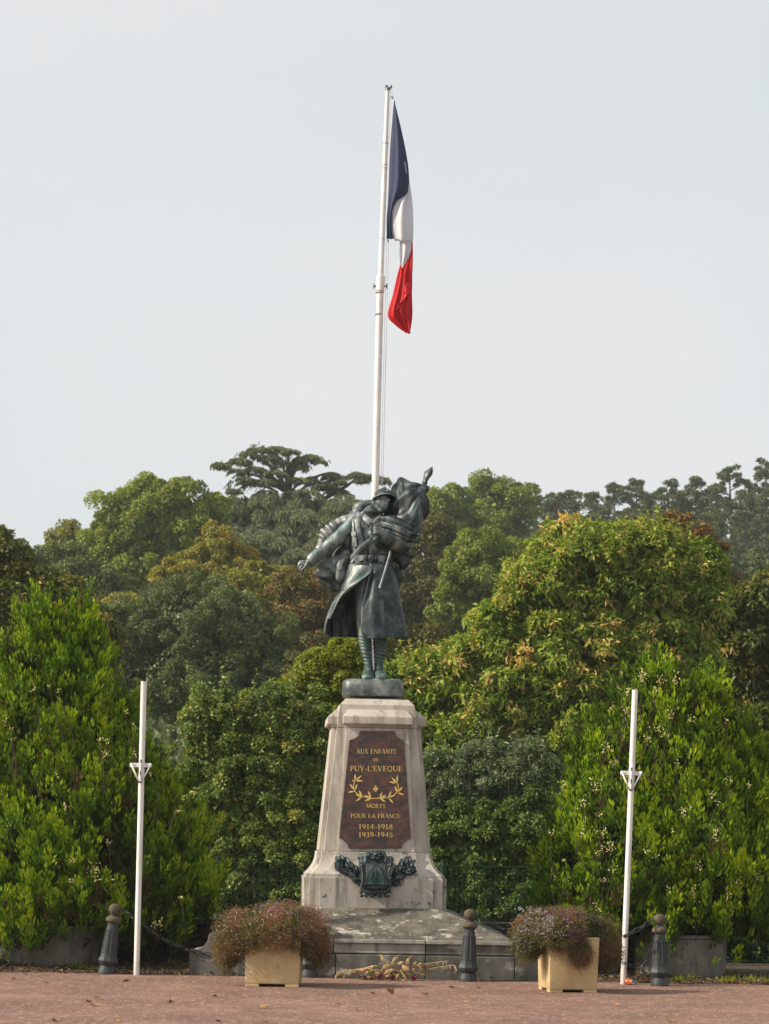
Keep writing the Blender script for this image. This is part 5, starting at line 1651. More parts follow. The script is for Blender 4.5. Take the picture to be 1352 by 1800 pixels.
# ------------------------------------------------------------------ chains
def link_mesh():
    mb = MB(); pts = []
    n = 14
    for k in range(n + 1):
        a = 2 * math.pi * k / n
        x = .022 * math.cos(a); z = .033 * math.sin(a) + (.012 if math.sin(a) > 0 else -.012)
        pts.append((x, 0, z))
    mb.tube(pts, .0062, n=6, cap=False)
    me = mb.mesh('link', smooth=True); me.materials.append(M_chain); return me
LM = link_mesh()
def chain(pts, label):
    W = catmull([tuple(p) for p in pts], 160)
    seg = np.linalg.norm(np.diff(W, axis=0), axis=1); cum = np.concatenate([[0], np.cumsum(seg)])
    n = int(cum[-1] / .072)
    t = thing('chain', label, 'chain', Vector(W[0]), group='iron chains slung between the bollards')
    for k in range(n):
        s_ = (k + .5) * cum[-1] / n
        i = min(np.searchsorted(cum, s_), len(W) - 1)
        p = Vector(W[i]); dd = Vector(W[min(i + 1, len(W) - 1)] - W[max(i - 1, 0)]).normalized()
        o = link('link', LM, None, t)
        q = dd.to_track_quat('Z', 'Y')
        o.rotation_mode = 'QUATERNION'
        from mathutils import Quaternion
        o.rotation_quaternion = q @ Quaternion((0, 0, 1), math.radians(90 * (k % 2) + 25))
        o.location = p - Vector(W[0])
B0, B1, B2, B3, B4 = bpos
chain([B0 + Vector((.09, -.02, 0)), P(243, 1619, B0.y - .06), P(290, 1652, B0.y), P(345, 1673, B0.y), P(395, 1678, B0.y), P(450, 1666, B0.y), P(500, 1640, B0.y), B1 + Vector((-.09, 0, 0))], 'sagging chain from the leaning left bollard towards the left planter')
chain([B2 + Vector((.09, .02, 0)), P(862, 1622, B2.y + .1), P(900, 1640, B2.y + .1), P(950, 1650, B2.y), P(1010, 1640, B2.y), B3 + Vector((-.09, 0, 0))], 'chain running from the middle bollard behind the right planter')
chain([B4 + Vector((-.09, -.02, .01)), P(1128, 1630, B4.y - .12), P(1098, 1646, ground_Y(1095.5, 1730) - .06), P(1082, 1652, B3.y), B3 + Vector((.05, 0, -.03))], 'short chain passing over the right white pole')
chain([B4 + Vector((-.06, .06, -.13)), P(1148, 1658, B4.y + .12), P(1140, 1678, B4.y + .16), P(1126, 1694, B4.y + .2), P(1112, 1698, B4.y + .2), P(1098, 1692, B4.y + .2), P(1085, 1672, B3.y)], 'slack chain hanging low behind the right white pole')
chain([B1 + Vector((.09, .0, 0)), P(600, 1640, B1.y - .0), P(660, 1668, B1.y - .03), P(700, 1669, B1.y - .03), P(760, 1655, B1.y), B2 + Vector((-.09, 0, 0))], 'x') if False else None

# ------------------------------------------------------------------ ochre planters with dried flowering plants
def planter(px0, px1, py, rot, label, h=.60):
    """front bottom corners px0..px1"""
    Yf = ground_Y((px0 + px1) / 2, py)
    a, b = P(px0, py, Yf), P(px1, py, Yf)
    w = (b.x - a.x)
    R = Matrix.Rotation(rot, 3, 'Z')
    c = Vector(((a.x + b.x) / 2, Yf, 0)) + R @ Vector((0, w / 2, 0))
    t = thing('planter', label, 'planter', c, rot=(0, 0, rot), group='square ochre concrete planters')
    mb = MB()
    bw = w * .49; tw = w * .52; ww = .045
    ring = lambda s, z: [(-s, -s, z), (s, -s, z), (s, s, z), (-s, s, z)]
    mb.loft([ring(bw, .03), ring(tw, h), ring(tw - ww, h + .002), ring(tw - ww, h - .1)], cap=True)
    link('box', mb.mesh('box', bevel=.014, segs=3, smooth=True, angle=.9), M_conc_y, t)
    for sx in (-1, 1):
        for sy in (-1, 1):
            mb = MB(); mb.box((sx * (bw - .075), sy * (bw - .075), .0165), (.145, .145, .033))
            link('foot', mb.mesh('foot', bevel=.004), M_conc_y, t)
    mb = MB(); mb.box((0, 0, h - .07), ((tw - ww) * 2 - .01, (tw - ww) * 2 - .01, .03)); link('soil', mb.mesh('soil'), M_soil, t)
    return t, c, w, R
t1, c1, w1, R1 = planter(430, 526, 1735, math.radians(-1), 'ochre square planter with slot under its front left of the monument')
t2, c2, w2, R2 = planter(964, 1052, 1745, math.radians(9), 'ochre square planter turned slightly with purple flowers right of the monument')
def bush(name, label, c, h, lobes, seed, dry, flow, nst=2600):
    """lobes: (px,py,rx,ry,dY, weight)"""
    r = rng_(seed)
    t = thing(name, label, 'flowering plant', Vector((c.x, c.y, h - .06)))
    loc = t.location.copy()
    Yc = c.y
    s = Yc / F
    base = np.array([c.x, c.y, h - .05])
    LB = [(np.array(P(l[0], l[1], Yc + l[4])), np.array([l[2] * s, max(l[2], l[3]) * s * .9, l[3] * s]), l[5]) for l in lobes]
    wt = np.array([float(l[2]) for l in LB]); wt /= wt.sum()
    quads_P, quads_D, quads_L, quads_W, quads_T = [], [], [], [], []
    j = r.choice(len(LB), nst, p=wt)
    d = rand_dirs(r, nst); d[:, 1] = np.where(r.random(nst) < .7, -np.abs(d[:, 1]), d[:, 1])
    k = r.uniform(.45, 1.12, nst) ** .6
    tip = np.array([LB[a][0] for a in j]) + np.array([LB[a][1] for a in j]) * d * k[:, None]
    org = base + r.normal(0, .08, (nst, 3)) * np.array([1, 1, .2])
    mid = org * .45 + tip * .55 + np.array([0, 0, .14]) * r.uniform(.3, 1, (nst, 1))
    NS = 5
    for i in range(NS):
        u = (i + 1) / NS; u2 = (i + 2) / NS if i < NS - 1 else 1.08
        if i < 1: continue
        A_ = (1 - u) ** 2 * org + 2 * u * (1 - u) * mid + u * u * tip
        Bq = (1 - u2) ** 2 * org + 2 * u2 * (1 - u2) * mid + u2 * u2 * tip
        quads_P.append(A_); quads_D.append(Bq - A_); quads_L.append(np.linalg.norm(Bq - A_, axis=1) * 1.05); quads_W.append(np.full(nst, .005)); quads_T.append(r.uniform(.3, .6, nst) * dry)
        for rep in range(7):
            q = A_ + (Bq - A_) * r.random((nst, 1)) + r.normal(0, .012 + .010 * u, (nst, 3))
            dd = unit(Bq - A_) * .5 + r.normal(0, .7, (nst, 3))
            quads_P.append(q); quads_D.append(dd); quads_L.append(r.uniform(.016, .040, nst)); quads_W.append(r.uniform(.004, .009, nst))
            local = .5 + .35 * pnoise(q, 2.2, seed + 5)
            quads_T.append(np.clip(local * dry + r.normal(0, .12, nst), 0.01, .99))
    Pq = np.concatenate(quads_P); Dq = np.concatenate(quads_D); Lq = np.concatenate(quads_L); Wq = np.concatenate(quads_W); Tq = np.concatenate(quads_T)
    V, T, A = leaf_arrays(Pq, Dq, rand_dirs(r, len(Pq)), Lq, Wq, Tq, .2, .1)
    link('stems', mesh_from('stems', V - np.array(loc), tris=T, attrs={'tint': A}), G_dry, t, kind='stuff')
    # flowers
    PF, TF = [], []
    for (px, py, rx, ry, n, tint) in flow:
        for _ in range(n):
            a = r.uniform(0, 6.283); q = math.sqrt(r.random())
            x = px + rx * q * math.cos(a); y = py + ry * q * math.sin(a)
            # depth on the bush surface
            dep = -.05
            for (cc, rr, _w) in LB:
                pp = np.array(P(x, y, cc[1]))
                e = 1 - ((pp[0] - cc[0]) / rr[0]) ** 2 - ((pp[2] - cc[2]) / rr[2]) ** 2
                if e > 0: dep = max(dep, (Yc - cc[1]) + rr[1] * math.sqrt(e))
            PF.append(np.array(P(x, y, Yc - dep - .01 + r.uniform(-.01, .05)))); TF.append(tint + r.normal(0, .04))
    PF = np.repeat(np.array(PF), 3, 0) + r.normal(0, .003, (len(PF) * 3, 3)); TF = np.repeat(np.array(TF), 3)
    n = len(PF)
    V, T, A = leaf_arrays(PF, rand_dirs(r, n), unit(rand_dirs(r, n) + np.array([0, -1.2, .3])), r.uniform(.008, .015, n), r.uniform(.007, .012, n), np.clip(TF, 0, 1), .2, .05)
    link('flowers', mesh_from('flowers', V - np.array(loc), tris=T, attrs={'tint': A}), G_flow, t, kind='stuff')
    return t
G_dry = leaf_mat('dry wiry foliage', [(0, (.05, .065, .018)), (.3, (.12, .12, .038)), (.5, (.175, .125, .058)), (.8, (.27, .145, .080)), (1, (.34, .21, .125))], trans=.35, gain=1.1, warm=(1, 1, 1))
G_flow = leaf_mat('small petals', [(0, (.12, .012, .085)), (.3, (.20, .05, .15)), (.5, (.27, .17, .24)), (.75, (.34, .34, .42)), (1, (.62, .60, .56))], trans=.3, tcol=1.0, gain=1.5, warm=(1, 1, 1))
bush('flowering_plant', 'browned trailing plant with tiny white and mauve flowers filling the left planter', c1, .60,
     [(478, 1625, 62, 34, -.05, 1), (415, 1645, 40, 48, -.10, 1), (545, 1640, 36, 44, .0, 1), (480, 1638, 60, 32, -.28, 1.2), (430, 1648, 34, 34, -.20, .7), (530, 1648, 34, 34, -.18, .7), (400, 1670, 20, 36, -.12, 1), (560, 1665, 20, 34, .05, 1), (500, 1612, 55, 24, .0, 1)], 101, 1.1,
     [(440, 1612, 45, 16, 30, .95), (400, 1635, 22, 20, 14, .97), (500, 1594, 56, 14, 170, .42), (552, 1626, 30, 36, 130, .30), (480, 1602, 60, 14, 50, .50), (425, 1665, 12, 12, 4, .97)], nst=3600)
bush('flowering_plant', 'grey green and rusty trailing plant with purple flowers filling the right planter', c2, .60,
     [(960, 1630, 50, 36, -.05, 1), (930, 1650, 30, 40, -.10, 1), (1000, 1625, 46, 30, -.05, 1), (1050, 1650, 38, 42, .05, 1), (985, 1640, 48, 34, -.28, 1), (1068, 1672, 22, 30, .05, 1), (1020, 1675, 18, 22, -.33, 1)], 102, 1.0,
     [(940, 1620, 34, 24, 260, .68), (975, 1628, 40, 22, 90, .60), (920, 1650, 18, 24, 60, .72), (985, 1605, 30, 9, 130, .2), (1012, 1650, 16, 24, 150, .10), (1022, 1682, 12, 14, 70, .12), (1010, 1612, 20, 8, 60, .15), (930, 1600, 30, 8, 30, .9)], nst=3600)

# ------------------------------------------------------------------ dried bouquet of maize husks
def bouquet():
    Yc = 23.98
    B = lambda x, y, d=0.0: P(570 + x / 5.408, 1660 + y / 5.412, Yc + d)
    c = B(700, 340)
    loc = Vector((c.x, Yc, 0))
    t = thing('dried_bouquet', 'dried straw coloured bouquet of curled leaves lying against the monument step', 'bouquet', loc)
    Mh = noise_mat('dry maize husk', [(0.3, (.30, .20, .08)), (.55, (.48, .34, .15)), (.8, (.60, .47, .25))], scale=14, rough=.7, bump=.3, bscale=60, stretch=(1, 1, 1))
    Mr = plain('dark red dried petals', (.16, .02, .045), rough=.8)
    Mo = plain('olive dried flowers', (.22, .17, .07), rough=.9)
    r = random.Random(12)
    def husk(pts, w, name='husk_leaf'):
        W = catmull(pts, 16)
        mb = MB(); rings = []
        k = len(W)
        for i, (x, y, d) in enumerate(W):
            u = i / (k - 1); a = W[max(i - 1, 0)]; b = W[min(i + 1, k - 1)]
            dx, dy = b[0] - a[0], b[1] - a[1]; l = math.hypot(dx, dy) or 1
            ww = w * .62 * (math.sin(math.pi * min((.06 + u * .94) ** .75, 1)) ** 1.1 + .03) * (1 + .12 * math.sin(i * 2.7))
            nx_, ny_ = -dy / l * ww, dx / l * ww
            ring = []
            for j in range(7):
                v = j / 6 * 2 - 1
                ring.append(B(x + nx_ * v, y + ny_ * v, d - .016 * (1 - v * v) * (ww / 40) + .005 * math.sin(v * 11 + i)))
            for j in range(6, -1, -1):
                v = j / 6 * 2 - 1
                ring.append(B(x + nx_ * v, y + ny_ * v, d + .0025 - .016 * (1 - v * v) * (ww / 40) + .005 * math.sin(v * 11 + i)))
            rings.append(ring)
        mb.loft(rings)
        link(name, mb.mesh(name, smooth=True, angle=1.0, loc=loc), Mh, t)
    husk([(280, 245, 0), (400, 235, -.05), (500, 205, -.06), (545, 250, -.05)], 26)
    husk([(590, 190, -.02), (560, 150, -.02), (545, 110, 0), (522, 90, .02)], 22)
    husk([(640, 190, -.02), (665, 150, 0), (690, 125, .01), (718, 92, .03)], 26)
    husk([(800, 260, -.08), (790, 180, -.05), (815, 125, 0), (860, 112, .02)], 24)
    husk([(560, 300, -.1), (600, 260, -.14), (680, 245, -.14), (720, 290, -.12)], 24)
    husk([(540, 260, -.08), (580, 215, -.12), (640, 200, -.10), (700, 185, -.04)], 30)
    husk([(690, 190, -.04), (740, 175, -.08), (790, 165, -.04)], 24)
    husk([(720, 240, -.1), (760, 300, -.15), (800, 350, -.16), (850, 372, -.16)], 12)
    husk([(690, 360, -.15), (690, 310, -.17), (715, 285, -.14), (722, 320, -.12)], 16)
    husk([(740, 200, -.1), (770, 230, -.12), (800, 250, -.12), (790, 290, -.1)], 34)
    husk([(830, 215, -.05), (870, 175, -.02), (905, 160, .02)], 14)
    husk([(480, 262, -.05), (520, 275, -.1), (580, 275, -.12)], 16)
    husk([(640, 290, -.13), (600, 300, -.14), (570, 305, -.10)], 18)
    husk([(860, 225, -.03), (920, 185, -.02), (945, 190, .0)], 20)
    husk([(720, 330, -.16), (760, 345, -.18), (790, 350, -.18)], 10)
    for k in range(14):
        x = r.uniform(430, 900); y = r.uniform(250, 330)
        husk([(x, y, r.uniform(-.12, 0)), (x + r.uniform(-50, 50), y + r.uniform(-20, 20), r.uniform(-.16, -.04)), (x + r.uniform(-90, 90), y + r.uniform(-10, 40), r.uniform(-.16, 0))], r.uniform(8, 18))
    def spikelet(pts, n, name='seed_stalk'):
        W = catmull(pts, 24); mb = MB()
        mb.tube([B(*w) for w in W], .0045, n=5)
        for i in range(n):
            w = W[r.randrange(len(W))]
            p = B(w[0], w[1] + 4, w[2]); q = p + Vector((r.uniform(-.012, .012), r.uniform(-.02, .02), r.uniform(-.045, -.01)))
            mb.tube([p, p.lerp(q, .5) + Vector((.003, 0, 0)), q], [.002, .0055, .002], n=5)
        link(name, mb.mesh(name, smooth=True, loc=loc), Mh, t)
    spikelet([(520, 240, -.03), (350, 240, 0), (220, 245, .02), (120, 265, .04)], 26)
    spikelet([(540, 250, -.03), (300, 262, 0), (180, 270, .0), (115, 290, -.02), (105, 345, -.04)], 26)
    spikelet([(840, 215, -.03), (950, 190, 0), (1080, 170, .02), (1180, 160, .03)], 20)
    spikelet([(850, 245, -.03), (980, 235, 0), (1120, 212, .02), (1230, 200, .0), (1255, 235, -.02)], 26)
    # flower heads
    for k in range(26):
        x = r.choice([r.uniform(350, 560), r.uniform(560, 800), r.uniform(820, 980)])
        y = r.uniform(260, 340) if x < 820 else r.uniform(205, 330)
        if x < 450: y = r.uniform(300, 345)
        mb = MB(); cc = B(x, y, r.uniform(-.12, -.02)); cc.z = max(cc.z, .02)
        for q in range(7):
            mb.ell(cc + Vector((r.uniform(-.014, .014), r.uniform(-.014, .014), r.uniform(-.012, .012))), (.011, .011, .010), 6, 5)
        link('flower_head', mb.mesh('flower_head', smooth=True, loc=loc), Mr if r.random() < .45 else Mo, t)
    for x, y in ((395, 255), (300, 272), (650, 310), (640, 335), (930, 220), (975, 235)):
        mb = MB(); cc = B(x, y, -.06)
        for q in range(6):
            mb.ell(cc + Vector((r.uniform(-.014, .014), -.05 * r.random(), r.uniform(-.012, .012))), (.013, .010, .010), 6, 5)
        link('flower_head', mb.mesh('flower_head', smooth=True, loc=loc), Mr, t)
    mb = MB()
    for k in range(260):
        x = r.gauss(670, 150); y = r.uniform(255, 360)
        p = B(x, y, r.uniform(-.1, .02)); p.z = max(p.z, .01)
        mb.tube([p, p + Vector((r.uniform(-.05, .05), r.uniform(-.03, .03), r.uniform(-.02, .035)))], .0028, n=3)
    link('straw', mb.mesh('straw', loc=loc), Mo, t, kind='stuff')
bouquet()

# ------------------------------------------------------------------ drinks can
def can():
    Y = ground_Y(1107, 1731)
    c = P(1104, 1731, Y)
    t = thing('drinks_can', 'orange drinks can lying on its side by the right white pole', 'can', Vector((c.x + .02, Y, .034)), rot=(math.radians(90), 0, math.radians(28)))
    Mc = noise_mat('orange printed can', [(.35, (.45, .07, .02)), (.6, (.60, .15, .04)), (.75, (.55, .45, .40))], scale=18, rough=.35, metal=.3, bump=.1)
    Ma = plain('bare aluminium', (.62, .62, .62), rough=.3, metal=.8)
    mb = MB(); mb.lathe([(.026, -.06), (.033, -.052), (.033, .0), (.031, .02), (.033, .045), (.027, .058)], n=20)
    link('body', mb.mesh('body', smooth=True, angle=.7), Mc, t)
    mb = MB(); mb.lathe([(.027, .057), (.028, .061), (.025, .062), (.024, .059), (.001, .058)], n=20)
    link('lid', mb.mesh('lid', smooth=True, angle=.7), Ma, t)
    mb = MB(); mb.ell((.004, .006, .0605), (.011, .009, .0015), 10, 6)
    link('opening', mb.mesh('opening'), plain('black hole', (.01, .01, .01)), t)
can()

# ------------------------------------------------------------------ fallen leaves
def fallen_leaf_mesh(seed):
    r = random.Random(seed)
    out = []
    nl = 11
    pts = []
    for k in range(nl):
        a = -math.pi / 2 + 2 * math.pi * k / nl
        rad = (.055 if k % 2 == 0 else .032) * r.uniform(.7, 1.15)
        pts.append([rad * math.cos(a), rad * .75 * math.sin(a)])
    c1_, c2_ = r.uniform(6, 15), r.uniform(-8, 8)
    up = lambda x, y: .004 + abs(c1_ * x * x + c2_ * x * y + r.uniform(0, .006))
    vs = [(0, 0, .003)] + [(x, y, up(x, y)) for x, y in pts]
    vs += [(x, y, z - .0012) for x, y, z in vs]
    fs = []
    for k in range(nl):
        a, b = 1 + k, 1 + (k + 1) % nl
        fs.append((0, a, b)); fs.append((nl + 1, b + nl + 1, a + nl + 1)); fs.append((a, a + nl + 1, b + nl + 1, b))
    mb = MB(); mb.add(vs, fs)
    mb.tube([(0, 0, .004), (.01, -.05, .008), (.015, -.085, .02)], .0015, n=4)
    return mb
Mleafs = [plain('rust dry leaf', (.24, .085, .03), .7), plain('dark brown dry leaf', (.09, .035, .025), .8), plain('ochre dry leaf', (.36, .19, .06), .7)]
protos = []
for k in range(6):
    me = fallen_leaf_mesh(k).mesh('fallen_leaf')
    me.materials.append(Mleafs[k % 3]); protos.append(me)
LV = [(685, 1748, 2, 1.2, 'upright curled rust brown leaf on the gravel in front of the bouquet', .9), (748, 1750, 0, 1.0, 'flat rust leaf to the right of the upright curled leaf', .2), (170, 1757, 0, .9, 'rust leaf on the gravel below the leaning bollard', .3),
      (165, 1769, 2, .9, 'ochre leaf on the gravel below the rust leaf on the left', .15), (156, 1762, 1, .8, 'dark leaf touching the rust leaf on the left', .1), (300, 1763, 1, 1.0, 'long dark leaf between the left pole and the left planter', .1),
      (221, 1726, 1, 1.0, 'dark leaf just in front of the left pole foot', .15), (375, 1753, 0, .9, 'small rust leaf below the left scroll stone', .2), (463, 1772, 2, 1.0, 'ochre leaf in front of the left planter', .4),
      (95, 1796, 1, .8, 'dark leaf at the bottom edge on the left', .2), (45, 1714, 1, .8, 'small dark leaf near the left concrete pot', .3), (25, 1723, 1, .7, 'small dark leaf near the left edge', .3), (80, 1728, 0, .9, 'flat leaf in front of the left concrete pot', .1),
      (630, 1777, 0, .8, 'rust leaf below the upright curled leaf', .3), (594, 1766, 2, .7, 'tiny ochre leaf left of the upright curled leaf', .3), (655, 1748, 0, .8, 'small rust leaf left of the upright curled leaf', .2), (793, 1737, 1, .9, 'dark leaf in front of the middle bollard', .2),
      (843, 1738, 1, .9, 'dark leaf just right of the middle bollard', .1), (816, 1763, 2, .8, 'ochre leaf on open gravel below the middle bollard', .2), (1083, 1768, 2, .7, 'ochre leaf in front of the right planter', .3), (1178, 1797, 2, 1.0, 'ochre leaf at the bottom edge on the right', .2), (805, 1776, 2, .6, 'tiny ochre leaf at the bottom right of centre', .2),
      (425, 1755, 0, .7, 'small rust leaf just left of the left planter corner', .2), (205, 1796, 2, .7, 'small ochre leaf at the bottom edge beneath the left pole', .2), (383, 1797, 1, .7, 'small dark leaf at the bottom edge left of centre', .2), (470, 1798, 0, .7, 'rust leaf at the bottom edge beneath the left planter', .2)]
for i, (px, py, mi, sc, lab, tilt) in enumerate(LV):
    Y = ground_Y(px, py)
    me = protos[mi + (3 if i % 2 else 0)]
    rr = random.Random(i)
    o = link('fallen_leaf', me, label=lab, cat='leaf', group='dry leaves fallen on the gravel')
    p = P(px, py, Y)
    o.location = (p.x, Y, .002 + .03 * tilt * sc)
    o.rotation_euler = (tilt * rr.choice([-1, 1]) * .9, tilt * rr.uniform(-.6, .6), rr.uniform(0, 6.28))
    o.scale = (sc, sc, sc)
# litter behind the bollards
def litter():
    r = rng_(44)
    n = 5200
    x = r.uniform(-6.5, 6.5, n); y = 24.15 + 2.3 * r.random(n) ** 1.3
    P0 = np.stack([x, y, r.uniform(.008, .03, n)], -1)
    V, T, A = leaf_arrays(P0, rand_dirs(r, n) * np.array([1, 1, .35]), unit(rand_dirs(r, n) * .6 + np.array([0, 0, 1])), r.uniform(.02, .07, n), r.uniform(.012, .04, n), r.uniform(0, 1, n), .5, .3)
    m = leaf_mat('leaf litter', [(0, (.035, .022, .012)), (.5, (.085, .048, .022)), (.9, (.20, .125, .06)), (1, (.34, .25, .14))], trans=.1, gain=1.0)
    link('leaf_litter', mesh_from('leaf_litter', V, tris=T, attrs={'tint': A}), m, kind='stuff')
    # a few grass tufts and weeds at the edge
    n = 2600
    k = r.integers(0, 60, n); cxs = r.uniform(-6, 6, 60); cys = r.uniform(24.3, 26.3, 60)
    P1 = np.stack([cxs[k] + r.normal(0, .05, n), cys[k] + r.normal(0, .05, n), np.zeros(n) + .004], -1)
    V, T, A = leaf_arrays(P1, unit(r.normal(0, .35, (n, 3)) + np.array([0, 0, 1])), rand_dirs(r, n), r.uniform(.03, .10, n), np.full(n, .006), r.uniform(.3, .9, n), .2, .3, .3)
    link('grass_tufts', mesh_from('grass_tufts', V, tris=T, attrs={'tint': A}), G_lime, kind='stuff')
litter()
# ------------------------------------------------------------------ bronze soldier
YS = MY
U = YS / F / 4.187           # metres per statue-crop unit
def SP(cx, cy, d=0.0):
    return P(500 + cx / 4.187, 800 + cy / 4.187, YS + d)
s_loc = SP(655, 1780, 0)
st = thing('soldier_statue', 'green patinated bronze statue of a helmeted soldier in a long coat clutching a furled flag', 'statue', s_loc)
def spart(name, me, mat=None, parent=None):
    return link(name, me, mat or M_bronze, parent or st)

def tri(x):
    return .65 * (2 / math.pi) * np.arcsin(np.sin(x)) + .35 * np.sin(x)
def limb_rings(path, nst=24, nseg=24, fold=None, view=Vector((0, 1, 0))):
    W = catmull(path, nst)
    pts = [SP(*w[:3]) for w in W]
    rings = []
    for i, p in enumerate(pts):
        t = (pts[min(i + 1, nst - 1)] - pts[max(i - 1, 0)]).normalized()
        a = t.cross(view)
        if a.length < .15: a = t.cross(Vector((0, 0, 1)))
        a.normalize(); b = a.cross(t).normalized()
        w, d = W[i][3] * U, W[i][4] * U
        ring = []
        for k in range(nseg):
            an = 2 * math.pi * k / nseg
            f_ = fold(i / (nst - 1), an) if fold else 0
            ring.append(p + a * math.cos(an) * (w + f_) + b * math.sin(an) * (d + f_))
        rings.append(ring)
    return rings
def limb(mb, path, nst=24, nseg=24, fold=None):
    mb.loft(limb_rings(path, nst, nseg, fold))

# ---- body: head, neck, torso, arms, legs and hands, fused to one surface
mb = MB()
HC = SP(706, 352, -.05)
RH = Matrix.Rotation(math.radians(40), 3, 'Z') @ Matrix.Rotation(math.radians(-12), 3, 'X') @ Matrix.Rotation(math.radians(8), 3, 'Y')
def head():
    nu, nv = 64, 48
    vs, fs = [], []
    for j in range(nv + 1):
        th = math.pi * j / nv
        for i in range(nu):
            a = 2 * math.pi * i / nu
            x, y, z = math.sin(th) * math.sin(a), -math.sin(th) * math.cos(a), math.cos(th)
            X, Yy, Z = x * .102, y * .128, z * .150
            if Z < -.02:
                k = min(1, (-.02 - Z) / .13)
                X *= 1 - .30 * k; 
                if Yy > 0: Yy *= 1 - .55 * k
            g = lambda cx, cz, sx, sz: math.exp(-((X - cx) / sx) ** 2 - ((Z - cz) / sz) ** 2)
            if y < 0.2:
                dY = 0
                dY -= .036 * g(0, -.028, .015, .020)
                dY -= .024 * g(0, -.002, .012, .030)
                dY -= .012 * (g(.035, .030, .03, .012) + g(-.035, .030, .03, .012))
                dY += .020 * (g(.036, .006, .020, .014) + g(-.036, .006, .020, .014))
                dY -= .007 * (g(.036, .004, .011, .008) + g(-.036, .004, .011, .008))
                dY -= .008 * (g(.055, -.03, .022, .02) + g(-.055, -.03, .022, .02))
                dY -= .013 * g(0, -.062, .034, .008)
                dY -= .009 * g(0, -.082, .022, .007)
                dY += .008 * g(0, -.073, .026, .004)
                dY -= .018 * g(0, -.118, .026, .018)
                dY += .006 * g(0, -.098, .03, .008)
                Yy += dY * 1.45
            vs.append(HC + RH @ Vector((X, Yy, Z)))
    for j in range(nv):
        for i in range(nu):
            a0, b0 = j * nu + i, j * nu + (i + 1) % nu
            fs.append((a0, b0, b0 + nu, a0 + nu))
    mb.add(vs, fs)
    for sx in (-1, 1):
        mb.ell(HC + RH @ Vector((sx * .101, .012, -.008)), (.014, .026, .036), 12, 8, RH)
        mb.tube([HC + RH @ Vector((sx * .112, .012 + .024 * math.cos(q), -.006 + .034 * math.sin(q))) for q in [k * .55 - .6 for k in range(9)]], .006, n=6)
head()
limb(mb, [(655, 470, .02, 62, 60), (668, 430, .01, 48, 52), (690, 390, -.01, 46, 50)], 10)
limb(mb, [(640, 470, .03, 130, 60), (640, 560, .0, 135, 75), (638, 700, -.01, 125, 72), (636, 860, 0, 120, 75)], 16)
# legs
limb(mb, [(590, 840, -.02, 62, 66), (575, 980, -.04, 56, 60), (572, 1100, -.05, 48, 50), (580, 1240, -.02, 50, 55), (592, 1340, 0, 50, 55), (602, 1430, .0, 40, 46), (618, 1540, -.01, 27, 34), (622, 1600, -.02, 30, 40)], 40)
limb(mb, [(690, 840, .02, 62, 66), (700, 980, .0, 56, 60), (705, 1100, -.01, 50, 50), (704, 1240, .02, 50, 56), (702, 1340, .04, 50, 56), (700, 1430, .04, 42, 48), (694, 1540, .02, 28, 34), (698, 1600, .01, 30, 40)], 40)
# feet
def foot(x, d, tx, td):
    limb(mb, [(x + 0, 1600, d + .05, 34, 30), (x, 1612, d - .0, 38, 36), (x + (tx - x) * .6, 1630, d + (td - d) * .6, 42, 26), (tx, 1638, td, 36, 20), (tx, 1642, td - .02, 20, 14)], 14)
foot(620, 0, 612, -.20)
foot(697, .03, 712, -.17)
# arms
limb(mb, [(520, 480, .02, 48, 50), (430, 580, -.01, 40, 42), (340, 655, -.05, 36, 38), (260, 715, -.08, 30, 32), (195, 775, -.10, 24, 26), (165, 800, -.10, 26, 20)], 24)
limb(mb, [(800, 510, .02, 50, 52), (870, 600, -.04, 44, 46), (890, 660, -.10, 42, 44), (820, 640, -.22, 38, 38), (750, 590, -.30, 26, 26), (712, 560, -.33, 28, 24)], 26)
# hands
def finger(p, n=8, r0=.0155, r1=.012):
    W = catmull(p, 12)
    pts = [SP(*w) for w in W]
    mb.tube(pts, [r0 + (r1 - r0) * i / 11 for i in range(12)], n=n)
    mb.ell(pts[-1], (r1, r1, r1), 8, 6)
mb.ell(SP(150, 808, -.105), (.058, .040, .048), 14, 10, Matrix.Rotation(math.radians(-30), 3, 'Y'))
finger([(150, 782, -.125), (120, 782, -.135), (104, 805, -.125), (112, 832, -.105)])
finger([(146, 795, -.13), (116, 800, -.142), (102, 824, -.13), (112, 848, -.108)])
finger([(150, 808, -.13), (124, 820, -.142), (112, 842, -.128), (122, 858, -.108)], r0=.012)
finger([(158, 820, -.125), (138, 836, -.136), (128, 852, -.122), (136, 860, -.105)], r0=.011, r1=.008)
finger([(172, 785, -.13), (160, 812, -.155), (142, 830, -.160), (126, 846, -.150)], r0=.014, r1=.010)
mb.ell(SP(692, 552, -.335), (.046, .034, .050), 14, 10)
for k in range(4):
    y0 = 518 + k * 17
    finger([(705, y0 + 4, -.375), (680, y0, -.400), (660, y0 + 8, -.385), (662, y0 + 16, -.355), (680, y0 + 18, -.345)], r0=.0135 - .0008 * k, r1=.010)
finger([(722, 520, -.36), (705, 505, -.385), (682, 508, -.395)], r0=.014, r1=.011)
raw = mb.mesh('body_raw')
tmp = bpy.data.objects.new('body_raw', raw)
COL.objects.link(tmp)
md = tmp.modifiers.new('r', 'REMESH'); md.mode = 'VOXEL'; md.voxel_size = .0065; md.use_smooth_shade = True
md2 = tmp.modifiers.new('s', 'SMOOTH'); md2.iterations = 1; md2.factor = .35
bpy.context.view_layer.update()
ev = tmp.evaluated_get(bpy.context.evaluated_depsgraph_get())
me = bpy.data.meshes.new_from_object(ev)
me.name = 'body'
bpy.data.objects.remove(tmp)
co = np.zeros(len(me.vertices) * 3, dtype=np.float32); me.vertices.foreach_get('co', co)
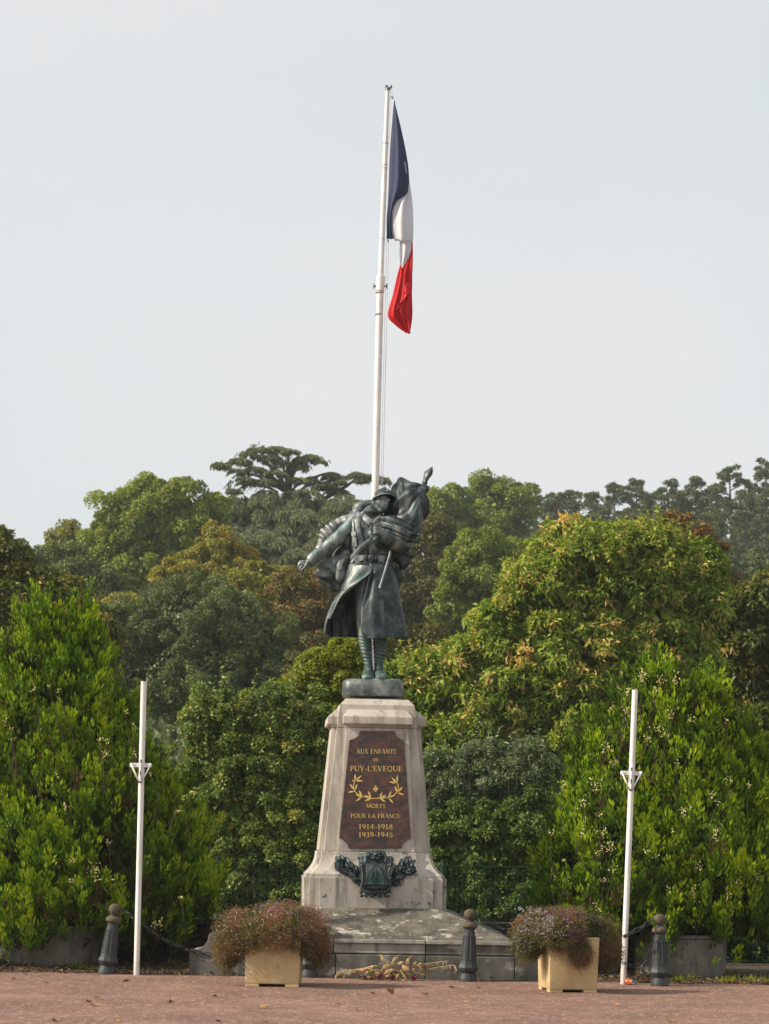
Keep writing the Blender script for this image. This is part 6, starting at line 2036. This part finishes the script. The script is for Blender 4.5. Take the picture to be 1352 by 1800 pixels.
co = co.reshape(-1, 3) - np.array(s_loc, dtype=np.float32); me.vertices.foreach_set('co', co.ravel())
me.materials.clear()
spart('body', me, M_bronze_pale)  # pale bronze also lightens the face in the helmet's shade
mb = MB()
limb(mb, [(686, 402, -.115, 20, 8), (716, 402, -.165, 24, 9), (740, 400, -.165, 14, 8)], 8, 10)
spart('moustache', mb.mesh('moustache', smooth=True, loc=s_loc), M_bronze_dark)

# ---- puttees: wound bands round the shins
mb = MB()
def winding(cl, n):
    W = catmull(cl, 200)
    pts = [SP(*w[:3]) for w in W]
    for k in range(n):
        i = int((k + .5) / n * 199)
        w = W[i]
        c = pts[i]; r_ = w[3] * U
        ring = []
        tilt = .35 if k % 2 else .28
        m = 20
        pl = []
        for q in range(m + 1):
            a = 2 * math.pi * q / m
            pl.append(c + Vector((math.cos(a) * (r_ + .0005), math.sin(a) * (w[4] * U + .0005), -math.cos(a) * r_ * tilt)))
        mb.tube(pl, .0205, n=8, cap=False, flat=.20)
winding([(590, 1330, 0, 51, 56), (602, 1430, .0, 41, 47), (618, 1540, -.01, 28, 35), (621, 1580, -.01, 29, 37)], 13)
winding([(703, 1330, .04, 51, 57), (700, 1430, .04, 43, 49), (694, 1540, .02, 29, 35), (697, 1580, .01, 30, 38)], 13)
spart('puttees', mb.mesh('puttees', smooth=True, loc=s_loc), M_puttee)
for (x, d, tx, td) in ((620, 0, 612, -.20), (697, .03, 712, -.17)):
    mb = MB()
    limb(mb, [(x + 2, 1575, d + .045, 34, 34), (x, 1600, d + .02, 40, 44), (x + (tx - x) * .4, 1620, d + (td - d) * .45, 44, 36), (x + (tx - x) * .8, 1634, d + (td - d) * .8, 46, 27), (tx, 1642, td, 42, 20), (tx, 1646, td - .03, 26, 12)], 22, 20)
    mb.tube([SP(x - 38, 1652, d + .07), SP(x - 40, 1653, d - .03), SP(tx - 44, 1654, td + .02), SP(tx - 22, 1655, td - .06), SP(tx + 22, 1655, td - .06), SP(tx + 44, 1654, td + .02), SP(x + 38, 1652, d + .04)], .010, n=6)
    for q in range(4):
        yy = 1598 + q * 8; dd = d + (td - d) * (.25 + .16 * q) - .058
        mb.tube([SP(x - 16 + (tx - x) * .3, yy, dd + .012), SP(x + 2 + (tx - x) * .3, yy - 3, dd - .004), SP(x + 18 + (tx - x) * .3, yy + 1, dd + .012)], .004, n=5)
    spart('boot', mb.mesh('boot', smooth=True, loc=s_loc), M_puttee)

# ---- helmet
RHh = Matrix.Rotation(math.radians(26), 3, 'Z') @ Matrix.Rotation(math.radians(-24), 3, 'X') @ Matrix.Rotation(math.radians(6), 3, 'Y')
HH = SP(730, 330, -.045)
mb = MB()
prof = [(.172, -.030), (.168, -.022), (.150, -.004), (.133, .006), (.130, .014), (.128, .040), (.116, .082), (.090, .114), (.055, .132), (.02, .138), (.001, .139)]
inn = [(.001, .128), (.05, .120), (.105, .078), (.120, .035), (.124, .004), (.146, -.012), (.170, -.034)]
rings = []
for (r_, z) in prof[::1][::-1] + []:
    rings.append([HH + RHh @ Vector((r_ * math.cos(a) * .93, r_ * math.sin(a) * 1.08, z)) for a in [2 * math.pi * k / 40 for k in range(40)]])
for (r_, z) in inn[::-1]:
    rings.append([HH + RHh @ Vector((r_ * math.cos(a) * .93, r_ * math.sin(a) * 1.08, z)) for a in [2 * math.pi * k / 40 for k in range(40)]])
mb.loft(rings)
helm = spart('helmet', mb.mesh('helmet', smooth=True, angle=1.2, loc=s_loc), M_bronze)
mb = MB()
mb.tube([HH + RHh @ Vector((0, -.138 * math.cos(a), .010 + .132 * math.sin(a))) for a in [.55 + k * .2 for k in range(11)]], [.006, .012, .016, .018, .018, .018, .018, .016, .014, .010, .005], n=8, flat=1.6)
link('crest', mb.mesh('crest', smooth=True, loc=s_loc), M_bronze, helm)
mb = MB(); mb.ell(HH + RHh @ Vector((0, -.142, .048)), (.026, .010, .030), 12, 8, RHh)
link('badge', mb.mesh('badge', smooth=True, loc=s_loc), M_bronze_pale, helm)
mb = MB()
for k in (0,):
    mb.tube([HH + RHh @ Vector((.172 * math.cos(a) * .93, .172 * math.sin(a) * 1.08, -.031)) for a in [2 * math.pi * q / 40 for q in range(41)]], .0055, n=6, cap=False)
link('brim_edge', mb.mesh('brim_edge', smooth=True, loc=s_loc), M_bronze_pale, helm)
mb = MB()
mb.tube([HH + RHh @ Vector((-.118, 0, -.01)), HC + RH @ Vector((-.098, -.05, -.06)), HC + RH @ Vector((-.06, -.09, -.125)), HC + RH @ Vector((0, -.10, -.148)), HC + RH @ Vector((.06, -.09, -.12)), HH + RHh @ Vector((.118, 0, -.01))], .008, n=6, flat=.5)
link('chin_strap', mb.mesh('chin_strap', smooth=True, loc=s_loc), M_bronze, helm)

# ---- greatcoat bodice
def tor(cy):
    ys = [430, 470, 520, 600, 700, 770, 830]
    cxs = [646, 640, 638, 636, 634, 634, 634]
    ws = [80, 150, 160, 160, 158, 158, 166]
    ds = [60, 72, 92, 100, 92, 84, 92]
    return np.interp(cy, ys, cxs), np.interp(cy, ys, ws), np.interp(cy, ys, ds)
def tfront(cx, cy, off=.0):
    c, w, d = tor(cy)
    u = max(-.99, min(.99, (cx - c) / w))
    return -(d * U) * math.sqrt(1 - u * u) ** .8 - off
def bfold(t, an):
    fr = max(0, math.sin(an))
    return .006 * math.sin(an * 7 + t * 9) * (.3 + fr * .2) + .010 * math.sin(t * 26 + an * 3) * max(0, t - .55) + .004 * math.sin(t * 40 + an * 5)
mb = MB()
path = [(tor(y)[0], y, 0, tor(y)[1], tor(y)[2]) for y in (428, 445, 470, 520, 600, 700, 770, 830)]
mb.loft(limb_rings(path, 44, 56, bfold))
coat = spart('coat_body', mb.mesh('coat_body', smooth=True, loc=s_loc), M_bronze)
# collar
mb = MB()
limb(mb, [(660, 405, .03, 66, 66), (652, 430, .01, 80, 74), (645, 462, -.02, 96, 84)], 8, 32, lambda t, an: .012 * math.sin(an * 3) )
link('collar', mb.mesh('collar', smooth=True, loc=s_loc), M_bronze, coat)
mb = MB()
for (pts, w) in (([(560, 430), (600, 470), (640, 500)], 26), ([(720, 450), (690, 480), (650, 505)], 24)):
    rr_ = [(x, y, tfront(x, y, .02), w, 8) for x, y in pts]
    limb(mb, rr_, 10, 14)
link('lapel', mb.mesh('lapel', smooth=True, loc=s_loc), M_bronze_pale, coat)
# shoulder roll behind the neck
mb = MB()
limb(mb, [(540, 470, .06, 40, 60), (540, 415, .08, 46, 60), (572, 378, .10, 40, 58), (640, 370, .14, 36, 55), (700, 385, .16, 30, 40)], 20, 24, lambda t, an: .008 * math.sin(t * 22 + an * 2))
spart('blanket_roll', mb.mesh('blanket_roll', smooth=True, loc=s_loc), M_bronze_mid)

def strap(pts, w, off=.012, mat=None, name='strap', th=.008, parent=None):
    W = catmull([(x, y, 0) for x, y in pts], 28)
    mb = MB(); rings = []
    for i, (x, y, _) in enumerate(W):
        a = W[max(i - 1, 0)]; b = W[min(i + 1, len(W) - 1)]
        dx, dy = b[0] - a[0], b[1] - a[1]; l = math.hypot(dx, dy) or 1
        nx_, ny_ = -dy / l * w / 2, dx / l * w / 2
        L = (x + nx_, y + ny_); R = (x - nx_, y - ny_)
        rings.append([SP(*L, tfront(*L, off)), SP(*L, tfront(*L, off + th)), SP(x, y, tfront(x, y, off + th * 1.15)), SP(*R, tfront(*R, off + th)), SP(*R, tfront(*R, off))])
    mb.loft(rings)
    return link(name, mb.mesh(name, smooth=True, angle=.6, loc=s_loc), mat or M_bronze, parent or st)
strap([(528, 448), (545, 540), (562, 640), (572, 735)], 34)
strap([(545, 446), (590, 520), (640, 590), (670, 625)], 30, .016)
strap([(500, 455), (508, 560), (512, 700)], 12, .012, M_bronze_pale, 'coat_seam', .004)
strap([(640, 612), (590, 645), (540, 690), (492, 752), (470, 785)], 20, .034, M_bronze_pale, 'sling')
strap([(650, 632), (604, 662), (556, 706), (508, 768), (482, 800)], 15, .034, M_bronze, 'sling')
strap([(636, 500), (634, 600), (633, 700), (634, 830)], 9, .012, M_bronze_pale, 'coat_front_edge', .008)
for yy in (600, 655, 705):
    mb = MB(); mb.ell(SP(612, yy, tfront(612, yy, .012)), (.012, .008, .012), 10, 8)
    link('button', mb.mesh('button', smooth=True, loc=s_loc), M_bronze, coat)
# breast pockets
for pts, nm in (([(490, 566), (528, 560), (532, 592), (494, 598)], 'pocket_flap'), ([(498, 604), (530, 600), (536, 670), (512, 682), (500, 668)], 'pocket')):
    mb = MB()
    mb.prism([SP(x, y, tfront(x, y, .022)) for x, y in pts], (0, .03, 0))
    link(nm, mb.mesh(nm, bevel=.005, loc=s_loc), M_bronze_pale, coat)
# belt, buckle, pouches
mb = MB()
rings = []
for (yy, ex) in ((735, .010), (738, .024), (788, .024), (791, .010)):
    c, w, d = tor(yy)
    rings.append([SP(c + 0, yy + 6 * math.sin(2 * math.pi * k / 56) * 0, 0) + Vector(((w * U + ex) * math.cos(2 * math.pi * k / 56), -(d * U + ex) * abs(math.sin(2 * math.pi * k / 56)) ** .8 * (1 if math.sin(2 * math.pi * k / 56) > 0 else -1), 0)) for k in range(56)])
mb.loft(rings)
belt = spart('belt', mb.mesh('belt', smooth=True, angle=.7, loc=s_loc), M_bronze_dark)
mb = MB()
fb = lambda x, y, o: SP(x, y, tfront(x, y, o))
q4 = [(624, 742), (672, 742), (672, 790), (624, 790)]
for i in range(4):
    mb.tube([fb(*q4[i], .032), fb(*q4[(i + 1) % 4], .032)], .006, n=6)
mb.tube([fb(648, 744, .034), fb(648, 788, .034)], .005, n=6)
mb.tube([fb(636, 758, .034), fb(660, 758, .034)], .004, n=6)
mb.tube([fb(636, 774, .034), fb(660, 774, .034)], .004, n=6)
link('buckle', mb.mesh('buckle', smooth=True, loc=s_loc), M_bronze, belt)
def pouch(x0, x1, y0, y1, name='ammunition_pouch'):
    mb = MB()
    o0, o1 = .015, .060
    mb.prism([fb(x, y, o1) for x, y in ((x0, y0), (x1, y0), (x1 - 4, y1), (x0 + 4, y1))], (0, o1 - o0 + .02, 0))
    o = spart(name, mb.mesh(name, bevel=.012, loc=s_loc), M_bronze)
    mb = MB()
    mb.prism([fb(x, y, o1 + .010) for x, y in ((x0 - 3, y0 - 3), (x1 + 3, y0 - 3), (x1 + 2, y0 + 22), ((x0 + x1) / 2, y0 + 46), (x0 - 2, y0 + 22))], (0, .014, 0))
    link('flap', mb.mesh('flap', bevel=.004, loc=s_loc), M_bronze_pale, o)
    mb = MB(); mb.ell(fb((x0 + x1) / 2, y0 + 44, o1 + .014), (.009, .007, .009), 8, 6)
    link('stud', mb.mesh('stud', smooth=True, loc=s_loc), M_bronze_dark, o)
pouch(516, 604, 738, 808)
pouch(688, 742, 742, 800)

# ---- sleeves
def wr(n1, n2, amp):
    r = random.Random(int(n1 * 7 + n2))
    cr = [(r.random(), r.uniform(0, 6.28), r.uniform(-.10, .10), r.choice((-1, 1, 1)) * r.uniform(.5, 1.3), r.uniform(.018, .05), r.uniform(.6, 1.4)) for _ in range(int(n1))]
    def f(t, an):
        s_ = 0
        for tj, aj, k, am, wt_, wa in cr:
            da = (an - aj + math.pi) % (2 * math.pi) - math.pi
            s_ += am * math.exp(-((t - tj + k * da) / wt_) ** 2 - (da / wa) ** 2)
        return amp * 1.5 * s_
    return f
mb = MB()
limb(mb, [(560, 440, .03, 40, 60), (520, 480, .02, 52, 58), (470, 535, .0, 47, 54), (410, 595, -.02, 45, 50), (350, 648, -.05, 46, 50), (300, 690, -.06, 41, 44), (250, 730, -.08, 38, 40), (205, 768, -.10, 42, 40), (192, 778, -.10, 40, 38)], 54, 30, wr(34, 52, .0055))
slv = spart('right_sleeve', mb.mesh('right_sleeve', smooth=True, loc=s_loc), M_bronze_pale)
mb = MB()
limb(mb, [(262, 718, -.085, 43, 46), (225, 750, -.095, 45, 44), (192, 779, -.105, 41, 40), (186, 784, -.105, 30, 28)], 14, 30, wr(12, 20, .003))
link('cuff', mb.mesh('cuff', smooth=True, loc=s_loc), M_bronze_pale, slv)
for q in range(3):
    mb = MB()
    ax0, ay0 = 328 + q * 13, 640 - q * 10
    mb.tube([SP(ax0 - 12, ay0 - 18 + 4, -.13), SP(ax0 + 12, ay0 + 8, -.155), SP(ax0 + 42, ay0 + 28, -.13)], .010, n=6, flat=.5)
    if q < 2: link('chevron', mb.mesh('chevron', smooth=True, loc=s_loc), M_bronze_pale, slv)
mb = MB()
limb(mb, [(770, 470, .06, 60, 60), (820, 530, .06, 64, 60), (872, 610, .02, 56, 56), (882, 662, -.06, 54, 54), (848, 662, -.16, 58, 54), (804, 636, -.23, 56, 50), (764, 610, -.27, 48, 44), (744, 598, -.285, 44, 40)], 54, 30, wr(30, 47, .0065))
slv2 = spart('left_sleeve', mb.mesh('left_sleeve', smooth=True, loc=s_loc), M_bronze)
mb = MB()
limb(mb, [(785, 622, -.26, 55, 50), (762, 608, -.275, 54, 48), (740, 594, -.29, 50, 44), (732, 588, -.29, 36, 32)], 12, 30, wr(9, 15, .003))
link('cuff', mb.mesh('cuff', smooth=True, loc=s_loc), M_bronze, slv2)

# ---- coat skirt: one wrapping sheet from the right front edge, round the back, to the thrown-open left flap
skirt = [
 [(634, 800, -.185), (690, 800, -.190), (750, 800, -.165), (796, 806, -.02), (760, 800, .14), (640, 800, .18), (520, 800, .14), (474, 800, 0), (500, 800, -.14), (560, 800, -.185), (632, 812, -.19)],
 [(634, 850, -.195), (690, 850, -.21), (755, 850, -.185), (806, 850, -.02), (770, 850, .17), (640, 850, .20), (520, 850, .17), (464, 850, 0), (480, 850, -.15), (540, 845, -.205), (634, 852, -.215)],
 [(618, 930, -.20), (685, 930, -.25), (760, 930, -.21), (826, 930, -.02), (780, 930, .20), (640, 930, .22), (510, 930, .19), (446, 930, .03), (440, 925, -.10), (470, 920, -.20), (548, 930, -.245)],
 [(600, 1010, -.21), (680, 1010, -.28), (765, 1010, -.23), (838, 1010, -.02), (790, 1010, .22), (640, 1010, .24), (500, 1010, .22), (425, 1010, .08), (412, 1008, -.05), (425, 1000, -.16), (452, 1012, -.23)],
 [(578, 1100, -.21), (670, 1100, -.30), (765, 1100, -.25), (852, 1100, -.02), (800, 1100, .24), (640, 1100, .26), (490, 1100, .25), (395, 1100, .13), (362, 1095, .02), (356, 1092, -.08), (366, 1096, -.16)],
 [(572, 1220, -.20), (665, 1220, -.31), (770, 1220, -.26), (872, 1220, -.02), (805, 1220, .26), (640, 1220, .28), (480, 1220, .28), (375, 1220, .18), (322, 1216, .08), (312, 1212, -.01), (314, 1212, -.08)],
 [(574, 1310, -.19), (665, 1310, -.32), (775, 1310, -.27), (888, 1310, -.02), (810, 1310, .27), (640, 1310, .29), (480, 1310, .29), (380, 1308, .20), (315, 1300, .12), (300, 1296, .04), (298, 1294, -.02)],
 [(586, 1348, -.18), (665, 1346, -.32), (775, 1342, -.27), (896, 1336, -.02), (815, 1340, .27), (640, 1342, .29), (480, 1340, .29), (385, 1336, .20), (325, 1326, .12), (306, 1318, .04), (300, 1310, -.01)]]
def skf(Uu, Vv, W):
    g = np.clip(Vv * 1.3, 0, 1)
    env = np.sin(np.clip(Uu, 0, 1) * math.pi) ** .5
    return g * env * (.026 * tri(Uu * 38 + Vv * 2.0 + 1.5 * np.sin(Uu * 11 + Vv)) + .010 * tri(Uu * 71 - Vv * 3 + np.sin(Vv * 4))) + .005 * np.sin(Vv * 14 + Uu * 30) * g
me = sheet_mesh('coat_skirt', skirt, 150, 64, skf, .022, SP, s_loc)
sk = spart('coat_skirt', me, M_bronze_dark)
# pale edge of flap and of right front
mb = MB()
ed = catmull([r_[-1] for r_ in skirt], 40)
mb.tube([SP(*e) for e in ed], .012, n=8)
link('flap_edge', mb.mesh('flap_edge', smooth=True, loc=s_loc), M_bronze_pale, sk)
mb = MB()
ed = catmull([r_[0] for r_ in skirt], 40)
mb.tube([SP(e[0], e[1], e[2] - .006) for e in ed], .011, n=8)
link('front_edge', mb.mesh('front_edge', smooth=True, loc=s_loc), M_bronze_pale, sk)
# turned-back left front, pale
tb = [[(476, 798, -.06), (505, 804, -.20), (570, 812, -.245), (636, 822, -.245)],
      [(462, 850, -.06), (500, 850, -.215), (560, 852, -.265), (636, 856, -.27)],
      [(442, 930, -.06), (462, 925, -.19), (500, 925, -.265), (562, 920, -.29)],
      [(418, 1000, -.05), (430, 1000, -.16), (446, 1000, -.235), (470, 1000, -.275)],
      [(362, 1085, -.02), (366, 1087, -.09), (374, 1088, -.15), (388, 1086, -.195)],
      [(314, 1200, .0), (316, 1202, -.04), (322, 1203, -.08), (330, 1202, -.11)]]
me = sheet_mesh('turned_flap', tb, 36, 50, lambda Uu, Vv, W: .008 * np.sin(Uu * 10 + Vv * 7) + .012 * np.sin(Vv * 11 - Uu * 5) * Uu, .014, SP, s_loc)
link('turned_flap', me, M_bronze_pale, sk)

# ---- cape behind the right arm: ribbed upper wing and billowing lower part
up = [[(560, 440, 0.20), (470, 446, 0.20), (400, 458, 0.20), (352, 492, 0.20), (318, 525, 0.20), (268, 560, 0.20), (250, 620, 0.19), (238, 700, 0.16)],
      [(548, 470, 0.13), (470, 480, 0.14), (410, 500, 0.15), (372, 530, 0.15), (340, 565, 0.15), (300, 600, 0.15), (280, 640, 0.14), (262, 712, 0.12)],
      [(530, 560, 0.14), (480, 560, 0.17), (440, 580, 0.18), (400, 610, 0.18), (370, 650, 0.18), (340, 680, 0.17), (310, 700, 0.16), (290, 730, 0.14)],
      [(500, 660, 0.18), (480, 660, 0.20), (450, 680, 0.22), (420, 700, 0.22), (395, 720, 0.22), (370, 740, 0.20), (345, 755, 0.18), (320, 760, 0.16)]]
me = sheet_mesh('cape_upper', up, 90, 40, lambda Uu, Vv, W: .015 * tri(Uu * 60 + Vv * 5 + 2.2 * np.sin(Uu * 7)) * (1 - Vv * .6) * (.6 + .4 * np.sin(Uu * 9 + 2)) + .02 * np.sin(Uu * 12 + 1), .03, SP, s_loc)
spart('cape', me, M_bronze_mid)
lo_ = [[(485, 700, .02), (420, 735, .02), (360, 765, 0), (300, 786, -.01), (252, 822, -.02), (222, 856, -.02)],
       [(480, 740, -.03), (430, 770, -.06), (380, 800, -.08), (320, 830, -.09), (265, 865, -.07), (234, 878, -.03)],
       [(478, 790, -.02), (440, 830, -.05), (390, 850, -.07), (330, 870, -.07), (280, 885, -.05), (242, 900, -.02)],
       [(474, 850, .0), (440, 890, .0), (400, 900, .0), (350, 910, .0), (300, 915, .0), (262, 925, .0)],
       [(462, 900, .05), (440, 940, .05), (410, 960, .05), (370, 970, .05), (335, 965, .05), (298, 962, .04)],
       [(450, 950, .10), (430, 990, .10), (400, 1010, .10), (370, 1000, .10), (345, 985, .09), (318, 968, .07)]]
me = sheet_mesh('cape_lower', lo_, 70, 56, lambda Uu, Vv, W: .022 * tri(Vv * 15 + Uu * 3 + np.sin(Uu * 8)) + .014 * tri(Uu * 20 + Vv * 14), .022, SP, s_loc)
spart('cape_hem', me, M_bronze_mid)
mb = MB()
limb(mb, [(480, 680, .08, 60, 40), (430, 760, .08, 80, 40), (400, 840, .09, 80, 40), (400, 920, .10, 60, 30), (400, 980, .10, 30, 18)], 20, 22, wr(20, 31, .012))
spart('cape_lining', mb.mesh('cape_lining', smooth=True, loc=s_loc), M_bronze_dark)
# haversack at the hip
mb = MB()
limb(mb, [(430, 760, -.02, 26, 22), (418, 800, -.05, 42, 34), (414, 850, -.07, 40, 38), (412, 900, -.07, 38, 36), (416, 935, -.05, 24, 22)], 20, 22, wr(14, 22, .004))
hv = spart('haversack', mb.mesh('haversack', smooth=True, loc=s_loc), M_bronze_pale)
mb = MB()
mb.tube([SP(386, 842, -.12), SP(410, 856, -.14), SP(444, 846, -.12)], .006, n=6)
mb.ell(SP(424, 838, -.135), (.010, .008, .010), 8, 6)
link('flap_seam', mb.mesh('flap_seam', smooth=True, loc=s_loc), M_bronze_dark, hv)
mb = MB()
limb(mb, [(470, 750, -.09, 14, 10), (446, 790, -.11, 26, 16), (440, 840, -.10, 22, 14), (452, 870, -.08, 10, 10)], 14, 16)
spart('canteen', mb.mesh('canteen', smooth=True, loc=s_loc), M_bronze_dark)

# ---- flag: knot at the staff head, drapery falling to the elbow
fl_ = [[(1046, 232, -.02), (1000, 218, -.03), (960, 204, -.04), (915, 197, -.03), (862, 170, .0), (850, 205, .03), (818, 226, .06), (806, 270, .08)],
       [(1044, 244, -.05), (990, 250, -.08), (940, 252, -.10), (895, 250, -.11), (860, 258, -.10), (840, 285, -.06), (826, 320, -.03), (812, 360, .0)],
       [(1040, 254, -.06), (985, 290, -.12), (935, 325, -.15), (890, 360, -.16), (850, 390, -.15), (825, 405, -.12), (800, 420, -.08), (775, 430, -.05)],
       [(1036, 262, -.06), (990, 330, -.13), (950, 400, -.18), (905, 450, -.20), (860, 485, -.20), (820, 495, -.18), (770, 495, -.15), (730, 490, -.12)],
       [(1032, 268, -.05), (1000, 370, -.12), (975, 455, -.17), (935, 520, -.21), (885, 550, -.23), (830, 550, -.22), (775, 535, -.20), (720, 520, -.17)],
       [(1026, 272, -.03), (1008, 380, -.08), (1000, 480, -.10), (985, 555, -.12), (955, 590, -.16), (900, 595, -.20), (830, 580, -.20), (760, 560, -.18)],
       [(1020, 275, .01), (1010, 390, .0), (1006, 490, .0), (996, 560, .0), (975, 610, .0), (940, 640, .0), (900, 650, .0), (860, 650, .0)]]
def flf(Uu, Vv, W):
    g = np.clip(Uu * 2.2, .12, 1)
    return g * (.034 * tri(Vv * 25 + Uu * 3.5 + 1.3 * np.sin(Uu * 5 + Vv * 4)) + .013 * tri(Vv * 47 - Uu * 6 + np.sin(Uu * 9))) + .008 * np.sin(Uu * 20 + Vv * 9) * g
me = sheet_mesh('furled_flag', fl_, 100, 130, flf, .016, SP, s_loc)
flg = spart('furled_flag', me, M_bronze)
mb = MB()
limb(mb, [(1000, 270, .03, 40, 30), (985, 380, .06, 90, 40), (940, 480, .08, 70, 50), (900, 570, .08, 70, 50), (925, 640, .05, 40, 34)], 22, 24, wr(16, 27, .012))
limb(mb, [(1030, 250, .02, 24, 22), (940, 250, .05, 46, 30), (870, 260, .08, 66, 30), (820, 320, .10, 50, 30), (800, 420, .10, 70, 40), (780, 500, .10, 50, 40)], 22, 24, wr(18, 27, .010))
link('flag_backing', mb.mesh('flag_backing', smooth=True, loc=s_loc), M_bronze_dark, flg)
mb = MB()
for q in range(3):
    yy = 236 + q * 14
    mb.tube([SP(1032 + 20 * math.cos(a) - q * 5, yy + 5 * math.sin(a) + 4 * math.cos(a), -.02 - .034 * math.sin(a)) for a in [2 * math.pi * k / 14 for k in range(15)]], .011, n=6, cap=False)
limb(mb, [(1052, 225, -.01, 14, 14), (1040, 250, -.01, 24, 24), (1022, 276, -.01, 22, 22)], 8, 14, wr(10, 14, .006))
link('knot', mb.mesh('knot', smooth=True, loc=s_loc), M_bronze, flg)
# cloth swags across the chest and under the arm
sw = [[(690, 470, -.15), (760, 455, -.20), (850, 470, -.24), (930, 500, -.20), (985, 520, -.10)],
      [(700, 500, -.19), (765, 510, -.25), (850, 530, -.29), (930, 560, -.24), (990, 570, -.10)],
      [(712, 530, -.20), (775, 560, -.26), (850, 582, -.29), (925, 605, -.22), (975, 612, -.08)],
      [(720, 548, -.18), (780, 590, -.22), (850, 612, -.24), (915, 632, -.16), (950, 640, -.04)]]
me = sheet_mesh('flag_swag', sw, 70, 44, lambda Uu, Vv, W: .020 * tri(Vv * 15 + Uu * 2 + np.sin(Uu * 6)) + .010 * tri(Vv * 33 - Uu * 8), .016, SP, s_loc)
link('flag_swag', me, M_bronze, flg)
mb = MB()
limb(mb, [(628, 545, -.17, 12, 8), (640, 580, -.19, 20, 10), (662, 612, -.20, 26, 12), (696, 640, -.20, 28, 14), (740, 672, -.16, 26, 14)], 22, 22, wr(15, 24, .008))
link('gathered_cloth', mb.mesh('gathered_cloth', smooth=True, loc=s_loc), M_bronze, flg)
# staff: tip, upper and lower shaft
mb = MB()
mb.tube([SP(1040, 215, -.01), SP(960, 360, .0), SP(880, 500, -.02), (SP(800, 640, -.20))], .018, n=10)
mb.tube([SP(782, 700, -.17), SP(775, 740, -.19), SP(742, 850, -.23), SP(705, 972, -.27)], [.018, .018, .017, .017], n=12)
mb.tube([SP(708, 962, -.268), SP(703, 982, -.274)], [.021, .019], n=12)
stf = spart('staff', mb.mesh('staff', smooth=True, angle=.8, loc=s_loc), M_bronze_pale)
mb = MB()
tipc = [(1028, 224, 14, 10), (1032, 202, 24, 14), (1038, 186, 19, 12), (1046, 160, 26, 14), (1060, 132, 33, 12), (1078, 108, 20, 8), (1089, 84, 2, 2)]
rings = []
for i, (x, y, w, d) in enumerate(tipc):
    c = SP(x, y, -.01); ax = (SP(1088, 84) - SP(1034, 212)).normalized(); sd = ax.cross(Vector((0, 1, 0))).normalized()
    rings.append([c + sd * w * U * 1.0, c + Vector((0, -d * U, 0)), c - sd * w * U, c + Vector((0, d * U, 0))])
mb.loft(rings)
link('spear_head', mb.mesh('spear_head', bevel=.003, loc=s_loc), M_bronze, stf)
# bag and cape hanging behind the left hip
mb = MB()
limb(mb, [(770, 720, .04, 40, 50), (825, 735, .05, 50, 54), (868, 762, .06, 56, 50), (880, 795, .05, 46, 40), (862, 838, .06, 18, 20)], 24, 24, wr(11, 17, .009))
limb(mb, [(800, 700, .0, 26, 30), (870, 715, .0, 28, 30), (930, 738, .02, 24, 26), (948, 752, .03, 10, 14)], 16, 18, wr(9, 14, .006))
limb(mb, [(830, 830, .06, 30, 30), (840, 900, .06, 34, 32), (830, 960, .06, 22, 22)], 14, 18, wr(8, 12, .006))
spart('hip_bag', mb.mesh('hip_bag', smooth=True, loc=s_loc), M_bronze_dark)

# ---- bronze terrace under the boots
def terrace():
    c = SP(652, 1722, 0)
    hw, hd, hh = 222 * U, .30, 62 * U
    n1, rings = 72, []
    for (k, zf) in ((.97, -1), (1.0, -.85), (1.0, .3), (.975, .70), (.93, .88), (.86, .97), (.6, 1.0), (.2, 1.02)):
        ring = []
        for q in range(n1):
            a = 2 * math.pi * q / n1
            ca, sa = math.cos(a), math.sin(a)
            e = 5.0
            rr = 1 / (abs(ca) ** e + abs(sa) ** e) ** (1 / e)
            x, y, z = rr * ca * hw * k, rr * sa * hd * k, zf * hh
            nz = pnoise(np.array([[x, y, z]]), 5, 3)[0] * .014 + pnoise(np.array([[x, y, z]]), 13, 4)[0] * .006
            f_ = 0 if zf <= -.99 else 1
            ring.append(c + Vector((x + ca * nz * f_, y + sa * nz * f_, z + (nz * .7 if zf > .6 else 0))))
        rings.append(ring)
    mb = MB(); mb.loft(rings)
    return mb
spart('terrace', terrace().mesh('terrace', smooth=True, loc=s_loc), M_bronze_mid)
# ------------------------------------------------------------------ haze
mb = MB(); mb.box((0, 200, 24.0), (700, 480, 52.0))
haze = link('haze', mb.mesh('haze'), kind='stuff')
hm = bpy.data.materials.new('hazy air'); hm.use_nodes = True
nth = hm.node_tree
for n in list(nth.nodes):
    if n.type != 'OUTPUT_MATERIAL': nth.nodes.remove(n)
pv = nth.nodes.new('ShaderNodeVolumePrincipled')
pv.inputs['Color'].default_value = (.86, .90, .93, 1)
pv.inputs['Density'].default_value = HAZE
pv.inputs['Anisotropy'].default_value = 0.2
nth.links.new(pv.outputs[0], nth.nodes['Material Output'].inputs['Volume'])
haze.data.materials.append(hm)
